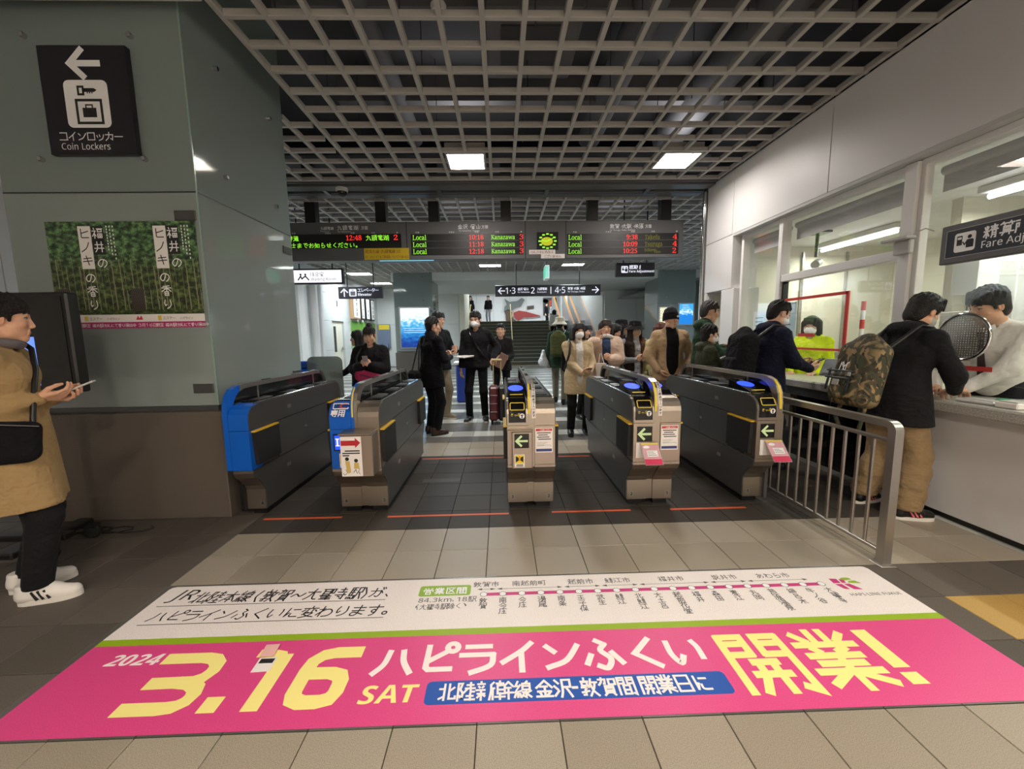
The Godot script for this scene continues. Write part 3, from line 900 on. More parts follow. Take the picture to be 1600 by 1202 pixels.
func pillar(x0: float, z1: float, label: String, detail: bool) -> Node3D:   # left edge and front face; 1.35 m wide, 1.3 m deep
	var p := setting("pillar", label)
	var x1 := x0 + 1.35; var z0 := z1 - 1.3
	var top := 4.5 if detail else 3.66
	part(p, "core", B(V(x0 + 0.14, 0.88, z0 + 0.14), V(x1 - 0.14, top, z1 - 0.14)), M.core)
	part(p, "granite_base", B(V(x0 - 0.03, 0, z0 - 0.03), V(x1 + 0.03, 0.845, z1 + 0.03), 0.006), M.granite, "speckled granite plinth")
	part(p, "sill", B(V(x0 + 0.01, 0.845, z0 + 0.01), V(x1 - 0.01, 0.885, z1 - 0.01)), M.steel_dark)
	for w in [[0.89, 2.44, M.frost_low], [2.448, top, M.frost]]:
		part(p, "glass_panel", B(V(x0, w[0], z1 - 0.012), V(x1 - 0.004, w[1], z1)), w[2])
		part(p, "glass_panel", B(V(x1 - 0.012, w[0], z0), V(x1, w[1], z1 - 0.014)), w[2])
		part(p, "glass_panel", B(V(x0, w[0], z0), V(x0 + 0.012, w[1], z1 - 0.014)), w[2])
		part(p, "glass_panel", B(V(x0, w[0], z0 - 0.012), V(x1, w[1], z0)), w[2])
	part(p, "corner_bead", B(V(x1 - 0.004, 0.89, z1 - 0.004), V(x1 + 0.004, top, z1 + 0.004)), M.frost_edge)
	part(p, "joint", B(V(x0, 2.44, z1 - 0.01), V(x1, 2.448, z1 + 0.001)), M.black)
	part(p, "joint", B(V(x1 - 0.01, 2.44, z0), V(x1 + 0.001, 2.448, z1)), M.black)
	for y in [2.665, 3.46]:
		for x in [x0 + 0.31, x0 + 1.02]:
			var s := MB.new(); stud(s, V(x, y, z1), Vector3.BACK); part(p, "stud", s, M.chrome)
		for z in [z1 - 0.33, z1 - 1.05]:
			var s := MB.new(); stud(s, V(x1, y, z), Vector3.RIGHT); part(p, "stud", s, M.chrome)
	for y in [1.02, 2.28]:
		part(p, "bracket", B(V(x1 - 0.17, y - 0.035, z1 - 0.002), V(x1 - 0.02, y + 0.035, z1 + 0.012), 0.003), M.steel_dark)
		part(p, "bracket", B(V(x1 - 0.002, y - 0.035, z0 + 0.02), V(x1 + 0.012, y + 0.035, z0 + 0.17), 0.003), M.steel_dark)
	return p

func build_pillars() -> void:
	pillar(-3.518, -3.105, "square pillar clad in frosted green glass on a granite plinth beside the gates", true)
	pillar(-3.72, -14.5, "glass clad pillar with a lit sea poster by the left concourse", false)
	pillar(5.62, -14.5, "glass clad pillar with lit posters at the far right", false)

# ------------------------------------------------------------------ office and counter
func frame_bar(root: Node3D, lo: Vector3, hi: Vector3) -> void: part(root, "window_frame", B(lo, hi, 0.004), M.white)

func build_office() -> void:
	var W := 3.36
	var w1 := setting("window_1", "narrow tall office window beside the door")
	frame_bar(w1, V(W - 0.04, 0.875, -5.62), V(W + 0.06, 2.70, -5.57)); frame_bar(w1, V(W - 0.03, 2.655, -5.57), V(W + 0.05, 2.705, -4.86))
	part(w1, "pane", B(V(W, 0.88, -5.57), V(W + 0.006, 2.66, -4.86)), M.glass)
	var w2 := setting("window_2", "wide ticket window with red tape on its lower pane")
	frame_bar(w2, V(W - 0.05, 0.875, -4.86), V(W + 0.06, 2.70, -4.79)); frame_bar(w2, V(W - 0.03, 2.655, -4.79), V(W + 0.05, 2.705, -3.36))
	frame_bar(w2, V(W - 0.04, 1.965, -4.79), V(W + 0.06, 2.045, -3.36))
	part(w2, "pane", B(V(W, 2.045, -4.79), V(W + 0.006, 2.66, -3.36)), M.glass)
	part(w2, "pane", B(V(W + 0.01, 0.99, -4.79), V(W + 0.016, 1.965, -3.36)), M.glass)
	part(w2, "pane_edge", B(V(W - 0.02, 0.9, -4.785), V(W + 0.04, 1.965, -4.76)), M.black)
	for t in [[1.735, 1.765, -4.75, -3.88], [1.18, 1.203, -4.75, -3.90]]:
		part(w2, "red_tape", B(V(W - 0.002, t[0], t[2]), V(W + 0.0095, t[1], t[3])), M.red_print, "strip of red tape stuck on the glass")
	part(w2, "red_tape", B(V(W - 0.002, 1.0, -3.90), V(W + 0.0095, 1.765, -3.865)), M.red_print, "strip of red tape stuck on the glass")
	part(w2, "red_tape", B(V(W - 0.002, 1.325, -4.5), V(W + 0.0095, 1.36, -4.28)), M.red_print, "strip of red tape stuck on the glass")
	var w3 := setting("window_3", "large ticket window with a round speaking mesh")
	frame_bar(w3, V(W - 0.06, 0.875, -3.36), V(W + 0.08, 2.70, -3.26)); frame_bar(w3, V(W - 0.03, 2.655, -3.26), V(W + 0.05, 2.705, -0.9))
	frame_bar(w3, V(W - 0.03, 0.875, -3.26), V(W + 0.04, 2.66, -3.22))
	part(w3, "pane", B(V(W, 1.0, -3.22), V(W + 0.006, 2.66, -0.9)), M.glass)
	part(w3, "red_tape", B(V(W - 0.002, 1.085, -2.98), V(W - 0.0005, 1.118, -2.66)), M.red_print, "strip of red tape stuck on the glass")
	part(w3, "dark_tape", B(V(W - 0.002, 1.05, -3.0), V(W - 0.0005, 1.075, -2.88)), M.ink)
	frame_bar(w3, V(W - 0.04, 0.875, -0.98), V(W + 0.08, 2.70, -0.9))
	for w in [[-5.55, -4.88], [-4.76, -3.40], [-3.2, -0.98]]:
		var b := MB.new(); b.tube([V(W + 0.1, 2.60, w[0]), V(W + 0.1, 2.60, w[1])], 0.035, 12)
		b.bb(V(W + 0.098, 2.44, w[0]), V(W + 0.102, 2.6, w[1]))
		part(w1 if w[0] < -5 else (w2 if w[0] < -4 else w3), "roller_blind", b, M.wall_grey)
	# counter: stone top, white front, dark recess
	var ct := thing("ticket_counter", "long stone topped ticket counter under the office windows", "counter", V(3.25, 0, -3.5))
	part(ct, "worktop", B(V(3.13, 0.795, -4.86), V(3.80, 0.875, -0.9), 0.012), M.stone_top, "grey speckled stone top")
	part(ct, "top_rail", B(V(3.19, 0.70, -4.86), V(3.34, 0.795, -2.98), 0.004), M.steel_dark)
	part(ct, "front_panel", B(V(3.22, 0.045, -2.97), V(3.34, 0.795, 3.0), 0.004), M.white_panel, "white front panel")
	part(ct, "kick_strip", B(V(3.25, 0, -2.97), V(3.34, 0.045, 3.0)), M.black)
	part(ct, "dark_panel", B(V(3.30, 0.0, -3.9), V(3.36, 0.70, -2.98), 0.004), M.black_gloss)
	part(ct, "dark_panel", B(V(3.30, 0.0, -4.86), V(3.36, 0.70, -3.91), 0.004), M.black_gloss)
	part(ct, "side_panel", B(V(3.24, 0.0, -5.62), V(3.6, 0.875, -4.87), 0.004), M.white_panel)
	for z in [-4.62, -4.48]:
		part(ct, "cover_plate", B(V(3.26, 0.3, z - 0.06), V(3.30, 0.69, z + 0.06), 0.004), M.steel_gate)
	# the room behind the glass
	var r := setting("wall_office_back", "cream back wall of the fare office")
	var r2 := setting("wall_office_end", "cream end wall of the fare office"); var r3 := setting("wall_office_near", "cream near wall of the fare office"); var r4 := setting("wall_office_middle", "cream partition in the fare office"); var r5 := setting("ceiling", "white fare office ceiling"); var r6 := setting("floor", "grey fare office floor"); var r7 := setting("wall_office_sill", "low wall under the office windows")
	part(r, "back_wall", B(V(6.2, 0, -6.4), V(6.3, 2.75, 0.0)), M.cream)
	part(r2, "end_wall", B(V(3.36, 0, -6.43), V(6.2, 2.75, -6.34)), M.cream)
	part(r3, "near_wall", B(V(3.5, 0, -0.05), V(6.2, 2.75, 0.05)), M.cream)
	part(r4, "partition", B(V(4.6, 0, -4.15), V(6.2, 2.75, -4.05)), M.cream)
	part(r5, "office_ceiling", B(V(3.42, 2.68, -6.4), V(6.2, 2.74, 0.0)), M.white)
	part(r6, "office_floor", B(V(3.45, -0.02, -6.4), V(6.2, 0.012, 0.0)), M.wall_grey)
	part(r7, "sill_wall", B(V(3.40, 0, -6.4), V(3.5, 0.79, -0.9)), M.cream)
	for w in [[4.87, -6.15, -4.99], [4.5, -3.75, -2.55], [4.5, -2.1, -0.9]]:
		var o := thing("tube_lamp", "fluorescent tube lamp on the office ceiling " + ("above the yellow jacket" if w[1] < -5 else ("behind the fare sign" if w[1] < -3 else "nearest the fare sign's right end")), "tube lamp", V(w[0], 2.6, w[1] / 2 + w[2] / 2), "office tube lamps")
		part(o, "housing", B(V(w[0] - 0.07, 2.62, w[1] - 0.05), V(w[0] + 0.07, 2.68, w[2] + 0.05), 0.008), M.white)
		var tb := MB.new(); tb.tube([V(w[0], 2.585, w[1]), V(w[0], 2.585, w[2])], 0.025, 12); part(o, "tube", tb, M.lamp_far)
		area(w[0], 2.54, (w[1] + w[2]) / 2, 0.06, 1.1, 2.4, Color(0.98, 1.0, 0.93))
	var cab := thing("locker_cabinet", "pale green office cabinet behind the red taped window", "cabinet", V(5.0, 0, -3.6))
	for i in 3:
		part(cab, "body", B(V(4.75 + i * 0.48, 0, -4.04), V(5.22 + i * 0.48, 1.5 + 0.55, -3.66), 0.008), M.wall_far)
		part(cab, "door", B(V(4.76 + i * 0.48, 0.05, -3.66), V(5.21 + i * 0.48, 1.02, -3.645), 0.004), M.wall_far)
	var sh := thing("office_shelf", "white shelf on brackets behind the clerk", "shelf", V(4.9, 1.5, -3.2))
	part(sh, "board", B(V(4.4, 1.52, -4.04), V(5.6, 1.55, -3.75), 0.004), M.white)
	for x in [4.5, 5.5]: part(sh, "bracket", B(V(x, 1.36, -4.04), V(x + 0.03, 1.52, -3.85)), M.white)
	part(sh, "upper_cabinet", B(V(4.55, 1.72, -4.04), V(5.35, 2.2, -3.8), 0.01), M.wall_far)
	var wbd := thing("white_board", "white wall board behind the clerk's head", "board", V(5.2, 1.6, -2.6))
	part(wbd, "panel", B(V(6.14, 1.3, -3.3), V(6.18, 2.1, -2.3), 0.006), M.white)
	var ob := setting("window_4", "pale partition with a glazed strip at the office's far end")
	part(ob, "mullion", B(V(3.5, 1.0, -6.33), V(6.1, 1.04, -6.30)), M.steel)
	for x in [3.9, 4.7, 5.4]: part(ob, "mullion", B(V(x, 0.0, -6.33), V(x + 0.03, 2.6, -6.30)), M.steel)
	for w in [[3.62, 1.25, 1.65, -5.2, "white notice sheet hung inside the narrow window"], [3.60, 1.3, 1.72, -4.70, "pale blue notice sheet hung inside by the red tape"]]:
		var o := thing("notice_sheet", w[4], "notice", V(w[0], w[1], w[3]))
		var s := MB.new(); s.bb(V(W + 0.02, w[1], w[3] - 0.16), V(W + 0.023, w[2], w[3] + 0.12)); part(o, "sheet", s, mat(srgb(196, 222, 232) if w[3] > -5 else srgb(226, 232, 230), 0.6))
		var l := MB.new()
		for k in 6: rect(l, face_wall_right(W + 0.0195, w[1], w[3]), -0.12, 0.06 + k * 0.05, 0.02 + 0.01 * (k % 3), 0.07 + k * 0.05)
		part(o, "lettering", l, M.ink_grey)
	var cm := thing("security_camera", "white security camera hanging from the ceiling inside the narrow window", "camera", V(4.2, 2.3, -5.4))
	var cb := MB.new(); cb.tube([V(4.2, 2.68, -5.4), V(4.2, 2.36, -5.4)], 0.02, 8); cb.bb(V(4.08, 2.655, -5.5), V(4.32, 2.68, -5.3)); part(cm, "bracket", cb, M.steel_dark)
	var cc := MB.new(); cc.tube([V(4.28, 2.30, -5.45), V(4.10, 2.24, -5.28)], 0.05, 12); part(cm, "body", cc, M.wall_grey)
	var rp := thing("striped_pole", "red and white striped pole standing behind the taped glass", "pole", V(3.95, 0, -4.35))
	for k in 8:
		var p := MB.new(); p.tube([V(3.98, 0.9 + k * 0.1, -4.38), V(3.98, 1.0 + k * 0.1, -4.38)], 0.022, 10)
		part(rp, "band", p, M.red_print if k % 2 == 1 else M.white)
	var foot := MB.new(); foot.tube([V(3.98, 0.012, -4.38), V(3.98, 0.9, -4.38)], 0.02, 8); part(rp, "post", foot, M.white)
# ------------------------------------------------------------------ the far concourse
func build_far() -> void:
	var st := setting("staircase", "wide stairs with bright nosings up to the landing")
	var n := 13
	var dark := mat(srgb(78, 78, 70), 0.7); var nose := mat(srgb(176, 172, 140), 0.5)
	for i in n:
		var y := 2.17 * (i + 1) / n; var z := -18.9 - i * 0.28
		part(st, "step", B(V(-1.7, y - 0.167, z - 0.30), V(2.95, y, z), 0.004), dark)
		part(st, "nosing", B(V(-1.7, y - 0.012, z - 0.05), V(2.95, y + 0.004, z + 0.006)), nose)
	part(st, "edge_strip", B(V(-1.7, 0, -18.9), V(2.95, 0.012, -18.72)), M.tile_yellow)
	part(st, "landing", B(V(-6, 1.9, -33.8), V(4.9, 2.17, -22.5)), M.wall_grey)
	part(st, "under_stairs", B(V(-1.7, 0, -22.4), V(2.95, 0.16, -19.2)), dark)
	for x in [-1.62, 0.55]:
		var h := MB.new(); h.tube([V(x, 0.85, -18.7), V(x, 0.95, -18.9), V(x, 3.1, -22.5), V(x, 3.1, -22.9)], 0.022, 8); part(st, "handrail", h, mat(srgb(206, 186, 112), 0.4))
		for k in 5:
			var p := MB.new(); p.tube([V(x, k * 0.52, -18.95 - k * 0.85), V(x, 0.97 + k * 0.51, -18.95 - k * 0.85)], 0.014, 6); part(st, "baluster", p, M.steel)
	part(st, "side_wall", B(V(-1.95, 0, -22.6), V(-1.7, 3.7, -19.4)), M.cream)
	# landing hall
	var lh := setting("wall_landing", "white back wall of the landing hall")
	for i in 8: part(lh, "panel", B(V(-6 + i * 1.36 + 0.004, 2.17, -33.8), V(-6 + i * 1.36 + 1.352, 5.3, -33.5), 0.004), M.white)
	part(lh, "side", B(V(-6.2, 2.0, -33.8), V(-6, 5.3, -22.5)), M.wall_far)
	part(lh, "front_band", B(V(-6.2, 3.7, -19.6), V(4.9, 5.4, -19.35)), M.cream)
	part(lh, "beam", B(V(-6, 4.75, -33.5), V(4.8, 5.2, -32.6)), M.wall_grey)
	part(lh, "landing_ceiling", B(V(-6.2, 5.3, -33.9), V(5, 5.45, -19.3)), M.void_dark)
	var lc := setting("ceiling", "grid ceiling over the landing and its lamps")
	var gz := MB.new(); gz.bb(V(-0.03, 0, -33.4), V(0.03, 0.08, -19.7)); var gm := gz.mesh()
	for i in 27: var o := partm(lc, "louver_beam", gm, M.louver); o.position = V(-6 + i * 0.4, 5.2, 0)
	var gx := MB.new(); gx.bb(V(-6, 0, -0.03), V(4.8, 0.08, 0.03)); var gn := gx.mesh()
	for i in 23: var o := partm(lc, "louver_beam", gn, M.louver); o.position = V(0, 5.2, -19.9 - i * 0.6)
	# wall relief
	var rl := thing("relief_art", "abstract painted wall relief in grey, brown and red above the stairs", "relief", V(1.2, 2.4, -33.4))
	var R := func(name_: String, s: String, m: Material, d: float):
		var b := MB.new(); b.prism(pts(s), d, Transform3D(Basis(), V(0, 0, -33.5))); part(rl, name_, b, m)
	R.call("grey_slab", "0.35,4.35 0.75,4.1 1.35,4.15 1.75,4.4 2.0,4.25 1.7,3.75 1.4,3.7 0.9,3.45 0.6,3.5 0.3,3.3 0.35,3.7 0.55,3.9", mat(srgb(112, 116, 112), 0.8), 0.3)
	R.call("brown_slab", "0.4,3.35 0.75,3.45 0.95,3.3 0.9,2.9 1.25,2.6 1.2,2.35 0.8,2.2 0.45,2.6", mat(srgb(96, 78, 62), 0.8), 0.18)
	R.call("red_slab", "1.1,3.25 1.5,3.4 2.1,3.3 3.3,2.95 2.6,2.85 1.9,2.85 1.5,2.6 1.2,2.75", mat(srgb(158, 62, 58), 0.7), 0.24)
	R.call("pink_slab", "0.85,3.3 1.1,3.35 1.1,2.85 0.9,2.95", mat(srgb(198, 160, 140), 0.7), 0.12)
	R.call("small_slab", "2.2,3.75 2.75,3.8 2.75,3.55 2.2,3.5", mat(srgb(90, 76, 66), 0.7), 0.12)
	R.call("disc", "3.6,4.3 3.85,4.28 3.95,4.1 3.8,3.98 3.55,4.02 3.48,4.18", mat(srgb(60, 60, 62), 0.7), 0.1)
	# escalators
	for e in [[3.1, "escalator with orange handrail beside the stairs"], [4.05, "escalator with a rounded steel end next to the pale wall"]]:
		var x: float = e[0]
		var es := thing("escalator", e[1], "escalator", V(x + 0.3, 0, -18.6), "escalators beside the stairs")
		for s in [0.0, 0.62]:
			var b := MB.new()
			b.prism(pts("0,0 0,0.75 0.25,0.95 0.7,1.0 6.2,3.9 6.2,2.6 1.0,0"), 0.09, Transform3D(Basis(Vector3(0, 0, -1), Vector3.UP, Vector3.RIGHT), V(x + s, 0, -18.4)))
			part(es, "balustrade", b, mat(srgb(206, 206, 204), 0.3, 0.4))
			var hr := MB.new(); hr.tube([V(x + s + 0.045, 0.45, -18.38), V(x + s + 0.045, 0.8, -18.36), V(x + s + 0.045, 1.0, -18.62), V(x + s + 0.045, 1.05, -19.1), V(x + s + 0.045, 3.95, -24.6)], 0.035, 8)
			part(es, "handrail", hr, mat(srgb(214, 138, 52), 0.5))
		for k in 9:
			part(es, "step", B(V(x + 0.1, 0.0 + maxf(0, k - 1) * 0.2, -19.1 - k * 0.38), V(x + 0.61, 0.02 + maxf(0, k - 1) * 0.2 + 0.19, -18.75 - k * 0.38)), M.steel_dark)
	var ez := thing("info_display", "dark framed display above the escalators", "display", V(3.9, 2.4, -30))
	part(ez, "panel", B(V(3.5, 3.0, -33.45), V(4.6, 4.4, -33.4)), mat(srgb(84, 84, 84), 0.5)); part(ez, "lit_strip", B(V(4.0, 3.6, -33.4), V(4.25, 4.2, -33.38)), glow(srgb(220, 90, 60), 0.5))
	# hanging frames on the left wall
	var fz := [[-15.92, -16.72, "tan hanging calligraphy frame, nearest of the four"], [-16.85, -17.25, "slim hanging calligraphy frame, second from the near end"], [-17.42, -17.92, "white hanging calligraphy frame, third from the near end"], [-18.08, -18.55, "dark edged hanging calligraphy frame, farthest of the four"]]
	var fi := 0
	for w in fz:
		var o := thing("hanging_frame", w[2], "picture frame", V(-5.7, 2.1, (w[0] + w[1]) / 2), "calligraphy frames on the left wall")
		part(o, "frame", B(V(-5.8, 2.12, w[1]), V(-5.66, 3.06, w[0]), 0.01), mat(srgb(176, 140, 104), 0.6) if fi == 0 else M.black)
		part(o, "paper", B(V(-5.67, 2.18, w[1] + 0.06), V(-5.655, 3.0, w[0] - 0.06)), M.paper)
		var l := MB.new()
		for k in 4: write(l, Transform3D(Basis(Vector3(0, 0, -1), Vector3.UP, Vector3.RIGHT), V(-5.653, 2.24 + k * 0.19, (w[0] + w[1]) / 2 + 0.09)), ["の", "山", "大", "本"][(k + fi) % 4], 0.17, 0.13)
		part(o, "lettering", l, M.ink)
		fi += 1
	var gp := thing("wall_poster", "long green landscape poster under the hanging frames", "poster", V(-5.75, 1.0, -17.4))
	part(gp, "sheet", B(V(-5.8, 0.9, -18.9), V(-5.77, 2.03, -15.9)), mat(srgb(150, 176, 120), 0.6)); part(gp, "printed_band", B(V(-5.775, 1.55, -18.9), V(-5.765, 2.03, -15.9)), mat(srgb(104, 158, 58), 0.6))
	for k in 6: part(gp, "printed_column", B(V(-5.772, 0.9, -16.3 - k * 0.45), V(-5.762, 1.6, -16.15 - k * 0.45)), mat(srgb(66, 104, 66), 0.6))
	var sb := thing("sign_stand", "tall notice stand with a blue picture by the white wall", "sign stand", V(-5.4, 0, -19.1))
	part(sb, "panel", B(V(-5.75, 0.9, -19.32), V(-5.2, 2.0, -19.28), 0.006), mat(srgb(112, 124, 150), 0.6)); part(sb, "heading", B(V(-5.72, 1.75, -19.28), V(-5.23, 1.97, -19.272)), M.sticker_yellow)
	var sl := MB.new()
	for x in [-5.6, -5.3]:
		sl = MB.new(); sl.tube([V(x, 0, -19.15), V(x, 1.4, -19.33)], 0.015, 6); part(sb, "leg", sl, M.black)
	# lit posters
	lit_poster("light_box", "lit blue and white sea poster on the left pillar", V(-3.52, 1.02, -14.49), V(-2.52, 2.40, -14.44), 41)
	lit_poster("light_box", "bright blue sea poster on the far right pillar", V(6.40, 1.70, -14.49), V(6.90, 2.42, -14.44), 43)
	lit_poster("light_box", "tall pale yellow lit panel left on the far right pillar", V(5.70, 0.98, -14.49), V(6.05, 2.30, -14.44), 47)
	# partition plate and bin behind gate one
	var pp := thing("partition_plate", "grey translucent partition plate with rounded corners behind the blue gate", "partition", V(-2.16, 0, -5.0))
	var pm := MB.new(); pm.prism(rr(-2.37, 0.12, -1.95, 1.165, 0.07), 0.02, Transform3D(Basis(), V(0, 0, -5.0))); part(pp, "plate", pm, pane(srgb(112, 122, 116), 0.72, 0.2))
	for x in [-2.3, -2.02]: part(pp, "foot", B(V(x - 0.03, 0, -5.12), V(x + 0.03, 0.14, -4.86), 0.005), M.steel_dark)
	var bm := thing("card_terminal", "blue topped card terminal behind the partition plate", "terminal", V(-2.45, 0, -5.15))
	part(bm, "body", B(V(-2.62, 0, -5.35), V(-2.38, 1.0, -5.1), 0.03), M.blue_paint); part(bm, "reader", B(V(-2.6, 1.0, -5.3), V(-2.4, 1.1, -5.14), 0.02), M.blue_paint)
	var vb := thing("vending_bin", "blue bin standing behind the man in glasses", "bin", V(-0.85, 0, -8.6))
	part(vb, "body", B(V(-0.95, 0, -8.7), V(-0.65, 0.8, -8.4), 0.03), mat(srgb(36, 66, 160), 0.5)); part(vb, "lid", B(V(-1.0, 0.8, -8.75), V(-0.6, 0.86, -8.35), 0.02), M.white)

func lit_poster(called: String, label: String, lo: Vector3, hi: Vector3, sd: int) -> void:
	var o := thing(called, label, "light box", V((lo.x + hi.x) / 2, lo.y, lo.z))
	part(o, "frame", B(lo - V(0.05, 0.05, 0.01), V(hi.x + 0.05, hi.y + 0.05, lo.z + 0.03), 0.008), M.steel)
	var im := Image.create(96, 128, false, Image.FORMAT_RGB8)
	var f := FastNoiseLite.new(); f.seed = sd; f.frequency = 0.05; f.fractal_octaves = 4
	for y in 128:
		for x in 96:
			var t := y / 127.0 + f.get_noise_2d(x, y * 1.8) * 0.22
			var c := Color(0.93, 0.97, 1.0).lerp(Color(0.18, 0.62, 0.86), smoothstep(0.2, 0.55, t)).lerp(Color(0.02, 0.2, 0.55), smoothstep(0.5, 1.0, t))
			if sd == 43: c = Color(0.25, 0.66, 0.95).lerp(Color(0.92, 0.97, 1), smoothstep(0.25, 0.42, t) * (1.0 - smoothstep(0.42, 0.5, t))).lerp(Color(0.1, 0.5, 0.85), smoothstep(0.48, 0.55, t))
			if sd == 47: c = Color(0.95, 0.95, 0.82).lerp(Color(0.55, 0.5, 0.4), smoothstep(0.1, 0.3, f.get_noise_2d(x * 3, y * 3)))
			im.set_pixel(x, y, c)
	var m := mat(Color(0.05, 0.05, 0.05), 0.3); m.emission_enabled = true; m.emission = Color.BLACK; m.emission_texture = ImageTexture.create_from_image(im); m.emission_energy_multiplier = 1.1
	var s := MB.new(); rect(s, Transform3D(Basis(), V(0, 0, lo.z + 0.034)), lo.x, lo.y, hi.x, hi.y)
	part(o, "lit_face", s, m)
	var a := AreaLight3D.new(); a.name = "poster_light"; a.area_size = Vector2(hi.x - lo.x, hi.y - lo.y); a.light_energy = 0.5; a.light_color = Color(0.6, 0.85, 1.0); a.shadow_enabled = true
	a.position = V((lo.x + hi.x) / 2, (lo.y + hi.y) / 2, lo.z + 0.06); a.rotation.y = PI; add_child(a, true)
	if sd != 47:
		var l := MB.new()
		for k in 3: rect(l, Transform3D(Basis(), V(0, 0, lo.z + 0.036)), lo.x + 0.1, lo.y + 0.52 + 0.07 * k, hi.x - 0.1 - 0.04 * k, lo.y + 0.535 + 0.07 * k)
		part(o, "print_lines", l, M.sign_white)
# ------------------------------------------------------------------ floor banner
func build_banner() -> void:
	var o := thing("floor_banner", "large pink, white and green printed banner stuck on the floor before the gates", "floor banner", V(0.12, 0, -1.74))
	var F := face_floor(-1.88, -1.30, 0.001)
	var U := 4.0; var H := 0.875
	var m := MB.new()
	poly(m, F, pts("0,0.474 4.0,0.474 4.0,0.85 3.992,0.868 3.975,0.875 0.025,0.875 0.008,0.868 0,0.85"))
	part(o, "white_field", m, textured(mat(srgb(246, 238, 234), 0.5), noise_tex(0.3, 61, Color(0.86, 0.86, 0.86), Color.WHITE, 256, 2, 0.4, 0.2), 3.0))
	m = MB.new(); rect(m, F, 0, 0.434, U, 0.474); part(o, "green_stripe", m, mat(srgb(146, 178, 22), 0.5))
	m = MB.new(); rect(m, F, 0, 0, U, 0.434); part(o, "pink_field", m, textured(mat(srgb(226, 74, 140), 0.42), noise_tex(0.3, 61, Color(0.90, 0.90, 0.90), Color.WHITE, 256, 2, 0.4, 0.2), 3.0))
	var Z := 0.0006
	var at := func(u: float, v: float) -> Transform3D: return F * Transform3D(Basis(), Vector3(u, v, Z))
	# pale yellow lettering
	m = MB.new()
	var F2: Transform3D = at.call(0, 0)
	for s in ["0.405,0.347 0.565,0.347 0.61,0.338 0.638,0.312 0.642,0.275 0.625,0.24 0.585,0.221 0.435,0.219", "0.55,0.219 0.60,0.212 0.635,0.19 0.645,0.16 0.638,0.13 0.61,0.108 0.565,0.102 0.418,0.102"]: ribbon(m, F2, pts(s), 0.058, 0.0 if s[3] == "0" else 0.0001)
	rect(m, F2, 0.712, 0.077, 0.782, 0.146, 0.00002)
	ribbon(m, F2, pts("0.908,0.10 0.908,0.33"), 0.066); ribbon(m, F2, pts("0.80,0.36 0.85,0.358 0.89,0.348 0.908,0.31"), 0.045, 0.00002)
	ribbon(m, F2, pts("1.225,0.35 1.13,0.35 1.08,0.338 1.048,0.305 1.04,0.26 1.04,0.15 1.05,0.122 1.085,0.107 1.12,0.107"), 0.062); ribbon(m, F2, pts("1.12,0.107 1.15,0.107 1.19,0.118 1.204,0.15 1.204,0.20 1.19,0.228 1.15,0.241 1.06,0.242"), 0.062, 0.0001)
	latin(m, at.call(1.305, 0.089), "SAT", 0.078, true, false, 1.2, 0.1)
	write(m, at.call(2.815, 0.075), "開業", 0.305, 0.115, 1.06)
	rect(m, F2, 3.475, 0.165, 3.545, 0.378, 0.00002); rect(m, F2, 3.475, 0.085, 3.545, 0.142, 0.00002)
	part(o, "lettering", m, mat(srgb(250, 238, 146), 0.5), "pale yellow date and opening lettering")
	# white lettering
	m = MB.new()
	latin(m, at.call(0.145, 0.318), "2024", 0.06, true, false, 1.22, 0.15)
	write(m, at.call(1.31, 0.205), "ハピラインふくい", 0.175, 0.15, 1.03)
	var pill := MB.new(); poly(pill, F * Transform3D(Basis(), Vector3(0, 0, 0.0003)), rr(1.56, 0.075, 2.765, 0.18, 0.02)); part(o, "blue_pill", pill, mat(srgb(24, 82, 172), 0.5))
	write(m, at.call(1.61, 0.088), "北陸新幹線", 0.082, 0.108, 1.04, 0.87); write(m, at.call(1.99, 0.088), "金沢", 0.082, 0.118, 1.04, 0.87); rect(m, F2, 2.135, 0.122, 2.16, 0.134, 0.00002)
	write(m, at.call(2.168, 0.088), "敦賀間", 0.082, 0.11, 1.04, 0.87); write(m, at.call(2.405, 0.088), "開業日に", 0.082, 0.115, 1.0, 0.86)
	part(o, "lettering", m, mat(srgb(248, 238, 234), 0.5), "white lettering on pink and blue")
	# dark lettering
	m = MB.new()
	latin(m, at.call(0.06, 0.735), "JR", 0.085, false, false, 1.1, 0.2)
	write(m, at.call(0.188, 0.722), "北陸本線", 0.1, 0.08, 1.04, 0.76, 0.15); write(m, at.call(0.51, 0.722), "(", 0.1, 0.085, 1, 0.5); write(m, at.call(0.56, 0.722), "敦賀〜大聖寺駅", 0.1, 0.085, 1.04, 0.74, 0.1); write(m, at.call(1.095, 0.722), ")", 0.1, 0.085, 1, 0.5); write(m, at.call(1.14, 0.722), "が、", 0.09, 0.085, 1, 0.9)
	write(m, at.call(0.08, 0.585), "ハピラインふくいに変わります。", 0.085, 0.085, 1.0, 0.98, 0.15)
	rect(m, F2, 0.05, 0.705, 1.24, 0.709); rect(m, F2, 0.07, 0.567, 1.27, 0.571)
	part(o, "lettering", m, M.ink, "dark announcement lettering")
	var gb := MB.new(); poly(gb, F * Transform3D(Basis(), Vector3(0, 0, 0.0003)), rr(1.41, 0.722, 1.69, 0.812, 0.015)); part(o, "green_label", gb, mat(srgb(138, 176, 36), 0.5))
	m = MB.new(); write(m, at.call(1.432, 0.737), "営業区間", 0.055, 0.12, 1.1); part(o, "lettering", m, M.white_print)
	m = MB.new()
	var w := latin(m, at.call(1.42, 0.672), "84.3km", 0.034, false, false, 1.15); write(m, at.call(1.42 + w, 0.668), "、", 0.045, 0.09); w += 0.03
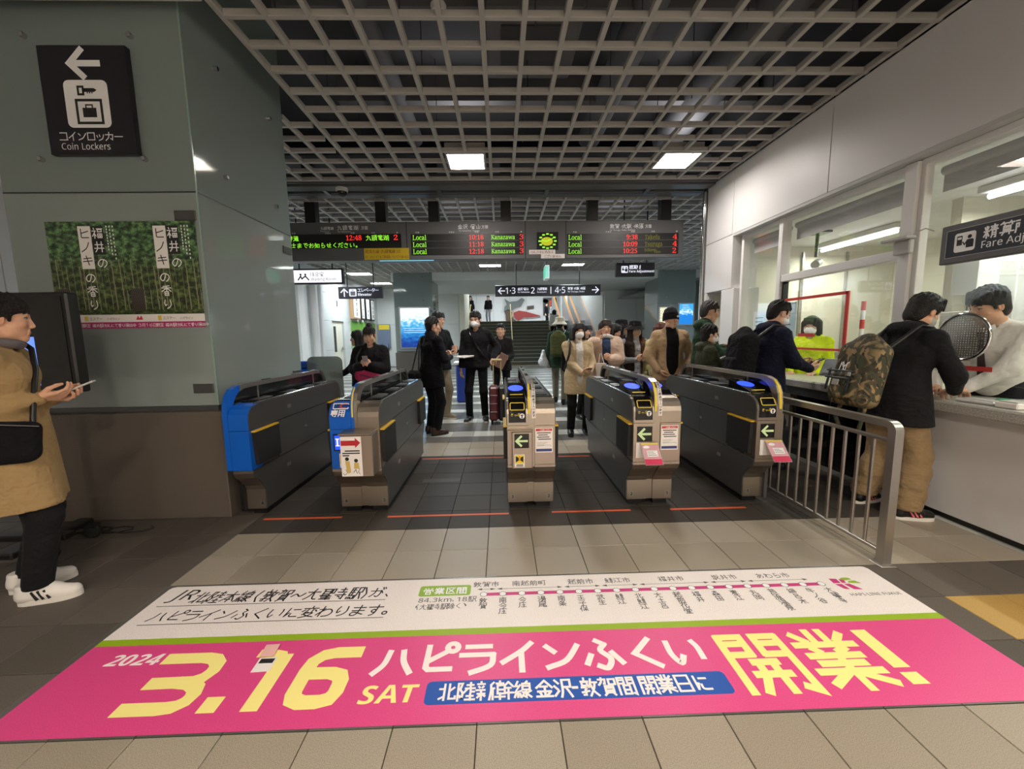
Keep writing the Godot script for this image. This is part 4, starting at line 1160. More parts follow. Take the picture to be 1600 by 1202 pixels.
	w += latin(m, at.call(1.42 + w, 0.672), "18", 0.034, false, false, 1.15); write(m, at.call(1.425 + w, 0.668), "駅", 0.045, 0.08)
	write(m, at.call(1.40, 0.615), "（大聖寺駅除く）", 0.045, 0.08, 1.0, 0.8)
	# the line map
	var cities := ["敦賀市", "南越前町", "越前市", "鯖江市", "福井市", "坂井市", "あわら市"]
	var cuts := [1.72, 1.83, 2.20, 2.41, 2.62, 3.02, 3.23, 3.58]
	for i in 7:
		var c: float = (cuts[i] + cuts[i + 1]) / 2
		write(m, at.call(c - cities[i].length() * 0.0245, 0.79), cities[i], 0.046, 0.085)
		ribbon(m, F2, PackedVector2Array([Vector2(cuts[i] + 0.02, 0.768), Vector2(cuts[i + 1] - 0.02, 0.768)]), 0.003)
		for e in [[cuts[i] + 0.004, 1.0], [cuts[i + 1] - 0.004, -1.0]]:
			poly(m, F2, PackedVector2Array([Vector2(e[0], 0.768), Vector2(e[0] + e[1] * 0.028, 0.777), Vector2(e[0] + e[1] * 0.028, 0.759)]))
	var st := ["敦賀", "南今庄", "今庄", "湯尾", "南条", "王子保", "武生", "鯖江", "北鯖江", "大土呂", "越前花堂", "福井", "森田", "春江", "丸岡", "芦原温泉", "細呂木", "牛ノ谷", "大聖寺"]
	var line := MB.new(); rect(line, F * Transform3D(Basis(), Vector3(0, 0, 0.0003)), 1.76, 0.711, 3.62, 0.737); part(o, "line_map", line, mat(srgb(196, 48, 122), 0.5))
	var dots := MB.new()
	for i in 19:
		var x := 1.762 + i * 0.1032
		write(m, at.call(x - 0.021, 0.652), st[i], 0.042, 0.1, 1.02, 1.0, 0.0, true)
		dots = MB.new(); dots.disc(F2 * Vector3(x, 0.724, 0.0002), F2.basis * Vector3(0.017, 0, 0), F2.basis * Vector3(0, 0.017, 0), 16); part(o, "station_dot", dots, M.white_print)
		m.disc(F2 * Vector3(x, 0.724, 0.0001), F2.basis * Vector3(0.02, 0, 0), F2.basis * Vector3(0, 0.02, 0), 16)
	part(o, "lettering", m, M.ink_grey, "grey line map lettering with the station names")
	# the leaf like emblem
	var k := 0.001
	m = MB.new()
	for s in ["0,70 40,70 45,108 5,112", "0,62 38,62 45,14 18,20", "50,62 82,62 112,10 66,14", "48,70 70,70 80,96 54,104"]: poly(m, at.call(3.69, 0.655), pts(s, k))
	part(o, "emblem", m, mat(srgb(196, 48, 122), 0.5))
	m = MB.new()
	for s in ["60,104 84,118 116,116 128,100 86,92", "80,70 100,88 134,88 150,62"]: poly(m, at.call(3.69, 0.655), pts(s, k))
	part(o, "emblem", m, mat(srgb(140, 180, 40), 0.5))
	m = MB.new(); latin(m, at.call(3.70, 0.615), "HAPI-LINE FUKUI", 0.021, false, false, 1.2); part(o, "lettering", m, M.ink_grey)
	# a leaflet lying on the figure one
	var lf := thing("leaflet", "small folded pink and white leaflet lying on the yellow figure one of the banner", "leaflet", V(-1.05, 0, -1.62))
	var q := MB.new(); q.box(Transform3D(Basis(Vector3.UP, 0.05), V(-1.035, 0.004, -1.595)), V(0.075, 0.002, 0.075)); part(lf, "sheet", q, M.paper)
	q = MB.new(); q.box(Transform3D(Basis(Vector3.UP, 0.05) * Basis(Vector3.RIGHT, 0.12), V(-1.05, 0.012, -1.665)), V(0.06, 0.002, 0.06)); part(lf, "flap", q, M.paper_pink)
	q = MB.new(); rect(q, face_floor(-1.065, -1.6, 0.0056), 0, 0, 0.06, 0.025); part(lf, "print_block", q, M.ink)

# ------------------------------------------------------------------ ticket gates
const GZ := -2.97
func gate_prism(poly_: PackedVector2Array, x0: float, x1: float) -> MB:
	var m := MB.new(); m.prism(poly_, x1 - x0, Transform3D(Basis(Vector3(0, 0, -1), Vector3.UP, Vector3.RIGHT), V(x0, 0, GZ))); return m

func clip_poly(a: PackedVector2Array, x0: float, y0: float, x1: float, y1: float) -> PackedVector2Array:
	var r := Geometry2D.intersect_polygons(a, PackedVector2Array([Vector2(x0, y0), Vector2(x1, y0), Vector2(x1, y1), Vector2(x0, y1)]))
	return r[0] if r.size() else PackedVector2Array()

func gate_half(g: Node3D, x0: float, x1: float, out: float, blue: bool, reader: bool) -> void:
	# out: which side (x) faces a lane, +1 or -1
	var side := pts("0.13,0.055 0.13,0.215 0.118,0.25 0.06,0.315 0.02,0.345 0.0,0.385 0.0,0.80 0.008,0.835 0.03,0.868 0.065,0.89 0.12,0.902 1.59,0.902 1.645,0.89 1.68,0.868 1.702,0.835 1.71,0.80 1.71,0.385 1.69,0.345 1.65,0.315 1.592,0.25 1.58,0.215 1.58,0.055")
	var front = M.blue_paint if blue else M.steel_gate
	part(g, "plinth", gate_prism(pts("0.17,0 1.54,0 1.54,0.054 0.17,0.054"), x0 + 0.02, x1 - 0.02), M.black)
	part(g, "foot", gate_prism(clip_poly(side, -1, 0, 3, 0.405), x0, x1), M.steel_gate, "brushed steel foot")
	part(g, "front_box", gate_prism(clip_poly(side, -1, 0.408, 0.14, 0.708), x0, x1), front)
	part(g, "hood", gate_prism(clip_poly(side, -1, 0.711, 0.15, 1.0), x0, x1), front)
	part(g, "housing", gate_prism(clip_poly(side, 0.142, 0.408, 3, 0.708), x0, x1), M.gate_side)
	part(g, "housing", gate_prism(clip_poly(side, 0.152, 0.711, 3, 1.0), x0, x1), M.gate_side)
	# the lane side: grey panels, proud of the housing
	var xs := x1 if out > 0 else x0 - 0.006
	var inset := Geometry2D.offset_polygon(side, -0.006)[0]
	for w in [["side_panel", -1, 0.0, 3, 0.404], ["side_panel", -1, 0.714, 3, 1.0], ["side_panel", 0.365, 0.411, 0.87, 0.708], ["side_panel", 0.874, 0.411, 1.345, 0.708]]:
		part(g, w[0], gate_prism(clip_poly(inset, w[1], w[2], w[3], w[4]), xs, xs + 0.006), M.gate_side)
	for w in [[0.58, 0.80, 0.028, 0.016], [0.85, 0.565, 0.02, 0.01], [0.50, 0.30, 0.03, 0.016]]:
		part(g, "latch", gate_prism(rr(w[0] - w[2], w[1] - w[3], w[0] + w[2], w[1] + w[3], 0.006), xs - 0.001, xs + 0.0085), M.steel)
	for s in [[0.03, 0.355], [1.355, 1.68]]:
		var xf := x1 if out > 0 else x0 - 0.03
		part(g, "flap", gate_prism(pts("%f,0.44 %f,0.44 %f,0.692 %f,0.692" % [s[0] + 0.02, s[1], s[1], s[0]]), xf, xf + 0.03), M.rubber, "black rubber flap folded against the side")
		part(g, "flap_edge", gate_prism(pts("%f,0.693 %f,0.693 %f,0.703 %f,0.703" % [s[0], s[1], s[1], s[0]]), xf, xf + 0.03), M.yellow)
	# black deck on top with slots
	var d := MB.new(); d.bb(V(x0 + 0.01, 0.898, GZ - 1.58), V(x1 - 0.012, 0.911, GZ - 0.15), 0.003); part(g, "deck", d, M.black_gloss)
	for s in [0.22, 0.62, 0.98, 1.3]:
		if reader and s < 0.5: continue
		part(g, "slot_plate", B(V(x0 + 0.03, 0.909, GZ - s - 0.2), V(x1 - 0.035, 0.917, GZ - s), 0.003), M.steel_dark if s < 0.5 or s > 1.2 else M.black)
		part(g, "slot_trim", B(V(x0 + 0.04, 0.915, GZ - s - 0.19), V(x1 - 0.045, 0.9185, GZ - s - 0.15)), M.steel)
	var e := MB.new(); var xe := x1 - 0.004 if out > 0 else x0 + 0.004
	e.tube([V(xe, 0.906, GZ - 0.1), V(xe, 0.906, GZ - 1.62)], 0.006, 8); part(g, "edge_rail", e, M.chrome)
	if reader:
		var w0 := x0 + 0.012; var w1 := x1 - 0.014
		part(g, "card_reader", gate_prism(pts("-0.006,0.735 -0.008,0.80 0.002,0.84 0.026,0.876 0.075,0.905 0.15,0.925 0.43,0.985 0.43,0.905 0.08,0.89 0.02,0.85 0.004,0.80 0.004,0.735"), w0, w1), M.black_gloss, "black ticket and card reader")
		var cx := (w0 + w1) / 2
		var n := Vector3(0, 0.977, 0.209)
		var ring := MB.new(); ring.disc(V(cx, 0.9585, GZ - 0.295), Vector3(0.062, 0, 0), Vector3(0, 0.015, -0.07), 28); part(g, "touch_disc", ring, M.led_blue, "glowing blue touch disc")
		var yl := MB.new()
		yl.bb(V(cx - 0.05, 0.927, GZ - 0.135), V(cx + 0.05, 0.932, GZ - 0.12))
		var fp := Transform3D(Basis(Vector3.RIGHT, -0.55), V(cx, 0.855, GZ - 0.006))
		ribbon(yl, fp, rr(-0.052, -0.03, 0.052, 0.028, 0.008) + PackedVector2Array([Vector2(0.052, 0.020)]), 0.006, 0.006)
		part(g, "yellow_trim", yl, M.sticker_yellow)
		var wi := MB.new(); wi.disc(V(cx + 0.035, 0.785, GZ + 0.010), Vector3(0.02, 0, 0), Vector3(0, 0.02, 0), 20); part(g, "icon", wi, M.white_print)
		var hi := MB.new(); hi.bb(V(cx + 0.031, 0.768, GZ + 0.0105), V(cx + 0.039, 0.792, GZ + 0.0115)); hi.bb(V(cx + 0.025, 0.789, GZ + 0.0105), V(cx + 0.045, 0.796, GZ + 0.0115)); part(g, "icon", hi, M.ink)
		var lt := MB.new(); write(lt, face_front(cx - 0.05, 0.785, GZ + 0.0105), "きっぷ" if GC.has("き") else "切符", 0.022, 0.1); part(g, "lettering", lt, M.sticker_yellow)

func gate_fill() -> PackedVector2Array: return pts("0.139,0.055 0.139,0.218 0.125,0.255 0.067,0.32 0.027,0.35 0.008,0.388 0.008,0.713 1.70,0.713 1.70,0.39 1.64,0.32 1.585,0.255 1.57,0.055")

func gate_spine(g: Node3D, x0: float, x1: float, mats: Array) -> void:
	var outer := pts("0.0,0.715 0.0,0.84 0.012,0.92 0.04,0.975 0.085,1.015 0.15,1.035 0.24,1.04 1.48,1.04 1.56,1.035 1.62,1.015 1.665,0.975 1.695,0.92 1.71,0.84 1.71,0.715")
	var inner := pts("1.66,0.85 1.652,0.905 1.628,0.955 1.595,0.985 1.55,1.002 1.48,1.007 0.30,1.007 0.22,1.003 0.16,0.985 0.115,0.955 0.082,0.905 0.07,0.85 0.07,0.715")
	var band := PackedVector2Array(outer)
	band.append(Vector2(1.66, 0.715)); band.append_array(inner)
	var k := mats.size()
	for i in k:
		var xa := lerpf(x0, x1, float(i) / k) + (0.0 if i == 0 else 0.001); var xb := lerpf(x0, x1, float(i + 1) / k)
		part(g, "rail_front", gate_prism(clip_poly(band, -1, 0, 0.17, 2), xa, xb), mats[i]); part(g, "hand_rail", gate_prism(clip_poly(band, 0.172, 0.95, 1.55, 2), xa, xb), M.steel); part(g, "rail_end", gate_prism(clip_poly(band, 1.552, 0, 3, 2), xa, xb), M.gate_side)
	part(g, "dark_screen", gate_prism(pts("0.075,0.905 0.09,0.93 0.12,0.965 0.17,0.99 0.22,1.003 1.5,1.003 1.56,0.99 1.61,0.965 1.65,0.905"), (x0 + x1) / 2 - 0.003, (x0 + x1) / 2 + 0.003), pane(srgb(20, 22, 24), 0.65, 0.1))
	for s in [0.42, 1.42]: part(g, "post", B(V((x0 + x1) / 2 - 0.006, 0.90, GZ - s - 0.012), V((x0 + x1) / 2 + 0.006, 1.01, GZ - s)), M.steel)
	for s in [0.5, 1.0, 1.35]: part(g, "rail_lamp", B(V(x0 + 0.012, 1.038, GZ - s - 0.13), V(x1 - 0.012, 1.048, GZ - s), 0.004), M.black)

func digit(g: Node3D, x: float, t: String) -> void:
	var p := MB.new(); poly(p, face_front(x, 0.09, GZ - 0.128), rr(-0.018, -0.012, 0.018, 0.034, 0.004)); part(g, "number_plate", p, M.steel)
	var m := MB.new(); latin(m, face_front(x - 0.007, 0.09, GZ - 0.1275), t, 0.024); part(g, "lettering", m, M.ink)

func strip_on_arch(g: Node3D, x0: float, x1: float, y_low: float, m: Material, text: String, w0: float) -> void:
	# a sticker that follows the arched front of the rail
	var path := [Vector2(-0.0015, y_low), Vector2(-0.0015, 0.84), Vector2(0.0105, 0.921), Vector2(0.0388, 0.976), Vector2(0.084, 1.0165)]
	var b := MB.new()
	for i in path.size() - 1:
		b.q(V(x0, path[i].y, GZ - path[i].x), V(x1, path[i].y, GZ - path[i].x), V(x1, path[i + 1].y, GZ - path[i + 1].x), V(x0, path[i + 1].y, GZ - path[i + 1].x))
	part(g, "sticker", b, m)
	if text:
		var l := MB.new()
		var n := text.length()
		var total := 0.0
		for i in path.size() - 1: total += path[i].distance_to(path[i + 1])
		for c in n:
			var dist := total * (1.0 - (c + 0.9) / (n + 0.3))
			var i := 0
			while i < path.size() - 2 and dist > path[i].distance_to(path[i + 1]): dist -= path[i].distance_to(path[i + 1]); i += 1
			var dir: Vector2 = (path[i + 1] - path[i]).normalized()
			var p: Vector2 = path[i] + dir * dist
			var up := Vector3(0, dir.y, -dir.x)
			var tr := Transform3D(Basis(Vector3.RIGHT, up, Vector3.RIGHT.cross(up)), V((x0 + x1) / 2 - w0 / 2, p.y, GZ - p.x))
			tr.origin += tr.basis.z * 0.001
			write(l, tr, text[c], w0, 0.13)
		part(g, "lettering", l, M.ink)

func arrow_panel(g: Node3D, x: float, y: float, z: float, s := 0.125) -> void:
	part(g, "arrow_screen", B(V(x - s / 2, y - s / 2, z - 0.004), V(x + s / 2, y + s / 2, z + 0.002), 0.001), M.black_gloss)
	var m := MB.new(); arrow(m, face_front(0, 0, z + 0.0025), x, y, s * 0.74, "l", 0.2); part(g, "arrow", m, M.arrow_green, "pale green arrow pointing left")

func notice(g: Node3D, x0: float, y0: float, x1: float, y1: float, z: float) -> void:
	part(g, "notice", B(V(x0, y0, z), V(x1, y1, z + 0.0015)), M.paper, "white notice with a red heading")
	var F := face_front(x0, y0, z + 0.002); var w := x1 - x0; var h := y1 - y0
	var m := MB.new(); rect(m, F, 0.005, h * 0.87, w - 0.005, h * 0.97); part(g, "heading", m, M.red_print)
	m = MB.new(); write(m, F * Transform3D(Basis(), V(w * 0.26, h * 0.885, 0.0004)), "ご注意ください", w * 0.085, 0.12); part(g, "lettering", m, M.white_print)
	m = MB.new()
	for k in 4: rect(m, F, w * 0.1 + 0.01 * (k % 2), h * (0.78 - k * 0.085), w * 0.9 - 0.012 * ((k * 2) % 3), h * (0.815 - k * 0.085))
	for k in 3: rect(m, F, w * 0.1, h * (0.40 - k * 0.05), w * (0.7 - 0.1 * k), h * (0.408 - k * 0.05))
	ribbon(m, F, pts("0.1,0.27 0.88,0.3 0.9,0.24", 1.0) * Transform2D(0, Vector2(w, h), 0, Vector2()), 0.0015)
	part(g, "print_lines", m, M.ink)
	m = MB.new(); rect(m, F, 0.006, h * 0.04, w - 0.006, h * 0.15); part(g, "footer", m, M.navy_print)

func caution(g: Node3D, x0: float, y0: float, z: float, s: float) -> void:
	part(g, "sticker", B(V(x0, y0, z), V(x0 + s, y0 + s * 1.3, z + 0.0012)), M.paper)
	var F := face_front(x0, y0, z + 0.0016)
	var m := MB.new(); rect(m, F, s * 0.06, s * 0.36, s * 0.94, s * 1.24); part(g, "yellow_field", m, M.sticker_yellow)
	m = MB.new(); F.origin.z += 0.0003
	poly(m, F, pts("0.12,0.5 0.42,0.68 0.42,0.98 0.12,1.12", s)); poly(m, F, pts("0.88,0.5 0.58,0.68 0.58,0.98 0.88,1.12", s))
	for k in 2: rect(m, F, s * (0.14 + 0.06 * k), s * (0.08 + 0.13 * k), s * 0.86, s * (0.15 + 0.13 * k))
	part(g, "print_mark", m, M.ink)
	m = MB.new(); rect(m, F, s * 0.47, s * 0.62, s * 0.53, s * 0.95); m.disc(F * Vector3(s * 0.5, s * 1.06, 0), Vector3(s * 0.06, 0, 0), Vector3(0, s * 0.06, 0), 12); part(g, "red_figure", m, M.red_print)

func flyer_holder(called_label: String, x: float) -> void:
	var o := thing("flyer_holder", called_label, "flyer holder", V(x, 0.5, GZ + 0.05), "pink flyer holders on the gates")
	var back := MB.new(); back.bb(V(x - 0.075, 0.44, GZ + 0.003), V(x + 0.03, 0.56, GZ + 0.006)); part(o, "back_plate", back, M.paper)
	var tl := Transform3D(Basis(Vector3.RIGHT, -0.75), V(x, 0.555, GZ + 0.02))
	var m := MB.new(); m.box(tl * Transform3D(Basis(), V(0.02, -0.085, 0.0)), V(0.135, 0.185, 0.004)); part(o, "pocket", m, M.plastic)
	m = MB.new(); m.box(tl * Transform3D(Basis(), V(0.02, -0.085, 0.0)), V(0.128, 0.178, 0.002)); part(o, "flyer", m, mat(srgb(226, 150, 168), 0.5), "pink flyer")
	var F := tl * Transform3D(Basis(), V(-0.045, -0.175, 0.0024))
	m = MB.new(); rect(m, F, 0, 0.0, 0.128, 0.045); part(o, "red_block", m, mat(srgb(206, 52, 92), 0.5))
	m = MB.new(); rect(m, F, 0.03, 0.065, 0.11, 0.115, 0.0002); m.disc(F * Vector3(0.035, 0.145, 0.0002), F.basis * Vector3(0.025, 0, 0), F.basis * Vector3(0, 0.012, 0), 14); part(o, "white_block", m, M.white_print)
	m = MB.new()
	for k in 3: rect(m, F, 0.035, 0.075 + 0.013 * k, 0.1 - 0.01 * k, 0.079 + 0.013 * k, 0.0005)
	part(o, "print_lines", m, M.ink_grey)
	m = MB.new(); rect(m, F, 0.0, 0.166, 0.128, 0.178, 0.0003); part(o, "yellow_strip", m, M.sticker_yellow)

func build_gates() -> void:
	var grp := "ticket gates"
	var steel = M.steel_gate
	# gate beside the pillar
	var g := thing("ticket_gate", "slim ticket gate with an all blue front beside the granite pillar", "ticket gate", V(-1.97, 0, -3.8), grp)
	gate_half(g, -2.02, -1.878, 1.0, true, false); gate_spine(g, -2.06, -2.022, [M.blue_paint]); digit(g, -1.905, "4")
	part(g, "back_panel", gate_prism(pts("0.1,0.05 1.6,0.05 1.6,0.9 0.1,0.9"), -2.05, -2.022), M.black)
	part(g, "front_strip", gate_prism(pts("0.0,0.41 0.05,0.41 0.05,0.714 0.0,0.714"), -2.06, -2.022), M.blue_paint)
	# the IC gate
	g = thing("ticket_gate", "wide ticket gate with a blue IC front and a red arrow notice", "ticket gate", V(-1.1, 0, -3.8), grp)
	gate_half(g, -1.283, -1.127, -1.0, true, false); gate_half(g, -1.075, -0.92, 1.0, false, false); gate_spine(g, -1.125, -1.077, [M.blue_paint, steel])
	part(g, "middle_strip", gate_prism(gate_fill(), -1.126, -1.076), steel)
	digit(g, -1.25, "4"); digit(g, -0.95, "3")
	part(g, "screen_frame", B(V(-1.262, 0.545, GZ - 0.002), V(-1.13, 0.675, GZ + 0.004), 0.002), M.black)
	part(g, "lit_screen", B(V(-1.252, 0.557, GZ), V(-1.13, 0.665, GZ + 0.0046)), M.screen_blue, "lit blue screen")
	var m := MB.new(); latin(m, face_front(-1.246, 0.582, GZ + 0.005), "IC", 0.06, true, false, 1.05); part(g, "lettering", m, M.sign_white)
	var tilt := Transform3D(Basis(Vector3.RIGHT, -0.62), V(-1.265, 0.853, GZ - 0.006))
	m = MB.new(); write(m, tilt * Transform3D(Basis(), V(0.005, -0.055, 0.012)), "専用", 0.052, 0.14, 1.05)
	ribbon(m, tilt, rr(0.015, 0.008, 0.125, 0.05, 0.008), 0.008, 0.011); part(g, "lettering", m, M.white_print)
	m = MB.new(); latin(m, tilt * Transform3D(Basis(), V(0.03, 0.012, 0.012)), "I", 0.034, true, false, 1.6, 0.2); part(g, "lettering", m, mat(srgb(60, 66, 62), 0.5))
	m = MB.new(); latin(m, tilt * Transform3D(Basis(), V(0.058, 0.012, 0.012)), "C", 0.034, true, false, 2.0, 0.2); part(g, "lettering", m, M.red_print)
	caution(g, -1.225, 0.40 + 0.015, GZ + 0.0005, 0.085)
	strip_on_arch(g, -1.117, -1.105, 0.80, M.sticker_yellow, "", 0.01)
	var bx := MB.new(); bx.bb(V(-1.155, 0.392, GZ + 0.005), V(-0.93, 0.70, GZ + 0.15), 0.006); part(g, "notice_box", bx, steel, "steel box jutting from the front")
	part(g, "box_lid", B(V(-1.165, 0.70, GZ - 0.0), V(-0.925, 0.715, GZ + 0.16), 0.004), steel)
	part(g, "notice", B(V(-1.153, 0.40, GZ + 0.1505), V(-1.005, 0.69, GZ + 0.152)), M.paper, "white notice with a red arrow and two drawn figures")
	var F := face_front(-1.153, 0.40, GZ + 0.1525)
	m = MB.new(); poly(m, F, pts("0.004,0.225 0.105,0.225 0.105,0.208 0.142,0.245 0.105,0.282 0.105,0.262 0.004,0.262")); part(g, "red_arrow", m, mat(srgb(178, 34, 44), 0.5))
	m = MB.new()
	for k in 3: rect(m, F, 0.012 if k else 0.03, 0.182 - 0.017 * k, 0.135 if k < 2 else 0.06, 0.191 - 0.017 * k)
	part(g, "print_lines", m, M.ink)
	m = MB.new()
	for c in [[0.042, 0.128], [0.105, 0.115]]: m.disc(F * Vector3(c[0], c[1], 0.0002), Vector3(0.014, 0, 0), Vector3(0, 0.014, 0), 14)
	ribbon(m, F, pts("0.03,0.05 0.04,0.03 0.03,0.015 0.016,0.012 0.01,0.022"), 0.003); ribbon(m, F, pts("0.085,0.03 0.1,0.05 0.11,0.02"), 0.004); ribbon(m, F, pts("0.125,0.055 0.118,0.03 0.13,0.014"), 0.003)
	part(g, "drawn_figure", m, M.ink)
	m = MB.new(); poly(m, F, pts("0.028,0.115 0.06,0.11 0.066,0.03 0.045,0.02 0.035,0.05")); poly(m, F, pts("0.09,0.1 0.122,0.1 0.128,0.055 0.088,0.055")); part(g, "drawn_figure", m, mat(srgb(206, 176, 96), 0.6))
	# the middle gate
	var names := ["wide steel ticket gate in the middle with a protruding arrow box", "wide steel ticket gate with a pink flyer holder and two blue discs"]
	var xs := [0.036, 0.995]; var dg := [["3", "2"], ["2", "1"]]
	for i in 2:
		var x: float = xs[i]
		g = thing("ticket_gate", names[i], "ticket gate", V(x + 0.18, 0, -3.8), grp)
		gate_half(g, x, x + 0.155, -1.0, false, true); gate_half(g, x + 0.207, x + 0.36, 1.0, false, i == 1 and false); gate_spine(g, x + 0.156, x + 0.206, [steel])
		part(g, "middle_strip", gate_prism(gate_fill(), x + 0.156, x + 0.206), steel)
		digit(g, x + 0.035, dg[i][0]); digit(g, x + 0.325, dg[i][1])
		strip_on_arch(g, x + 0.158, x + 0.174, 0.80, M.sticker_yellow, "", 0.01)
		strip_on_arch(g, x + 0.188, x + 0.222 - 0.008, 0.765, M.paper, "切符は三枚まで入ります", 0.021)
		notice(g, x + 0.21, 0.50, x + 0.342, 0.69, GZ + 0.001)
		if i == 1:
			arrow_panel(g, x + 0.085, 0.625, GZ + 0.001, 0.118)
			var cx := x + 0.275
			part(g, "card_reader", gate_prism(pts("0.15,0.905 0.2,0.935 0.45,0.985 0.45,0.905"), x + 0.215, x + 0.348), M.black_gloss)
			var ring := MB.new(); ring.disc(V(cx, 0.9615, GZ - 0.32), Vector3(0.058, 0, 0), Vector3(0, 0.0138, -0.069), 28); part(g, "touch_disc", ring, M.led_blue, "glowing blue touch disc")
		else:
			part(g, "arrow_box", B(V(x + 0.033, 0.392, GZ + 0.002), V(x + 0.185, 0.672, GZ + 0.05), 0.004), steel, "steel box jutting from the front")
			part(g, "box_lid", B(V(x - 0.004, 0.675, GZ - 0.01), V(x + 0.19, 0.69, GZ + 0.055), 0.004), steel)
			arrow_panel(g, x + 0.105, 0.605, GZ + 0.052, 0.108); caution(g, x + 0.05, 0.405, GZ + 0.0505, 0.075)
	flyer_holder("pink flyers in a clear holder on the wide steel gate's front", 1.09)
	# the gate by the railing
	g = thing("ticket_gate", "slim steel ticket gate with two blue discs beside the railing", "ticket gate", V(2.04, 0, -3.8), grp)
	gate_half(g, 1.945, 2.10, -1.0, false, true); gate_spine(g, 2.101, 2.14, [steel]); digit(g, 1.985, "1")
	part(g, "back_panel", gate_prism(pts("0.1,0.05 1.6,0.05 1.6,0.9 0.1,0.9"), 2.10, 2.125), M.gate_side)
	part(g, "front_strip", gate_prism(pts("0.0,0.41 0.06,0.41 0.06,0.714 0.0,0.714"), 2.101, 2.14), steel)
	arrow_panel(g, 2.03, 0.63, GZ + 0.001, 0.11); strip_on_arch(g, 2.112, 2.13, 0.80, M.sticker_yellow, "", 0.01)
	part(g, "card_reader", gate_prism(pts("0.16,0.905 0.22,0.935 0.48,0.985 0.48,0.905"), 2.0, 2.099), M.black_gloss)
	var rg := MB.new(); rg.disc(V(2.055, 0.9715, GZ - 0.40), Vector3(0.042, 0, 0), Vector3(0, 0.010, -0.052), 28); part(g, "touch_disc", rg, M.led_blue, "glowing blue touch disc")
	flyer_holder("pink and red flyers in a clear holder on the gate by the railing", 2.05)

# ------------------------------------------------------------------ railing
func build_railing() -> void:
	var o := thing("railing", "low stainless steel railing with upright bars beside the last gate", "railing", V(2.25, 0, -2.7))
	var X := 2.25; var z0 := -2.17; var z1 := -3.45
	# flat bar post that bends over into the top rail
	var band := MB.new()
	var outer := PackedVector2Array(); var inner := PackedVector2Array()
	outer.append(Vector2(0, 0.0)); inner.append(Vector2(0.05, 0.0))
	for k in 7:
		var a := PI - PI / 2 * k / 6
		outer.append(Vector2(0.06 + 0.06 * cos(a), 0.80 + 0.06 * sin(a))); inner.append(Vector2(0.06 + 0.012 * cos(a), 0.80 + 0.02 * sin(a)))
	outer.append(Vector2(1.28, 0.86)); inner.append(Vector2(1.28, 0.82))
	inner.reverse(); outer.append_array(inner)
	band.prism(outer, 0.05, Transform3D(Basis(Vector3(0, 0, -1), Vector3.UP, Vector3.RIGHT), V(X - 0.025, 0.004, z0)))
	part(o, "post", band, M.steel)
	part(o, "base_plate", B(V(X - 0.045, 0, z0 - 0.07), V(X + 0.045, 0.006, z0 + 0.02), 0.002), M.steel)
	part(o, "middle_rail", B(V(X - 0.015, 0.735, z1), V(X + 0.015, 0.757, z0 - 0.045), 0.005), M.steel)
	part(o, "bottom_rail", B(V(X - 0.012, 0.06, z1), V(X + 0.012, 0.082, z0 - 0.045), 0.004), M.steel)
	part(o, "post", B(V(X - 0.022, 0, z1 - 0.04), V(X + 0.022, 0.84, z1), 0.005), M.steel)
	for k in 12: part(o, "bar", B(V(X - 0.007, 0.08, z0 - 0.155 - k * 0.1 - 0.011), V(X + 0.007, 0.737, z0 - 0.155 - k * 0.1 + 0.011), 0.003), M.steel)
# ------------------------------------------------------------------ departure board
func led(o: Node3D, text: String, x: float, y: float, m: Material, cap := 0.062, sx := 1.0) -> float:
	var b := MB.new(); var w := latin(b, face_front(x, y, -6.957), text, cap, false, true, sx); part(o, "lettering", b, m); return w

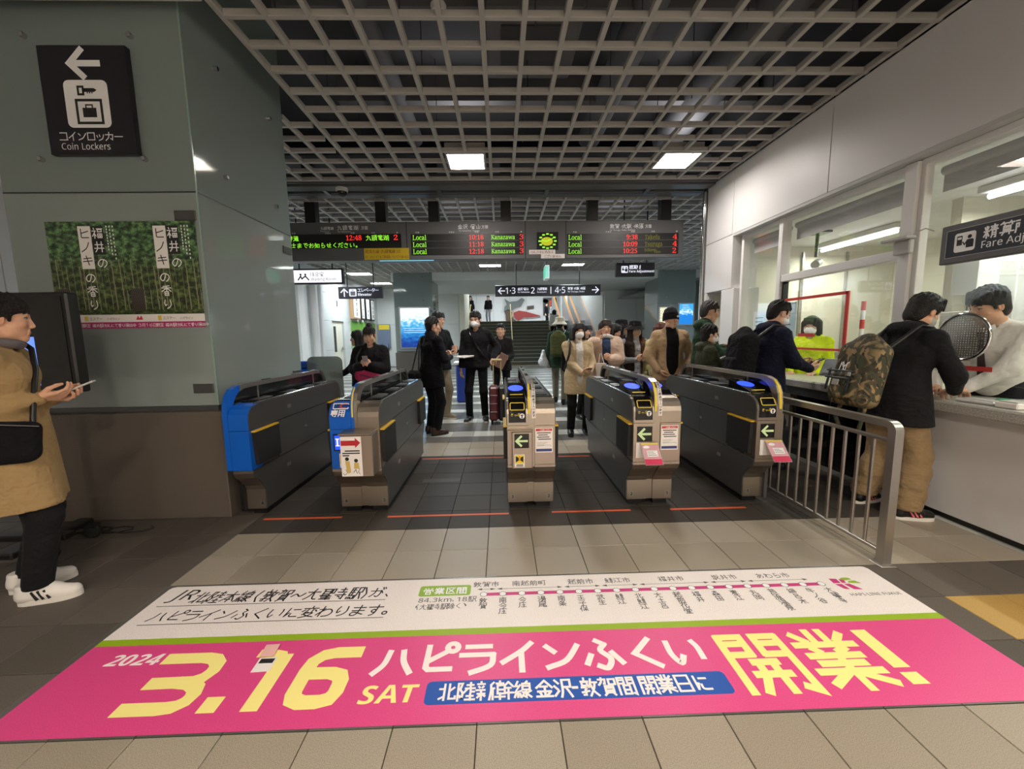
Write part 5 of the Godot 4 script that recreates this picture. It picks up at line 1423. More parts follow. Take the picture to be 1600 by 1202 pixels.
func build_board() -> void:
	var o := thing("departure_board", "long grey train departure board with green and red lit lettering hung over the gates", "departure board", V(-0.17, 2.66, -7.05))
	part(o, "housing", B(V(-3.55, 2.66, -7.2), V(3.11, 3.275, -6.97), 0.01), M.board)
	for x in [-1.53, 0.44, 1.12]: part(o, "seam", B(V(x - 0.006, 2.665, -6.972), V(x + 0.006, 3.27, -6.967)), M.black)
	for x in [-3.1, -1.95, -1.08, 0.12, 1.58, 2.82]: part(o, "hanger", B(V(x - 0.085, 3.27, -7.16), V(x + 0.085, 4.2, -7.0)), M.black)
	for w in [[-3.5, 2.86, -1.62, 3.085], [-1.46, 2.735, 0.40, 3.075], [1.14, 2.72, 3.03, 3.06]]:
		part(o, "lit_panel", B(V(w[0], w[1], -6.97), V(w[2], w[3], -6.965)), M.black)
	for w in [[-1.46, 0.40, 3.075], [1.14, 3.03, 3.06]]:
		for k in 2: part(o, "row_bar", B(V(w[0], w[2] - 0.115 - k * 0.113, -6.966), V(w[1], w[2] - 0.109 - k * 0.113, -6.962)), M.board)
	# printed headings
	var m := MB.new()
	write(m, face_front(-2.93, 3.155, -6.966), "九頭竜線", 0.05, 0.1, 1.1)
	write(m, face_front(-2.66, 3.15, -6.966), "九頭竜湖", 0.075, 0.1, 1.2); write(m, face_front(-2.27, 3.155, -6.966), "方面", 0.055, 0.1)
	write(m, face_front(-0.68, 3.15, -6.966), "金沢・富山", 0.075, 0.1, 1.15); write(m, face_front(-0.29, 3.155, -6.966), "方面", 0.055, 0.1)
	write(m, face_front(1.86, 3.14, -6.966), "敦賀・大阪・米原", 0.075, 0.1, 1.1); write(m, face_front(2.45, 3.145, -6.966), "方面", 0.055, 0.1)
	latin(m, face_front(-2.93, 3.125, -6.966), "Kuzuryu Line", 0.018, false); latin(m, face_front(-2.65, 3.115, -6.966), "for Kuzuryuko", 0.024, false)
	latin(m, face_front(-0.66, 3.115, -6.966), "for Kanazawa, Toyama", 0.024, false); latin(m, face_front(1.86, 3.105, -6.966), "for Tsuruga, Osaka, Maibara", 0.024, false)
	for s in [-3.4, -1.38, 1.24]:
		for c in [0.0, 0.55, 0.98, 1.32, 1.74]:
			var k: float = c * (1.0 if s > -3 else 0.98)
			write(m, face_front(s + k, 3.09 if s < 1 else 3.075, -6.966), {0.0: "列車", 0.55: "列車名", 0.98: "時間", 1.32: "行先", 1.74: "線"}.get(c), 0.026, 0.1, 1.3)
	part(o, "lettering", m, M.board_text)
	# lit lettering
	m = MB.new(); write(m, face_front(-3.47, 2.98, -6.96), "普通", 0.085, 0.1); write(m, face_front(-2.20, 2.98, -6.96), "九頭竜湖", 0.088, 0.09, 1.1)
	write(m, face_front(-3.52, 2.868, -6.96), "運転士までお知らせください。".substr(1), 0.083, 0.09, 1.15); part(o, "lettering", m, M.led_green)
	led(o, "12:48", -2.52, 2.985, M.led_red, 0.078, 0.95); led(o, "2", -1.74, 2.985, M.led_red, 0.08, 1.3)
	for k in 3:
		var y := 2.978 - k * 0.113
		led(o, "Local", -1.43, y, M.led_green, 0.075, 0.85); led(o, ["10:18", "11:18", "12:18"][k], -0.5, y, M.led_red, 0.075, 0.95)
		led(o, "Kanazawa", -0.13, y, M.led_green, 0.07, 0.82); led(o, "3", 0.345, y, M.led_red, 0.078, 1.2)
		y = 2.96 - k * 0.113
		led(o, "Local", 1.16, y, M.led_green, 0.075, 0.85); led(o, ["9:38", "10:09", "10:25"][k], 2.14 if k == 0 else 2.085, y, M.led_red, 0.075, 0.95)
		led(o, ["Takefu", "Tsuruga", "Echizen-"][k], 2.45, y if k < 2 else y + 0.03, M.led_dim, 0.068 if k < 2 else 0.045, 0.82); led(o, ["4", "4", "2"][k], 2.925, y, M.led_red, 0.078, 1.3)
	led(o, "Ono", 2.62, 2.734, M.led_dim, 0.04)
	# clock panel
	part(o, "clock_panel", B(V(0.63, 2.80, -6.97), V(0.99, 3.09, -6.963)), M.black)
	m = MB.new()
	for i in 12:
		var a := TAU * i / 12
		m.bb(V(0.81 + 0.13 * cos(a) - 0.022, 2.945 + 0.115 * sin(a) - 0.012, -6.962), V(0.81 + 0.13 * cos(a) + 0.022, 2.945 + 0.115 * sin(a) + 0.012, -6.96))
	part(o, "clock_mark", m, M.led_green)
	m = MB.new(); m.ell(V(0.80, 2.94, -6.962), V(0.1, 0.07, 0.004)); part(o, "clock_face", m, glow(srgb(206, 210, 30), 0.6))
	m = MB.new(); ribbon(m, face_front(0.8, 2.94, -6.956), pts("-0.09,0.02 0.0,0.0 0.1,0.05"), 0.012); part(o, "clock_hand", m, M.led_green)
	# stickers on the board
	m = MB.new(); m.bb(V(-2.24, 2.672, -6.97), V(-1.50, 2.855, -6.961)); part(o, "sticker", m, mat(srgb(206, 176, 34), 0.6), "yellow paper sticker")
	m = MB.new(); write(m, face_front(-2.22, 2.775, -6.9605), "越美北線(九頭竜線)は", 0.055, 0.09); latin(m, face_front(-2.22, 2.695, -6.9605), "IC", 0.04, false); write(m, face_front(-2.15, 2.69, -6.9605), "カードはご利用いただけません", 0.048, 0.09, 0.98); part(o, "lettering", m, mat(srgb(140, 70, 20), 0.6))
	m = MB.new(); m.bb(V(0.50, 2.735, -6.97), V(0.94, 2.805, -6.961)); m.bb(V(0.70, 2.665, -6.97), V(1.10, 2.735, -6.9615)); part(o, "sticker", m, M.paper, "white paper sticker in two strips")
	m = MB.new(); write(m, face_front(0.52, 2.745, -6.9605), "改札の中に売店は", 0.046, 0.09); write(m, face_front(0.75, 2.675, -6.9605), "ございません", 0.046, 0.09); part(o, "lettering", m, mat(srgb(150, 56, 70), 0.6))
	part(o, "glow_strip", B(V(-2.0, 2.65, -7.0), V(-1.1, 2.662, -6.975)), glow(srgb(130, 215, 240), 0.6))
	# dome camera
	var c := thing("dome_camera", "dark dome camera on the shutter rail over the left gates", "camera", V(-2.3, 3.5, -6.3))
	var d := MB.new(); d.lathe([Vector2(0.085, 3.575), Vector2(0.085, 3.53), Vector2(0.075, 3.52)], Transform3D(Basis(), V(-2.3, 0, -6.3)), 20); part(c, "housing", d, M.wall_grey)
	d = MB.new(); d.ell(V(-2.3, 3.52, -6.3), V(0.072, 0.065, 0.072)); part(c, "dome", d, M.black_gloss)

# ------------------------------------------------------------------ signs
func hang_sign(called: String, label: String, lo: Vector3, hi: Vector3, top: float, face: Material) -> Node3D:
	var o := thing(called, label, "sign", V((lo.x + hi.x) / 2, lo.y, lo.z))
	part(o, "housing", B(lo, hi, 0.008), M.sign_dark)
	var r := MB.new()
	for s in [0.2, 0.8]:
		r = MB.new(); r.tube([V(lerpf(lo.x, hi.x, s), hi.y, (lo.z + hi.z) / 2), V(lerpf(lo.x, hi.x, s), 4.2, (lo.z + hi.z) / 2)], 0.014, 8); part(o, "hanger", r, M.black)
	if face: part(o, "lit_face", B(V(lo.x + 0.03, lo.y + 0.03, hi.z - 0.002), V(hi.x - 0.03, hi.y - 0.03, hi.z + 0.003)), face)
	return o

func locker_icon(o: Node3D, F: Transform3D, s: float) -> void:
	var m := MB.new(); poly(m, F, rr(0, 0, s * 0.96, s, s * 0.12)); part(o, "icon", m, M.white_print)
	m = MB.new(); var G := F * Transform3D(Basis(), V(0, 0, 0.0006))
	ribbon(m, G, pts("0.24,0.1 0.78,0.1 0.78,0.58 0.24,0.58 0.24,0.1", s), s * 0.055)
	poly(m, G, pts("0.36,0.22 0.66,0.22 0.66,0.42 0.36,0.42", s)); ribbon(m, G, pts("0.44,0.42 0.44,0.48 0.58,0.48 0.58,0.42", s), s * 0.03)
	ribbon(m, G, pts("0.31,0.70 0.31,0.86 0.42,0.86 0.42,0.70 0.31,0.70", s), s * 0.045); poly(m, G, pts("0.42,0.75 0.66,0.75 0.72,0.79 0.66,0.83 0.42,0.83", s))
	for k in 3: rect(m, G, s * (0.5 + 0.05 * k), s * 0.72, s * (0.525 + 0.05 * k), s * 0.76)
	part(o, "icon_drawing", m, M.ink)

func fare_icon(o: Node3D, F: Transform3D, s: float, lit: Material) -> void:
	var m := MB.new(); poly(m, F, rr(0, 0, s, s, s * 0.13)); part(o, "icon", m, lit)
	m = MB.new(); var G := F * Transform3D(Basis(), V(0, 0, 0.0006))
	poly(m, G, pts("0.12,0.35 0.38,0.35 0.38,0.85 0.12,0.85", s)); m.disc(G * Vector3(s * 0.72, s * 0.74, 0.0002), G.basis * Vector3(s * 0.1, 0, 0), G.basis * Vector3(0, s * 0.1, 0), 16)
	poly(m, G, pts("0.58,0.18 0.92,0.18 0.92,0.55 0.86,0.61 0.62,0.61 0.56,0.52", s)); ribbon(m, G, pts("0.6,0.52 0.5,0.36 0.42,0.5", s), s * 0.06)
	part(o, "icon_drawing", m, M.ink)
	m = MB.new(); rect(m, G, s * 0.16, s * 0.66, s * 0.34, s * 0.78, 0.0004); part(o, "icon_drawing", m, lit)

func build_signs() -> void:
	# coin lockers, on the pillar
	var o := thing("locker_sign", "black coin locker sign with an arrow on the upper glass of the pillar", "sign", V(-2.8, 2.68, -3.08))
	part(o, "panel", B(V(-3.10, 2.682, -3.10), V(-2.515, 3.378, -3.06), 0.001), M.sign_dark)
	var z := -3.0592
	var m := MB.new(); arrow(m, face_front(0, 0, z), -2.80, 3.265, 0.19, "l", 0.21)
	write(m, face_front(-3.03, 2.768, z), "コインロッカー", 0.062, 0.1, 1.0); latin(m, face_front(-3.02, 2.712, z), "Coin Lockers", 0.042, false); part(o, "lettering", m, M.white_print)
	locker_icon(o, face_front(-2.955, 2.855, z), 0.305)
	# waiting room
	o = hang_sign("waiting_sign", "white lit waiting room sign hung in the left concourse", V(-4.05, 2.42, -8.1), V(-3.0, 2.71, -8.0), 3.6, M.sign_box)
	m = MB.new(); write(m, face_front(-3.62, 2.56, -7.996), "待合室", 0.085, 0.09, 1.05); latin(m, face_front(-3.61, 2.485, -7.996), "Waiting Room", 0.055, false)
	for k in 2: m.disc(V(-3.80 + k * 0.09, 2.60, -7.996), Vector3(0.02, 0, 0), Vector3(0, 0.02, 0), 12)
	ribbon(m, face_front(-3.85, 2.5, -7.996), pts("0,0.0 0.05,0.07 0.07,0.02 0.14,0.07 0.2,0.0"), 0.025); part(o, "lettering", m, M.ink)
	# elevator
	o = hang_sign("elevator_sign", "dark elevator sign with an upward arrow", V(-4.28, 2.42, -11.1), V(-3.12, 2.73, -11.0), 3.6, null)
	m = MB.new(); arrow(m, face_front(0, 0, -10.998), -4.12, 2.575, 0.19, "u", 0.15); poly(m, face_front(-3.99, 2.48, -10.998), rr(0, 0, 0.19, 0.19, 0.025))
	write(m, face_front(-3.77, 2.59, -10.998), "エレベーター", 0.095, 0.1, 0.98); latin(m, face_front(-3.76, 2.49, -10.998), "Elevator", 0.065, true); part(o, "lettering", m, M.sign_white)
	m = MB.new(); poly(m, face_front(-3.96, 2.5, -10.9975), rr(0, 0, 0.13, 0.11, 0.01)); rect(m, face_front(-3.96, 2.63, -10.9975), 0.04, 0, 0.09, 0.02); part(o, "icon_drawing", m, M.ink_grey)
	# platforms
	o = hang_sign("platform_sign", "long dark platform number sign with arrows before the stairs", V(-0.15, 2.62, -13.12), V(3.20, 2.96, -13.0), 3.6, null)
	z = -12.998
	m = MB.new(); arrow(m, face_front(0, 0, z), 0.05, 2.79, 0.2, "l", 0.15); arrow(m, face_front(0, 0, z), 3.03, 2.79, 0.2, "r", 0.15)
	latin(m, face_front(0.18, 2.70, z), "1·3", 0.19, false, false, 0.95); latin(m, face_front(0.98, 2.70, z), "2", 0.19, false); latin(m, face_front(1.74, 2.70, z), "4·5", 0.19, false, false, 0.95)
	rect(m, face_front(1.60, 2.68, z), 0, 0, 0.025, 0.22)
	write(m, face_front(0.56, 2.80, z), "金沢・富山", 0.085, 0.11, 1.0, 0.9); latin(m, face_front(0.56, 2.725, z), "for Kanazawa", 0.045, false)
	write(m, face_front(1.18, 2.80, z), "九頭竜湖", 0.085, 0.11, 1.0, 0.9); latin(m, face_front(1.18, 2.725, z), "Kuzuryuko", 0.045, false)
	write(m, face_front(2.15, 2.80, z), "敦賀・大阪・米原", 0.085, 0.11, 1.0, 0.95); latin(m, face_front(2.15, 2.725, z), "for Tsuruga, Osaka", 0.045, false); part(o, "lettering", m, M.sign_white)
	# fare adjustment, far
	o = hang_sign("fare_sign", "small dark fare adjustment sign hung under the departure board", V(2.16, 2.44, -7.7), V(2.88, 2.69, -7.6), 3.6, null)
	fare_icon(o, face_front(2.25, 2.505, -7.597), 0.125, M.sign_white)
	m = MB.new(); write(m, face_front(2.40, 2.575, -7.597), "精算所", 0.07, 0.13, 1.0); latin(m, face_front(2.40, 2.515, -7.597), "Fare Adjustment", 0.042, true); part(o, "lettering", m, M.sign_white)
	# fare adjustment, near: hung over the counter, turned towards the gates
	o = thing("fare_sign", "large dark fare adjustment sign hung before the ticket window", "sign", V(3.0, 1.8, -2.3))
	var tr := Transform3D(Basis(Vector3(0.0, 0, 1), Vector3.UP, Vector3(-1, 0, 0)), V(3.0, 1.815, -2.755))
	m = MB.new(); m.box(tr * Transform3D(Basis(), V(0.75, 0.125, -0.03)), V(1.5, 0.25, 0.06), 0.006); part(o, "housing", m, M.board)
	m = MB.new(); m.box(tr * Transform3D(Basis(), V(0.75, 0.125, 0.001)), V(1.42, 0.175, 0.004)); part(o, "face", m, M.sign_dark)
	m = MB.new(); ribbon(m, tr, pts("0.04,0.0375 1.46,0.0375 1.46,0.2125 0.04,0.2125 0.04,0.0375"), 0.003, 0.0034); part(o, "border_line", m, M.wall_grey)
	fare_icon(o, tr * Transform3D(Basis(), V(0.09, 0.065, 0.0036)), 0.12, M.white_print)
	m = MB.new(); write(m, tr * Transform3D(Basis(), V(0.25, 0.12, 0.0036)), "精算所", 0.075, 0.11, 1.05); latin(m, tr * Transform3D(Basis(), V(0.245, 0.068, 0.0036)), "Fare Adjustment", 0.042, false); part(o, "lettering", m, M.white_print)
	m = MB.new()
	for s in [1.0, 1.35]:
		m = MB.new(); m.tube([V(3.0, 2.06, -2.755 + s), V(3.0, 2.9, -2.755 + s), V(3.26, 2.9, -2.755 + s)], 0.012, 8); part(o, "hanger", m, M.steel_dark)
	# exit sign, seen edge on
	o = thing("exit_sign", "green lit exit sign seen edge on under the concourse ceiling", "sign", V(1.15, 2.74, -10.1))
	part(o, "housing", B(V(1.10, 2.74, -10.35), V(1.20, 3.06, -9.95), 0.008), M.white); part(o, "lit_face", B(V(1.095, 2.77, -10.32), V(1.099, 3.03, -9.98)), glow(srgb(60, 190, 150), 0.9)); part(o, "lit_face", B(V(1.115, 2.77, -9.95), V(1.185, 3.03, -9.946)), glow(srgb(140, 220, 200), 0.7))
	m = MB.new(); m.tube([V(1.15, 3.06, -10.15), V(1.15, 3.6, -10.15)], 0.012, 8); part(o, "hanger", m, M.black)

# ------------------------------------------------------------------ the left side: posters, display, cable
func poster_picture() -> ImageTexture:
	var W := 220; var H := 300
	var im := Image.create(W, H, false, Image.FORMAT_RGB8)
	var f := FastNoiseLite.new(); f.seed = 91; f.frequency = 0.05; f.fractal_octaves = 4
	var g := FastNoiseLite.new(); g.seed = 17; g.frequency = 0.22; g.fractal_octaves = 2
	for y in H:
		for x in W:
			var v := 0.5 + 0.9 * f.get_noise_2d(x * 0.8, y) + 0.35 * g.get_noise_2d(x, y)
			var c := Color(0.07, 0.13, 0.09).lerp(Color(0.46, 0.64, 0.40), clampf(v, 0, 1))
			var low := smoothstep(0.3, 0.6, y / float(H))
			c = c.lerp(Color(0.09, 0.12, 0.07).lerp(Color(0.44, 0.50, 0.22), clampf(v - 0.15, 0, 1)), low * 0.75)
			im.set_pixel(x, y, c)
	var rng := RandomNumberGenerator.new(); rng.seed = 4
	for k in 13:
		var x := 8.0 + k * 17.0 + rng.randf() * 8; var top := 90 + rng.randi() % 60; var w := 1 + rng.randi() % 3
		for y in range(top, 285):
			for j in w + (1 if y > 220 else 0):
				var xx := int(x + (y - top) * 0.02) + j
				if xx < W: im.set_pixel(xx, y, Color(0.72, 0.69, 0.56).lerp(Color(0.42, 0.40, 0.31), rng.randf() * 0.6 + 0.2 * j))
	for y in range(215, 290):   # the log pile
		for x in range(6, 46):
			var a := (x + (y % 8) / 4 * 3) % 6; var b := y % 5
			im.set_pixel(x, y, Color(0.42, 0.38, 0.36) if a in [1, 2, 3] and b in [1, 2, 3] else Color(0.13, 0.11, 0.11))
	return ImageTexture.create_from_image(im)

func build_left() -> void:
	var pic := mat(Color.WHITE, 0.35); pic.albedo_texture = poster_picture()
	var rnames := ["forest poster with white vertical lettering, nearer the photo's left edge, behind the young man's display", "forest poster with white vertical lettering, next to the pillar's glass corner"]
	for i in 2:
		var x := -3.26 + i * 0.53
		var o := thing("forest_poster", rnames[i], "poster", V(x + 0.265, 1.48, -3.1), "forest posters on the pillar")
		var F := face_front(x, 1.482, -3.1015)
		var m := MB.new(); rect(m, F, 0, 0.10, 0.53, 0.762); part(o, "picture", m, pic)
		m = MB.new(); rect(m, F, 0, 0.045, 0.53, 0.10); part(o, "white_band", m, M.paper)
		m = MB.new(); rect(m, F, 0, 0, 0.53, 0.045); part(o, "magenta_band", m, mat(srgb(176, 42, 108), 0.5))
		var G := F * Transform3D(Basis(), V(0, 0, 0.0006))
		m = MB.new(); rect(m, G, 0.225, 0.43, 0.315, 0.73); part(o, "white_block", m, M.paper)
		m = MB.new(); rect(m, G, 0.32, 0.53, 0.405, 0.73); part(o, "black_block", m, M.ink)
		G.origin.z += 0.0004
		m = MB.new(); write(m, G * Transform3D(Basis(), V(0.232, 0.64, 0)), "ヒノキ", 0.075, 0.09, 1.25, 1.0, 0, true); part(o, "lettering", m, M.ink)
		m = MB.new(); write(m, G * Transform3D(Basis(), V(0.325, 0.645, 0)), "福井", 0.076, 0.09, 1.25, 1.0, 0, true); write(m, G * Transform3D(Basis(), V(0.335, 0.435, 0)), "の", 0.076, 0.09)
		write(m, G * Transform3D(Basis(), V(0.236, 0.33, 0)), "の香り", 0.076, 0.09, 1.28, 1.0, 0, true)
		for k in 3:
			for j in 9: rect(m, G, 0.425 + k * 0.022, 0.72 - j * (0.02 + 0.004 * k), 0.433 + k * 0.022, 0.733 - j * (0.02 + 0.004 * k))
		write(m, G * Transform3D(Basis(), V(0.04, 0.008, 0)), "3月16日限定 福井駅改札にて香り演出中", 0.026, 0.1, 1.02); part(o, "lettering", m, M.white_print)
		m = MB.new(); rect(m, G, 0.19, 0.055, 0.215, 0.09); part(o, "logo", m, mat(srgb(226, 196, 80), 0.5))
		m = MB.new(); poly(m, G, pts("0.03,0.06 0.045,0.09 0.055,0.07 0.07,0.092 0.08,0.06")); part(o, "logo", m, mat(srgb(206, 46, 80), 0.5))
		m = MB.new(); write(m, G * Transform3D(Basis(), V(0.225, 0.06, 0)), "エステー", 0.022, 0.1); write(m, G * Transform3D(Basis(), V(0.35, 0.06, 0)), "ハピライン", 0.018, 0.1); part(o, "lettering", m, M.ink_grey)
	# digital display on a wheeled stand
	var d := thing("display_stand", "black digital display on a wheeled stand behind the young man", "display", V(-3.1, 0, -2.6))
	part(d, "cabinet", B(V(-3.75, 1.07, -2.66), V(-2.65, 1.69, -2.58), 0.01), M.black)
	part(d, "front_glass", B(V(-3.72, 1.095, -2.581), V(-2.68, 1.665, -2.575)), M.screen_off)
	part(d, "lit_picture", B(V(-3.6, 1.12, -2.576), V(-2.87, 1.42, -2.572)), glow(srgb(120, 160, 250), 0.85), "lit pale blue picture")
	for x in [-3.0, -3.4]: part(d, "post", B(V(x - 0.03, 0.12, -2.64), V(x + 0.03, 1.1, -2.6), 0.006), M.black)
	part(d, "foot_bar", B(V(-3.5, 0.09, -2.66), V(-2.88, 0.13, -2.58), 0.008), M.black); part(d, "foot_bar", B(V(-3.05, 0.09, -2.85), V(-2.95, 0.13, -2.35), 0.008), M.black)
	for p in [[-2.9, -2.5], [-2.92, -2.8], [-3.45, -2.45]]:
		var w := MB.new(); w.lathe([Vector2(0, -0.022), Vector2(0.04, -0.022), Vector2(0.048, -0.015), Vector2(0.048, 0.015), Vector2(0.04, 0.022), Vector2(0, 0.022)], Transform3D(Basis(Vector3.RIGHT, PI / 2) * Basis(Vector3.FORWARD, 0.4), V(p[0], 0.05, p[1])), 20)
		w.bb(V(p[0] - 0.03, 0.085, p[1] - 0.03), V(p[0] + 0.03, 0.1, p[1] + 0.03)); part(d, "caster", w, M.rubber, "black swivelling wheel")
	var cb := thing("power_cable", "thin dark power cable lying in loops at the foot of the pillar", "cable", V(-2.9, 0, -2.95))
	var path := []
	for k in 40: path.append(V(-3.2 + 0.5 * k / 39.0 + 0.12 * sin(k * 0.55), 0.006 + 0.003 * (k % 2), -2.9 + 0.05 * cos(k * 0.55)))
	var cm := MB.new(); cm.tube(path, 0.004, 6); part(cb, "cable", cm, M.rubber)

# ------------------------------------------------------------------ things on and at the counter
func build_counter_things() -> void:
	var o := thing("speaking_mesh", "round chrome rimmed speaking mesh in the clerk's window", "speaking mesh", V(3.355, 1.15, -2.85))
	var c := V(3.352, 1.325, -2.855); var R := 0.165
	var ring := []
	for k in 41: ring.append(c + V(0, R * sin(TAU * k / 40), R * cos(TAU * k / 40)))
	var m := MB.new(); m.tube(ring, 0.012, 8); part(o, "rim", m, M.chrome)
	m = MB.new()
	# perforated disc: a lattice of bars leaves the round-cornered holes open
	for k in range(-9, 10):
		var t := k * 0.0165; var h := sqrt(maxf(0, 0.155 * 0.155 - t * t))
		m.bb(c + V(-0.001, -h, t - 0.0042), c + V(0.001, h, t + 0.0042)); m.bb(c + V(-0.0011, t - 0.0042, -h), c + V(0.0011, t + 0.0042, h))
	var pm := part(o, "perforated_plate", m, M.steel); pm.set_meta("kind", "stuff")
	o = thing("card_tray", "white change tray on the stone counter before the clerk", "tray", V(3.3, 0.875, -2.62))
	part(o, "body", B(V(3.22, 0.876, -2.75), V(3.34, 0.90, -2.52), 0.008), M.white); part(o, "inlay", B(V(3.235, 0.899, -2.735), V(3.325, 0.903, -2.535)), M.wall_grey)
	o = thing("stamp_box", "small white box on the counter beside the tray", "box", V(3.28, 0.875, -2.42)); part(o, "body", B(V(3.2, 0.876, -2.5), V(3.32, 0.915, -2.38), 0.006), M.paper); part(o, "lid", B(V(3.21, 0.915, -2.49), V(3.31, 0.922, -2.39), 0.003), M.wall_grey)
	o = thing("tape_roll", "green rubber item lying behind the tray on the counter", "pad", V(3.42, 0.875, -2.62)); m = MB.new(); m.ell(V(3.42, 0.89, -2.62), V(0.05, 0.02, 0.04)); part(o, "body", m, mat(srgb(58, 140, 92), 0.5))
	o = thing("sponge", "yellow green sponge at the clerk's elbow on the counter", "sponge", V(3.32, 0.875, -2.33)); m = MB.new(); m.ell(V(3.32, 0.895, -2.33), V(0.025, 0.022, 0.03)); part(o, "body", m, mat(srgb(150, 176, 60), 0.8))
	# register screen
	o = thing("register", "grey ticket register with a tilted screen in front of the yellow jacket", "register", V(3.5, 0.875, -4.05))
	m = MB.new(); m.box(Transform3D(Basis(Vector3.UP, 0.35) * Basis(Vector3.BACK, -0.5), V(3.5, 1.0, -4.05)), V(0.03, 0.2, 0.36), 0.012); part(o, "screen_back", m, mat(srgb(96, 98, 104), 0.5))
	m = MB.new(); m.bb(V(3.48, 0.876, -4.12), V(3.56, 0.96, -3.96), 0.012); part(o, "base", m, mat(srgb(84, 86, 92), 0.5))
	m = MB.new(); m.box(Transform3D(Basis(Vector3.UP, 0.35) * Basis(Vector3.BACK, -0.5), V(3.478, 1.008, -4.045)), V(0.008, 0.15, 0.3), 0.004); part(o, "screen", m, mat(srgb(110, 114, 120), 0.3))
	o = thing("wrapped_parcel", "clear plastic wrapped bundle behind the taped glass", "parcel", V(3.62, 0.875, -3.62))
	m = MB.new(); m.bb(V(3.5, 0.876, -3.78), V(3.72, 1.08, -3.45), 0.05); part(o, "body", m, M.wall_far); m = MB.new(); m.bb(V(3.49, 0.876, -3.79), V(3.73, 1.1, -3.44), 0.06); part(o, "wrap", m, bumped(pane(srgb(235, 240, 240), 0.2, 0.1), M.crease, 3.0, 8.0))
	o = thing("door_sensor", "small grey sensor box with a cable on the window post", "sensor", V(3.33, 2.03, -3.33))
	part(o, "body", B(V(3.255, 1.99, -3.36), V(3.30, 2.10, -3.22), 0.008), M.wall_grey); m = MB.new(); m.tube([V(3.28, 2.1, -3.25), V(3.27, 2.14, -3.2), V(3.3, 2.16, -3.15), V(3.34, 2.13, -3.12)], 0.005, 6); m.bb(V(3.2, 2.1, -3.42), V(3.29, 2.125, -3.2), 0.006); part(o, "arm", m, M.wall_grey)
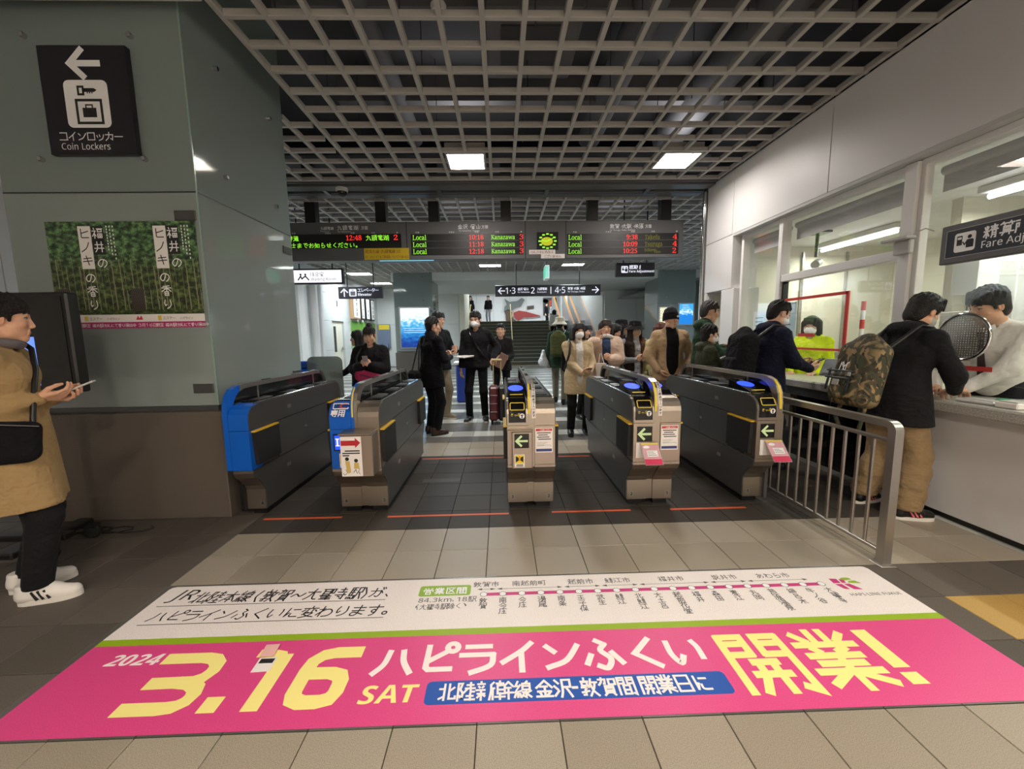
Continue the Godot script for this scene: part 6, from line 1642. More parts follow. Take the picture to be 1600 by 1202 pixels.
# ------------------------------------------------------------------ people: fields of tapered capsules, meshed as surface nets
class Field:
	var o: Vector3
	var h: float
	var nx: int
	var ny: int
	var nz: int
	var d := PackedFloat32Array()
	func _init(lo: Vector3, hi: Vector3, cell: float) -> void:
		h = cell; o = lo
		nx = int(ceil((hi.x - lo.x) / h)) + 1; ny = int(ceil((hi.y - lo.y) / h)) + 1; nz = int(ceil((hi.z - lo.z) / h)) + 1
		d.resize(nx * ny * nz); d.fill(1.0)
	# tapered capsule; flat < 1 squashes it along the direction fl; cut: takes it away instead
	func cap(a: Vector3, b: Vector3, ra: float, rb: float, k := 0.02, flat := 1.0, fl := Vector3(0, 0, 1), cut := false) -> void:
		var m := maxf(ra, rb) + k + h * 2.0
		var i0 := maxi(0, int((minf(a.x, b.x) - m - o.x) / h)); var i1 := mini(nx - 1, int((maxf(a.x, b.x) + m - o.x) / h) + 1)
		var j0 := maxi(0, int((minf(a.y, b.y) - m - o.y) / h)); var j1 := mini(ny - 1, int((maxf(a.y, b.y) + m - o.y) / h) + 1)
		var k0 := maxi(0, int((minf(a.z, b.z) - m - o.z) / h)); var k1 := mini(nz - 1, int((maxf(a.z, b.z) + m - o.z) / h) + 1)
		var ab := b - a
		var sq := 1.0 / flat - 1.0
		if flat != 1.0: ab += fl * (ab.dot(fl) * sq)
		var l2 := maxf(ab.length_squared(), 1e-9)
		for kk in range(k0, k1 + 1):
			for j in range(j0, j1 + 1):
				var at := (kk * ny + j) * nx
				for i in range(i0, i1 + 1):
					var p := Vector3(o.x + i * h, o.y + j * h, o.z + kk * h) - a
					if flat != 1.0: p += fl * (p.dot(fl) * sq)
					var t := clampf(p.dot(ab) / l2, 0.0, 1.0)
					var v := (p - ab * t).length() - (ra + (rb - ra) * t)
					var w := d[at + i]
					if cut:
						v = -v
						var e := maxf(k - absf(v - w), 0.0)
						d[at + i] = maxf(v, w) + e * e * 0.25 / k
					else:
						var e := maxf(k - absf(v - w), 0.0)
						d[at + i] = minf(v, w) - e * e * 0.25 / k
	func ell(c: Vector3, r: Vector3, k := 0.012, cut := false) -> void:
		var m := k + h * 2.0
		var i0 := maxi(0, int((c.x - r.x - m - o.x) / h)); var i1 := mini(nx - 1, int((c.x + r.x + m - o.x) / h) + 1)
		var j0 := maxi(0, int((c.y - r.y - m - o.y) / h)); var j1 := mini(ny - 1, int((c.y + r.y + m - o.y) / h) + 1)
		var k0 := maxi(0, int((c.z - r.z - m - o.z) / h)); var k1 := mini(nz - 1, int((c.z + r.z + m - o.z) / h) + 1)
		var r2 := r * r
		for kk in range(k0, k1 + 1):
			for j in range(j0, j1 + 1):
				var at := (kk * ny + j) * nx
				for i in range(i0, i1 + 1):
					var p := Vector3(o.x + i * h, o.y + j * h, o.z + kk * h) - c
					var a := (p / r).length()
					var v := a * (a - 1.0) / maxf((p / r2).length(), 1e-6)
					var w := d[at + i]
					if cut:
						v = -v
						var e := maxf(k - absf(v - w), 0.0)
						d[at + i] = maxf(v, w) + e * e * 0.25 / k
					else:
						var e := maxf(k - absf(v - w), 0.0)
						d[at + i] = minf(v, w) - e * e * 0.25 / k
	# keeps what lies on the far side of the plane from its normal
	func trim(p0: Vector3, n: Vector3) -> void:
		var at := 0
		for kk in nz:
			for j in ny:
				for i in nx:
					var v := (Vector3(o.x + i * h, o.y + j * h, o.z + kk * h) - p0).dot(n)
					if v > d[at]: d[at] = v
					at += 1
	# hair: takes away what lies under the slanted hairline in front of the ears
	func hairline(p0: Vector3, n: Vector3, zb: float) -> void:
		var at := 0
		for kk in nz:
			for j in ny:
				for i in nx:
					var p := Vector3(o.x + i * h, o.y + j * h, o.z + kk * h)
					var v := minf((p - p0).dot(n), p.z - zb)
					if v > d[at]: d[at] = v
					at += 1
	func box(c: Vector3, hs: Vector3, r: float, k := 0.01, ba := Basis()) -> void:
		var m := hs.length() + k + h
		var inv := ba.inverse()
		var q := hs - Vector3(r, r, r)
		for kk in range(maxi(0, int((c.z - m - o.z) / h)), mini(nz - 1, int((c.z + m - o.z) / h) + 1) + 1):
			for j in range(maxi(0, int((c.y - m - o.y) / h)), mini(ny - 1, int((c.y + m - o.y) / h) + 1) + 1):
				var at := (kk * ny + j) * nx
				for i in range(maxi(0, int((c.x - m - o.x) / h)), mini(nx - 1, int((c.x + m - o.x) / h) + 1) + 1):
					var p := (inv * (Vector3(o.x + i * h, o.y + j * h, o.z + kk * h) - c)).abs() - q
					var v := Vector3(maxf(p.x, 0), maxf(p.y, 0), maxf(p.z, 0)).length() + minf(maxf(p.x, maxf(p.y, p.z)), 0.0) - r
					var w := d[at + i]
					var e := maxf(k - absf(v - w), 0.0)
					d[at + i] = minf(v, w) - e * e * 0.25 / k
	func mesh_to(mb: MB) -> void:
		var ids := PackedInt32Array(); ids.resize(nx * ny * nz); ids.fill(-1)
		var sx := 1; var sy := nx; var sz := nx * ny
		var base := mb.v.size()
		var nv := 0
		var vs := PackedVector3Array(); var ns := PackedVector3Array()
		for kk in nz - 1:
			for j in ny - 1:
				var at := (kk * ny + j) * nx
				for i in nx - 1:
					var p := at + i
					var a := d[p]; var b := d[p + 1]; var c := d[p + sy]; var e := d[p + sy + 1]
					var f := d[p + sz]; var g := d[p + sz + 1]; var m := d[p + sz + sy]; var n := d[p + sz + sy + 1]
					var cnt := int(a < 0) + int(b < 0) + int(c < 0) + int(e < 0) + int(f < 0) + int(g < 0) + int(m < 0) + int(n < 0)
					if cnt == 0 or cnt == 8: continue
					var s := Vector3(); var q := 0
					if (a < 0) != (b < 0): s += Vector3(a / (a - b), 0, 0); q += 1
					if (c < 0) != (e < 0): s += Vector3(c / (c - e), 1, 0); q += 1
					if (f < 0) != (g < 0): s += Vector3(f / (f - g), 0, 1); q += 1
					if (m < 0) != (n < 0): s += Vector3(m / (m - n), 1, 1); q += 1
					if (a < 0) != (c < 0): s += Vector3(0, a / (a - c), 0); q += 1
					if (b < 0) != (e < 0): s += Vector3(1, b / (b - e), 0); q += 1
					if (f < 0) != (m < 0): s += Vector3(0, f / (f - m), 1); q += 1
					if (g < 0) != (n < 0): s += Vector3(1, g / (g - n), 1); q += 1
					if (a < 0) != (f < 0): s += Vector3(0, 0, a / (a - f)); q += 1
					if (b < 0) != (g < 0): s += Vector3(1, 0, b / (b - g)); q += 1
					if (c < 0) != (m < 0): s += Vector3(0, 1, c / (c - m)); q += 1
					if (e < 0) != (n < 0): s += Vector3(1, 1, e / (e - n)); q += 1
					vs.append(o + (Vector3(i, j, kk) + s / q) * h)
					ns.append(Vector3(b + e + g + n - a - c - f - m, c + e + m + n - a - b - f - g, f + g + m + n - a - b - c - e).normalized())
					ids[p] = nv; nv += 1
		mb.v.append_array(vs); mb.n.append_array(ns)
		var us := PackedVector2Array(); us.resize(nv); mb.u.append_array(us)
		var cs := PackedColorArray(); cs.resize(nv); cs.fill(mb.col); mb.c.append_array(cs)
		for kk in range(1, nz - 1):
			for j in range(1, ny - 1):
				var at := (kk * ny + j) * nx
				for i in range(1, nx - 1):
					var p := at + i
					if ids[p] < 0: continue
					var a := d[p] < 0
					for ax in 3:
						var st := sx if ax == 0 else (sy if ax == 1 else sz)
						if (d[p + st] < 0) == a: continue
						var u := sy if ax == 0 else (sz if ax == 1 else sx); var w := sz if ax == 0 else (sx if ax == 1 else sy)
						var q0 := ids[p - u - w]; var q1 := ids[p - w]; var q2 := ids[p]; var q3 := ids[p - u]
						if q0 < 0 or q1 < 0 or q3 < 0: continue
						q0 += base; q1 += base; q2 += base; q3 += base
						if a: mb.ix.append_array([q0, q2, q1, q0, q3, q2])
						else: mb.ix.append_array([q0, q1, q2, q0, q2, q3])

var head_mb := {}
var hand_mb := {}
var hair_mesh := {}
var shoe_mb: MB
var sole_mb: MB
var mask_mb: MB

func skin(c: Color) -> Color: return c.srgb_to_linear()

func make_head() -> MB:   # faces +z, centred between the ears
	var f := Field.new(V(-0.105, -0.215, -0.125), V(0.105, 0.14, 0.135), 0.0058)
	f.ell(V(0, 0.030, -0.014), V(0.076, 0.088, 0.095))
	f.ell(V(0, -0.030, 0.020), V(0.064, 0.085, 0.066), 0.02)
	f.cap(V(0, -0.098, 0.056), V(0, -0.092, 0.05), 0.026, 0.03, 0.025)
	f.cap(V(-0.042, -0.072, 0.005), V(0.042, -0.072, 0.005), 0.03, 0.03, 0.03)
	f.cap(V(0, -0.05, -0.022), V(0, -0.2, -0.04), 0.051, 0.056, 0.025)
	f.cap(V(0, 0.014, 0.078), V(0, -0.030, 0.097), 0.0075, 0.0095, 0.012)
	f.ell(V(0, -0.036, 0.088), V(0.0165, 0.008, 0.012), 0.008)
	f.cap(V(-0.034, 0.030, 0.072), V(0.034, 0.030, 0.072), 0.0105, 0.0105, 0.015)
	for s in [-1.0, 1.0]:
		f.ell(V(s * 0.042, -0.022, 0.052), V(0.026, 0.024, 0.024), 0.02)
		f.ell(V(s * 0.032, 0.010, 0.094), V(0.018, 0.0095, 0.018), 0.008, true)
		f.ell(V(s * 0.080, -0.006, -0.012), V(0.010, 0.032, 0.020), 0.006)
		f.ell(V(s * 0.089, -0.004, -0.006), V(0.006, 0.018, 0.010), 0.004, true)
	f.cap(V(-0.018, -0.061, 0.080), V(0.018, -0.061, 0.080), 0.0075, 0.0075, 0.006)
	f.cap(V(-0.015, -0.071, 0.078), V(0.015, -0.071, 0.078), 0.008, 0.008, 0.005)
	f.cap(V(-0.022, -0.0655, 0.093), V(0.022, -0.0655, 0.093), 0.003, 0.003, 0.004, 1.0, Vector3.BACK, true)
	var m := MB.new(); f.mesh_to(m)
	return m

func head_for(c: Color, lip: float) -> MB:
	var key := str(c)
	if head_mb.has(key): return head_mb[key]
	if not head_mb.has("base"): head_mb["base"] = make_head()
	var b: MB = head_mb["base"]
	var m := MB.new(); m.v = b.v.duplicate(); m.n = b.n.duplicate(); m.u = b.u.duplicate(); m.ix = b.ix.duplicate()
	var base := skin(c); var lips := skin(Color(c.r * 0.86, c.g * 0.62, c.b * 0.58)); var ear := skin(Color(c.r * 0.985, c.g * 0.94, c.b * 0.93))
	var cs := PackedColorArray(); cs.resize(m.v.size())
	for i in m.v.size():
		var p := m.v[i]
		var q := base
		var dl := Vector3(p.x / 0.024, (p.y + 0.066) / 0.013, 0).length()
		if p.z > 0.07 and dl < 1.0: q = base.lerp(lips, (1.0 - dl * dl) * lip)
		elif absf(p.x) > 0.075: q = ear
		elif p.z > 0.03 and absf(absf(p.x) - 0.045) < 0.02 and absf(p.y + 0.025) < 0.02: q = base.lerp(ear, 0.6)
		cs[i] = q
	m.c = cs
	for s in [-1.0, 1.0]:
		m.col = Color(0.55, 0.5, 0.47); m.ell(V(s * 0.032, 0.008, 0.069), V(0.0145, 0.0065, 0.009), Transform3D(), 6)
		m.col = Color(0.012, 0.008, 0.006); m.ell(V(s * 0.032, 0.0085, 0.0725), V(0.0065, 0.0062, 0.0062), Transform3D(), 6)
		m.tube([V(s * 0.016, 0.0115, 0.0765), V(s * 0.031, 0.0165, 0.0775), V(s * 0.048, 0.0105, 0.069)], 0.0017, 6)
		m.col = Color(0.03, 0.022, 0.018); m.tube([V(s * 0.014, 0.033, 0.083), V(s * 0.030, 0.0385, 0.0815), V(s * 0.050, 0.033, 0.067)], 0.0038, 6)
	head_mb[key] = m
	return m

# hair: short, crop, bob, long, bowl
func hair_for(kind: String) -> ArrayMesh:
	if hair_mesh.has(kind): return hair_mesh[kind]
	var f := Field.new(V(-0.15, -0.36 if kind == "long" else -0.22, -0.17), V(0.15, 0.19, 0.15), 0.0075)
	if kind == "short" or kind == "crop":
		var t := 0.012 if kind == "short" else 0.006
		f.ell(V(0, 0.034, -0.020), V(0.076 + t, 0.087 + t, 0.094 + t))
		f.ell(V(0, -0.02, -0.066), V(0.062, 0.070, 0.048), 0.02)
		f.hairline(V(0, 0.058, 0.08), V(0, -0.19, 0.075).normalized(), -0.04); f.trim(V(0, -0.085, 0), V(0, -1, 0.25).normalized())
		for s in [-1.0, 1.0]: f.cap(V(s * 0.073, 0.03, 0.028), V(s * 0.074, -0.004, 0.03), 0.010, 0.006, 0.008)
		if kind == "short":
			for k in 8: f.cap(V(-0.058 + k * 0.0165, 0.108, 0.02), V(-0.064 + k * 0.0185, 0.062 - 0.008 * (k % 3), 0.078 - absf(k - 3.5) * 0.005), 0.017, 0.006, 0.010)
	elif kind == "bowl":
		f.ell(V(0, 0.036, -0.020), V(0.092, 0.102, 0.107))
		f.ell(V(0, -0.035, -0.060), V(0.074, 0.080, 0.056), 0.02)
		f.hairline(V(0, 0.045, 0.08), V(0, -0.19, 0.09).normalized(), -0.020); f.trim(V(0, -0.105, 0), V(0, -1, 0.25).normalized())
		for s in [-1.0, 1.0]: f.cap(V(s * 0.078, 0.04, 0.02), V(s * 0.080, -0.01, 0.02), 0.014, 0.008, 0.012)
		for k in 9: f.cap(V(-0.066 + k * 0.0165, 0.105, 0.03), V(-0.076 + k * 0.019, 0.040 + 0.010 * (k % 2), 0.084 - absf(k - 4) * 0.006), 0.02, 0.006, 0.010)
	else:
		var low := -0.135 if kind == "bob" else -0.30
		f.ell(V(0, 0.036, -0.018), V(0.094, 0.102, 0.112))
		for s in [-1.0, 1.0]:
			f.cap(V(s * 0.074, 0.04, 0.012), V(s * 0.086, low + 0.03, 0.012), 0.034, 0.028, 0.03)
			f.cap(V(s * 0.06, 0.03, -0.055), V(s * 0.066, low + 0.02, -0.058), 0.05, 0.044, 0.03)
		f.cap(V(0, 0.03, -0.07), V(0, low + 0.01, -0.078), 0.05, 0.05, 0.03)
		f.ell(V(0, -0.052, 0.095), V(0.056, 0.093, 0.09), 0.014, true)
		for k in 8: f.cap(V(-0.056 + k * 0.016, 0.10, 0.05), V(-0.062 + k * 0.0177, 0.040 + 0.006 * (k % 2), 0.086 - absf(k - 3.5) * 0.005), 0.018, 0.008, 0.012)
	if kind != "bob" and kind != "long":   # locks that break up the outline
		var r := 0.093 if kind == "bowl" else 0.086
		for k in 34:
			var a := TAU * k * 0.618; var e := 0.25 + 0.95 * float(k) / 34
			var c0 := V(sin(e) * cos(a) * r, 0.036 + cos(e) * (r + 0.012), sin(e) * sin(a) * (r + 0.014) - 0.02)
			var e1 := e + 0.3
			var c1 := V(sin(e1) * cos(a + 0.25) * r, 0.036 + cos(e1) * (r + 0.012), sin(e1) * sin(a + 0.25) * (r + 0.014) - 0.02)
			if c1.y > 0.035 or c1.z < -0.03: f.cap(c0, c1, 0.0125, 0.008, 0.006)
	var m := MB.new(); f.mesh_to(m)
	hair_mesh[kind] = m.mesh()
	return hair_mesh[kind]

# a left hand at the wrist: fingers along -y, thumb towards +z, palm towards -x; curl 0 (flat) to 1 (fist)
func hand_for(curl: float, spread: float) -> MB:
	var key := "%.2f %.2f" % [curl, spread]
	if hand_mb.has(key): return hand_mb[key]
	var f := Field.new(V(-0.10, -0.215, -0.08), V(0.05, 0.05, 0.11), 0.0042)
	f.cap(V(0, 0.04, 0), V(0, -0.01, 0), 0.026, 0.026, 0.01, 0.75, Vector3.RIGHT)
	for j in 4:
		var z := 0.030 - 0.0205 * j
		f.cap(V(0, -0.012, z * 0.55), V(0, -0.082 + 0.004 * absf(j - 1), z), 0.0125, 0.0115, 0.012)
		var p := V(0, -0.082 + 0.004 * absf(j - 1), z)
		var a := 0.12 + curl * 0.55; var l: float = [0.040, 0.045, 0.042, 0.033][j]
		var zs := spread * (0.12 - 0.08 * j)
		for s in 3:
			var q := p + V(-sin(a), -cos(a), zs).normalized() * l
			f.cap(p, q, 0.0094 - s * 0.0009, 0.0087 - s * 0.0009, 0.004)
			p = q; a += 0.12 + curl * (1.25 if s == 0 else 0.95); l *= 0.66 if s == 0 else 0.8
	var t0 := V(-0.004, -0.02, 0.022); var t1 := V(-0.018 - curl * 0.012, -0.056, 0.048); var t2 := V(-0.026 - curl * 0.022, -0.086, 0.056 - curl * 0.012); var t3 := V(-0.030 - curl * 0.03, -0.108, 0.056 - curl * 0.026)
	f.cap(t0, t1, 0.015, 0.0125, 0.012); f.cap(t1, t2, 0.0115, 0.010, 0.005); f.cap(t2, t3, 0.010, 0.008, 0.004)
	var m := MB.new(); f.mesh_to(m)
	hand_mb[key] = m
	return m

func make_shoes() -> void:
	var f := Field.new(V(-0.07, -0.01, -0.11), V(0.07, 0.16, 0.23), 0.008)
	f.cap(V(0, 0.052, -0.045), V(0, 0.046, 0.06), 0.040, 0.043, 0.03)
	f.cap(V(0, 0.046, 0.06), V(0, 0.034, 0.155), 0.043, 0.036, 0.03)
	f.cap(V(0, 0.06, -0.04), V(0, 0.12, -0.04), 0.040, 0.043, 0.03)
	f.cap(V(0, 0.085, -0.02), V(0, 0.058, 0.07), 0.036, 0.03, 0.03)
	f.trim(V(0, 0.018, 0), Vector3.DOWN); f.trim(V(0, 0.118, 0), Vector3.UP)
	shoe_mb = MB.new(); f.mesh_to(shoe_mb)
	var p := PackedVector2Array()
	for k in 28:
		var a := TAU * k / 28
		var z := 0.055 + 0.138 * cos(a)
		p.append(Vector2((0.041 + 0.009 * smoothstep(0.0, 0.12, z)) * sin(a) * (1.0 + 0.25 * pow(absf(cos(a)), 2)), z))
	sole_mb = MB.new(); sole_mb.prism(p, 0.026, Transform3D(Basis(Vector3.RIGHT, Vector3(0, 0, 1), Vector3(0, -1, 0)), V(0, 0.026, 0)))

func make_mask() -> void:
	var f := Field.new(V(-0.09, -0.13, -0.02), V(0.09, 0.02, 0.135), 0.007)
	f.ell(V(0, -0.048, 0.028), V(0.071, 0.062, 0.083))
	f.cap(V(0, -0.025, 0.085), V(0, -0.06, 0.098), 0.016, 0.02, 0.02)
	f.trim(V(0, -0.008, 0), Vector3(0, 1, -0.05).normalized()); f.trim(V(0, -0.112, 0), Vector3.DOWN)
	f.trim(V(0, 0, 0.022), Vector3(0, 0, -1))
	mask_mb = MB.new(); f.mesh_to(mask_mb)
	for s in [-1.0, 1.0]: mask_mb.tube([V(s * 0.066, -0.03, 0.04), V(s * 0.083, -0.0, 0.0), V(s * 0.088, 0.012, -0.02)], 0.0022, 5)

func bent(a: Vector3, b: Vector3, l1: float, l2: float, pole: Vector3) -> Vector3:   # the elbow or knee between a and b
	var ab := b - a
	var l := clampf(ab.length(), 0.05, (l1 + l2) * 0.999)
	var x := (l1 * l1 - l2 * l2 + l * l) / (2 * l)
	var y := sqrt(maxf(l1 * l1 - x * x, 0.0))
	var u := ab.normalized()
	var w := (pole - u * pole.dot(u)).normalized()
	return a + u * x + w * y

# d: everything about one person; lengths for a body 1.70 m tall, scaled to d.h. Faces +z turned by yaw (degrees).
# hl, hr: the wrists; pl, pr: where the palms face; lean: forward bend; hy, hp: head turn and nod (degrees)
func person(label: String, d: Dictionary) -> Node3D:
	var s: float = d.h / 1.70
	var root := thing("person", label, "person", V(d.x, d.get("y", 0.0), d.z), d.get("group", ""), true)
	root.rotation.y = deg_to_rad(d.yaw); root.scale = Vector3.ONE * s
	var cell: float = d.get("cell", 0.017)
	var wide: float = d.get("wide", 1.0)
	var lean := Basis(Vector3.RIGHT, deg_to_rad(d.get("lean", 0.0)))
	var pel := V(0, 0.93, 0)
	var up := func(x: float, y: float, z: float) -> Vector3: return pel + lean * (V(x, y, z) - pel)
	var shl: Vector3 = up.call(0.163 * wide, 1.362, -0.015); var shr: Vector3 = up.call(-0.163 * wide, 1.362, -0.015)
	var hl: Vector3 = d.get("hl", up.call(0.25, 0.80, 0.05)); var hr: Vector3 = d.get("hr", up.call(-0.25, 0.80, 0.05))
	var pole_l: Vector3 = d.get("el", V(0.5, -0.5, -0.6)); var pole_r: Vector3 = d.get("er", V(-0.5, -0.5, -0.6))
	var el := bent(shl, hl, 0.285, 0.25, pole_l); var er := bent(shr, hr, 0.285, 0.25, pole_r)
	# keep the wrists within reach
	if shl.distance_to(hl) > 0.53: hl = shl + (hl - shl).normalized() * 0.53
	if shr.distance_to(hr) > 0.53: hr = shr + (hr - shr).normalized() * 0.53
	var fl: Vector3 = d.get("fl", V(0.10, 0.08, 0.02)); var fr: Vector3 = d.get("fr", V(-0.10, 0.08, -0.02))
	var hipl := V(0.088, 0.90, 0); var hipr := V(-0.088, 0.90, 0)
	var kl := bent(hipl, fl, 0.43, 0.41, V(0.1, 0, 1)); var kr := bent(hipr, fr, 0.43, 0.41, V(-0.1, 0, 1))
	var hc: Vector3 = up.call(0, 1.573, 0.025) + V(0, 0, d.get("hz", 0.0))
	var hb := lean.slerp(Basis(), 0.5) * Basis(Vector3.UP, deg_to_rad(d.get("hy", 0.0))) * Basis(Vector3.RIGHT, deg_to_rad(d.get("hp", 0.0)))
	var ht := Transform3D(hb, hc)
	var sk: Color = d.get("skin", srgb(214, 172, 146))
	# body: one skin from neck to ankles, its head and hands meshed finer
	var far: bool = d.get("far", false)
	var f := Field.new(V(-0.6, 0.0, -0.6), V(0.6, 1.62, 0.6), 0.03 if not far else 0.05)
	f.cap(up.call(0, 1.0, 0), up.call(0, 1.28, 0), 0.10, 0.10, 0.04, 0.7); f.cap(shl, shr, 0.035, 0.035, 0.04)
	f.cap(up.call(0, 1.36, -0.015), up.call(0, 1.50, -0.005), 0.05, 0.05, 0.03); f.cap(V(-0.07, 0.93, 0), V(0.07, 0.93, 0), 0.085, 0.085, 0.04)
	for w in [[shl, el, hl], [shr, er, hr]]: f.cap(w[0], w[1], 0.036, 0.03, 0.02); f.cap(w[1], w[2], 0.03, 0.024, 0.02)
	for w in [[hipl, kl, fl], [hipr, kr, fr]]: f.cap(w[0], w[1], 0.06, 0.04, 0.03); f.cap(w[1], w[2], 0.04, 0.03, 0.03)
	var body := MB.new(); body.col = skin(sk); f.mesh_to(body)
	body.add(head_for(sk, d.get("lip", 0.8)), ht)
	for w in [[hl, el, d.get("pl", V(-1, 0, 0)), 1.0, d.get("cl", 0.35)], [hr, er, d.get("pr", V(1, 0, 0)), -1.0, d.get("cr", 0.35)]]:
		var hm := hand_for(w[4], d.get("spread", 0.0) if w[3] < 0 else 0.0)
		var c := PackedColorArray(); c.resize(hm.v.size()); c.fill(skin(sk)); hm.c = c
		var y: Vector3 = (w[1] - w[0]).normalized()
		if d.has("dl") and w[3] > 0: y = -(d.dl as Vector3).normalized()
		if d.has("dr") and w[3] < 0: y = -(d.dr as Vector3).normalized()
		var x: Vector3 = -(w[2] as Vector3); x = (x - y * x.dot(y)).normalized()
		var z := x.cross(y)
		var tr := Transform3D(Basis(x, y, z), w[0])
		# a right hand is the mirror image: flip its thumb side
		if w[3] < 0: tr.basis = Basis(x, y, -z)
		body.add(hm, tr)
	part(root, "body", body, M.skin)
	# hair, mask, hat
	if d.has("hair"):
		var o := partm(root, "hair", hair_for(d.hair), d.get("hair_m", M.hair)); o.transform = ht
	if d.has("mask"):
		var o := partm(root, "face_mask", used.get("~maskmesh"), d.mask); o.transform = ht
	if d.has("hat"): hat(root, d.hat, ht, d.hat_m)
	if d.get("glasses", false):
		var g := MB.new()
		for sx in [-1.0, 1.0]:
			var p := []
			for k in 17: p.append(V(sx * 0.033 + 0.021 * cos(TAU * k / 16), 0.006 + 0.016 * sin(TAU * k / 16), 0.095))
			g.tube(p, 0.0017, 5); g.tube([V(sx * 0.054, 0.01, 0.093), V(sx * 0.083, 0.008, 0.0)], 0.0016, 5)
		g.tube([V(-0.012, 0.008, 0.096), V(0.012, 0.008, 0.096)], 0.0016, 5)
		var o := part(root, "glasses", g, M.steel_dark); o.transform = ht
	# trousers
	var leg: float = d.get("leg", 1.0)
	var low: float = d.get("hem", 0.075)
	f = Field.new(V(-0.36, low - 0.02, -0.42), V(0.36, 1.06, 0.42), cell)
	f.cap(V(-0.07, 0.95, 0), V(0.07, 0.95, 0), 0.105, 0.105, 0.05)
	f.cap(V(0, 0.93, 0), V(0, 1.02, 0), 0.125, 0.125, 0.04, 0.8)
	for w in [[hipl, kl, fl], [hipr, kr, fr]]:
		f.cap(w[0], w[1], 0.088 * leg, 0.066 * leg, 0.02); f.cap(w[1], w[2] + V(0, -0.03, 0), 0.066 * leg, 0.056 * leg, 0.03)
		if d.get("baggy", false):
			for k in 4: f.cap(w[1].lerp(w[2], 0.3 + 0.2 * k) + V(0.01 * (k % 2), 0, 0.012), w[1].lerp(w[2], 0.33 + 0.2 * k) + V(-0.012 * (k % 2), 0, -0.012), 0.072 * leg, 0.066 * leg, 0.02)
	f.trim(V(0, low, 0), Vector3.DOWN)
	var tr_ := MB.new(); f.mesh_to(tr_)
	part(root, d.get("legs_name", "trousers"), tr_, d.legs_m)
	# shoes
	for w in [[fl, d.get("yl", 12.0)], [fr, d.get("yr", -12.0)]]:
		var st := Transform3D(Basis(Vector3.UP, deg_to_rad(w[1])), V(w[0].x, 0, w[0].z))
		var sh := partm(root, "shoe", used["~shoemesh"], d.get("shoe_m", M.black)); sh.transform = st
		partm(sh, "sole", used["~solemesh"], d.get("sole_m", M.black))
		if d.has("stripe_m"):
			var m := MB.new()
			for k in 3:
				for sx in [-1.0, 1.0]: m.box(Transform3D(Basis(Vector3.BACK, sx * 0.22) * Basis(Vector3.RIGHT, -0.5), V(sx * 0.0435, 0.056, 0.012 + k * 0.026)), V(0.012, 0.056, 0.012), 0.002)
			part(sh, "stripe", m, d.stripe_m)
			m = MB.new()
			for k in 4: m.tube([V(-0.018, 0.094 - k * 0.009, 0.018 + k * 0.022), V(0, 0.099 - k * 0.009, 0.02 + k * 0.022), V(0.018, 0.094 - k * 0.009, 0.018 + k * 0.022)], 0.004, 5)
			part(sh, "laces", m, d.get("lace_m", M.white))
	# jacket or coat
	var bot: float = d.get("coat", 0.86)
	var puff: float = d.get("puff", 1.0)
	f = Field.new(V(-0.62, minf(bot, 0.75) - 0.05, -0.62), V(0.62, 1.60, 0.66), cell)
	var fwd := lean * Vector3(0, 0, 1)
	f.cap(up.call(0, 0.98, 0), up.call(0, 1.24, -0.005), 0.150 * puff * wide, 0.160 * puff * wide, 0.04, 0.78, fwd)
	f.cap(up.call(-0.085, 1.27, 0.0), up.call(0.085, 1.27, 0.0), 0.112 * puff, 0.112 * puff, 0.05, 0.95, fwd)
	f.cap(shl, shr, 0.056 * puff, 0.056 * puff, 0.05)
	for w in [shl, shr]: f.cap(up.call(0, 1.425, -0.02), w, 0.05, 0.052 * puff, 0.04)
	f.cap(up.call(0, 1.38, -0.02), up.call(0, 1.455, -0.012), 0.085, 0.072, 0.03)
	for w in [[shl, el, hl], [shr, er, hr]]:
		f.cap(w[0], w[1], 0.064 * puff, 0.056 * puff, 0.03); f.cap(w[1], w[2], 0.056 * puff, 0.041 * puff, 0.025)
		if puff > 1.12:
			for k in 4: f.cap(w[0].lerp(w[1], 0.15 + 0.25 * k), w[0].lerp(w[1], 0.17 + 0.25 * k), 0.074 * puff, 0.074 * puff, 0.03)
			for k in 3: f.cap(w[1].lerp(w[2], 0.2 + 0.3 * k), w[1].lerp(w[2], 0.22 + 0.3 * k), 0.064 * puff, 0.062 * puff, 0.03)
		# creases at the bend
		f.cap(w[1] + (w[0] - w[1]).normalized() * 0.05, w[1] + (w[2] - w[1]).normalized() * 0.05, 0.058 * puff, 0.054 * puff, 0.02)
	if bot < 0.95:
		var sk_: float = maxf(0.172, 0.15 * wide * puff, ) if not d.has("skirt") else d.skirt
		f.cap(up.call(0, 0.99, 0), V(0, bot - 0.03, 0), sk_, sk_ + 0.012 + (0.9 - bot) * 0.06, 0.05, 0.78)
		for w in [[hipl, kl], [hipr, kr]]:
			var q: float = clampf((0.90 - bot) / maxf(0.90 - w[1].y, 0.05), 0.0, 1.0)
			f.cap(w[0], w[0].lerp(w[1], q) + V(0, -0.03, 0), 0.088 * leg + 0.022, lerpf(0.088, 0.066, q) * leg + 0.028, 0.05)
		f.trim(V(0, bot, 0), Vector3.DOWN)
	if d.get("hood", false):
		f.cap(up.call(-0.06, 1.42, -0.085), up.call(0.06, 1.42, -0.085), 0.06, 0.06, 0.03); f.cap(up.call(-0.075, 1.45, -0.02), up.call(-0.05, 1.40, 0.055), 0.035, 0.03, 0.02); f.cap(up.call(0.075, 1.45, -0.02), up.call(0.05, 1.40, 0.055), 0.035, 0.03, 0.02)
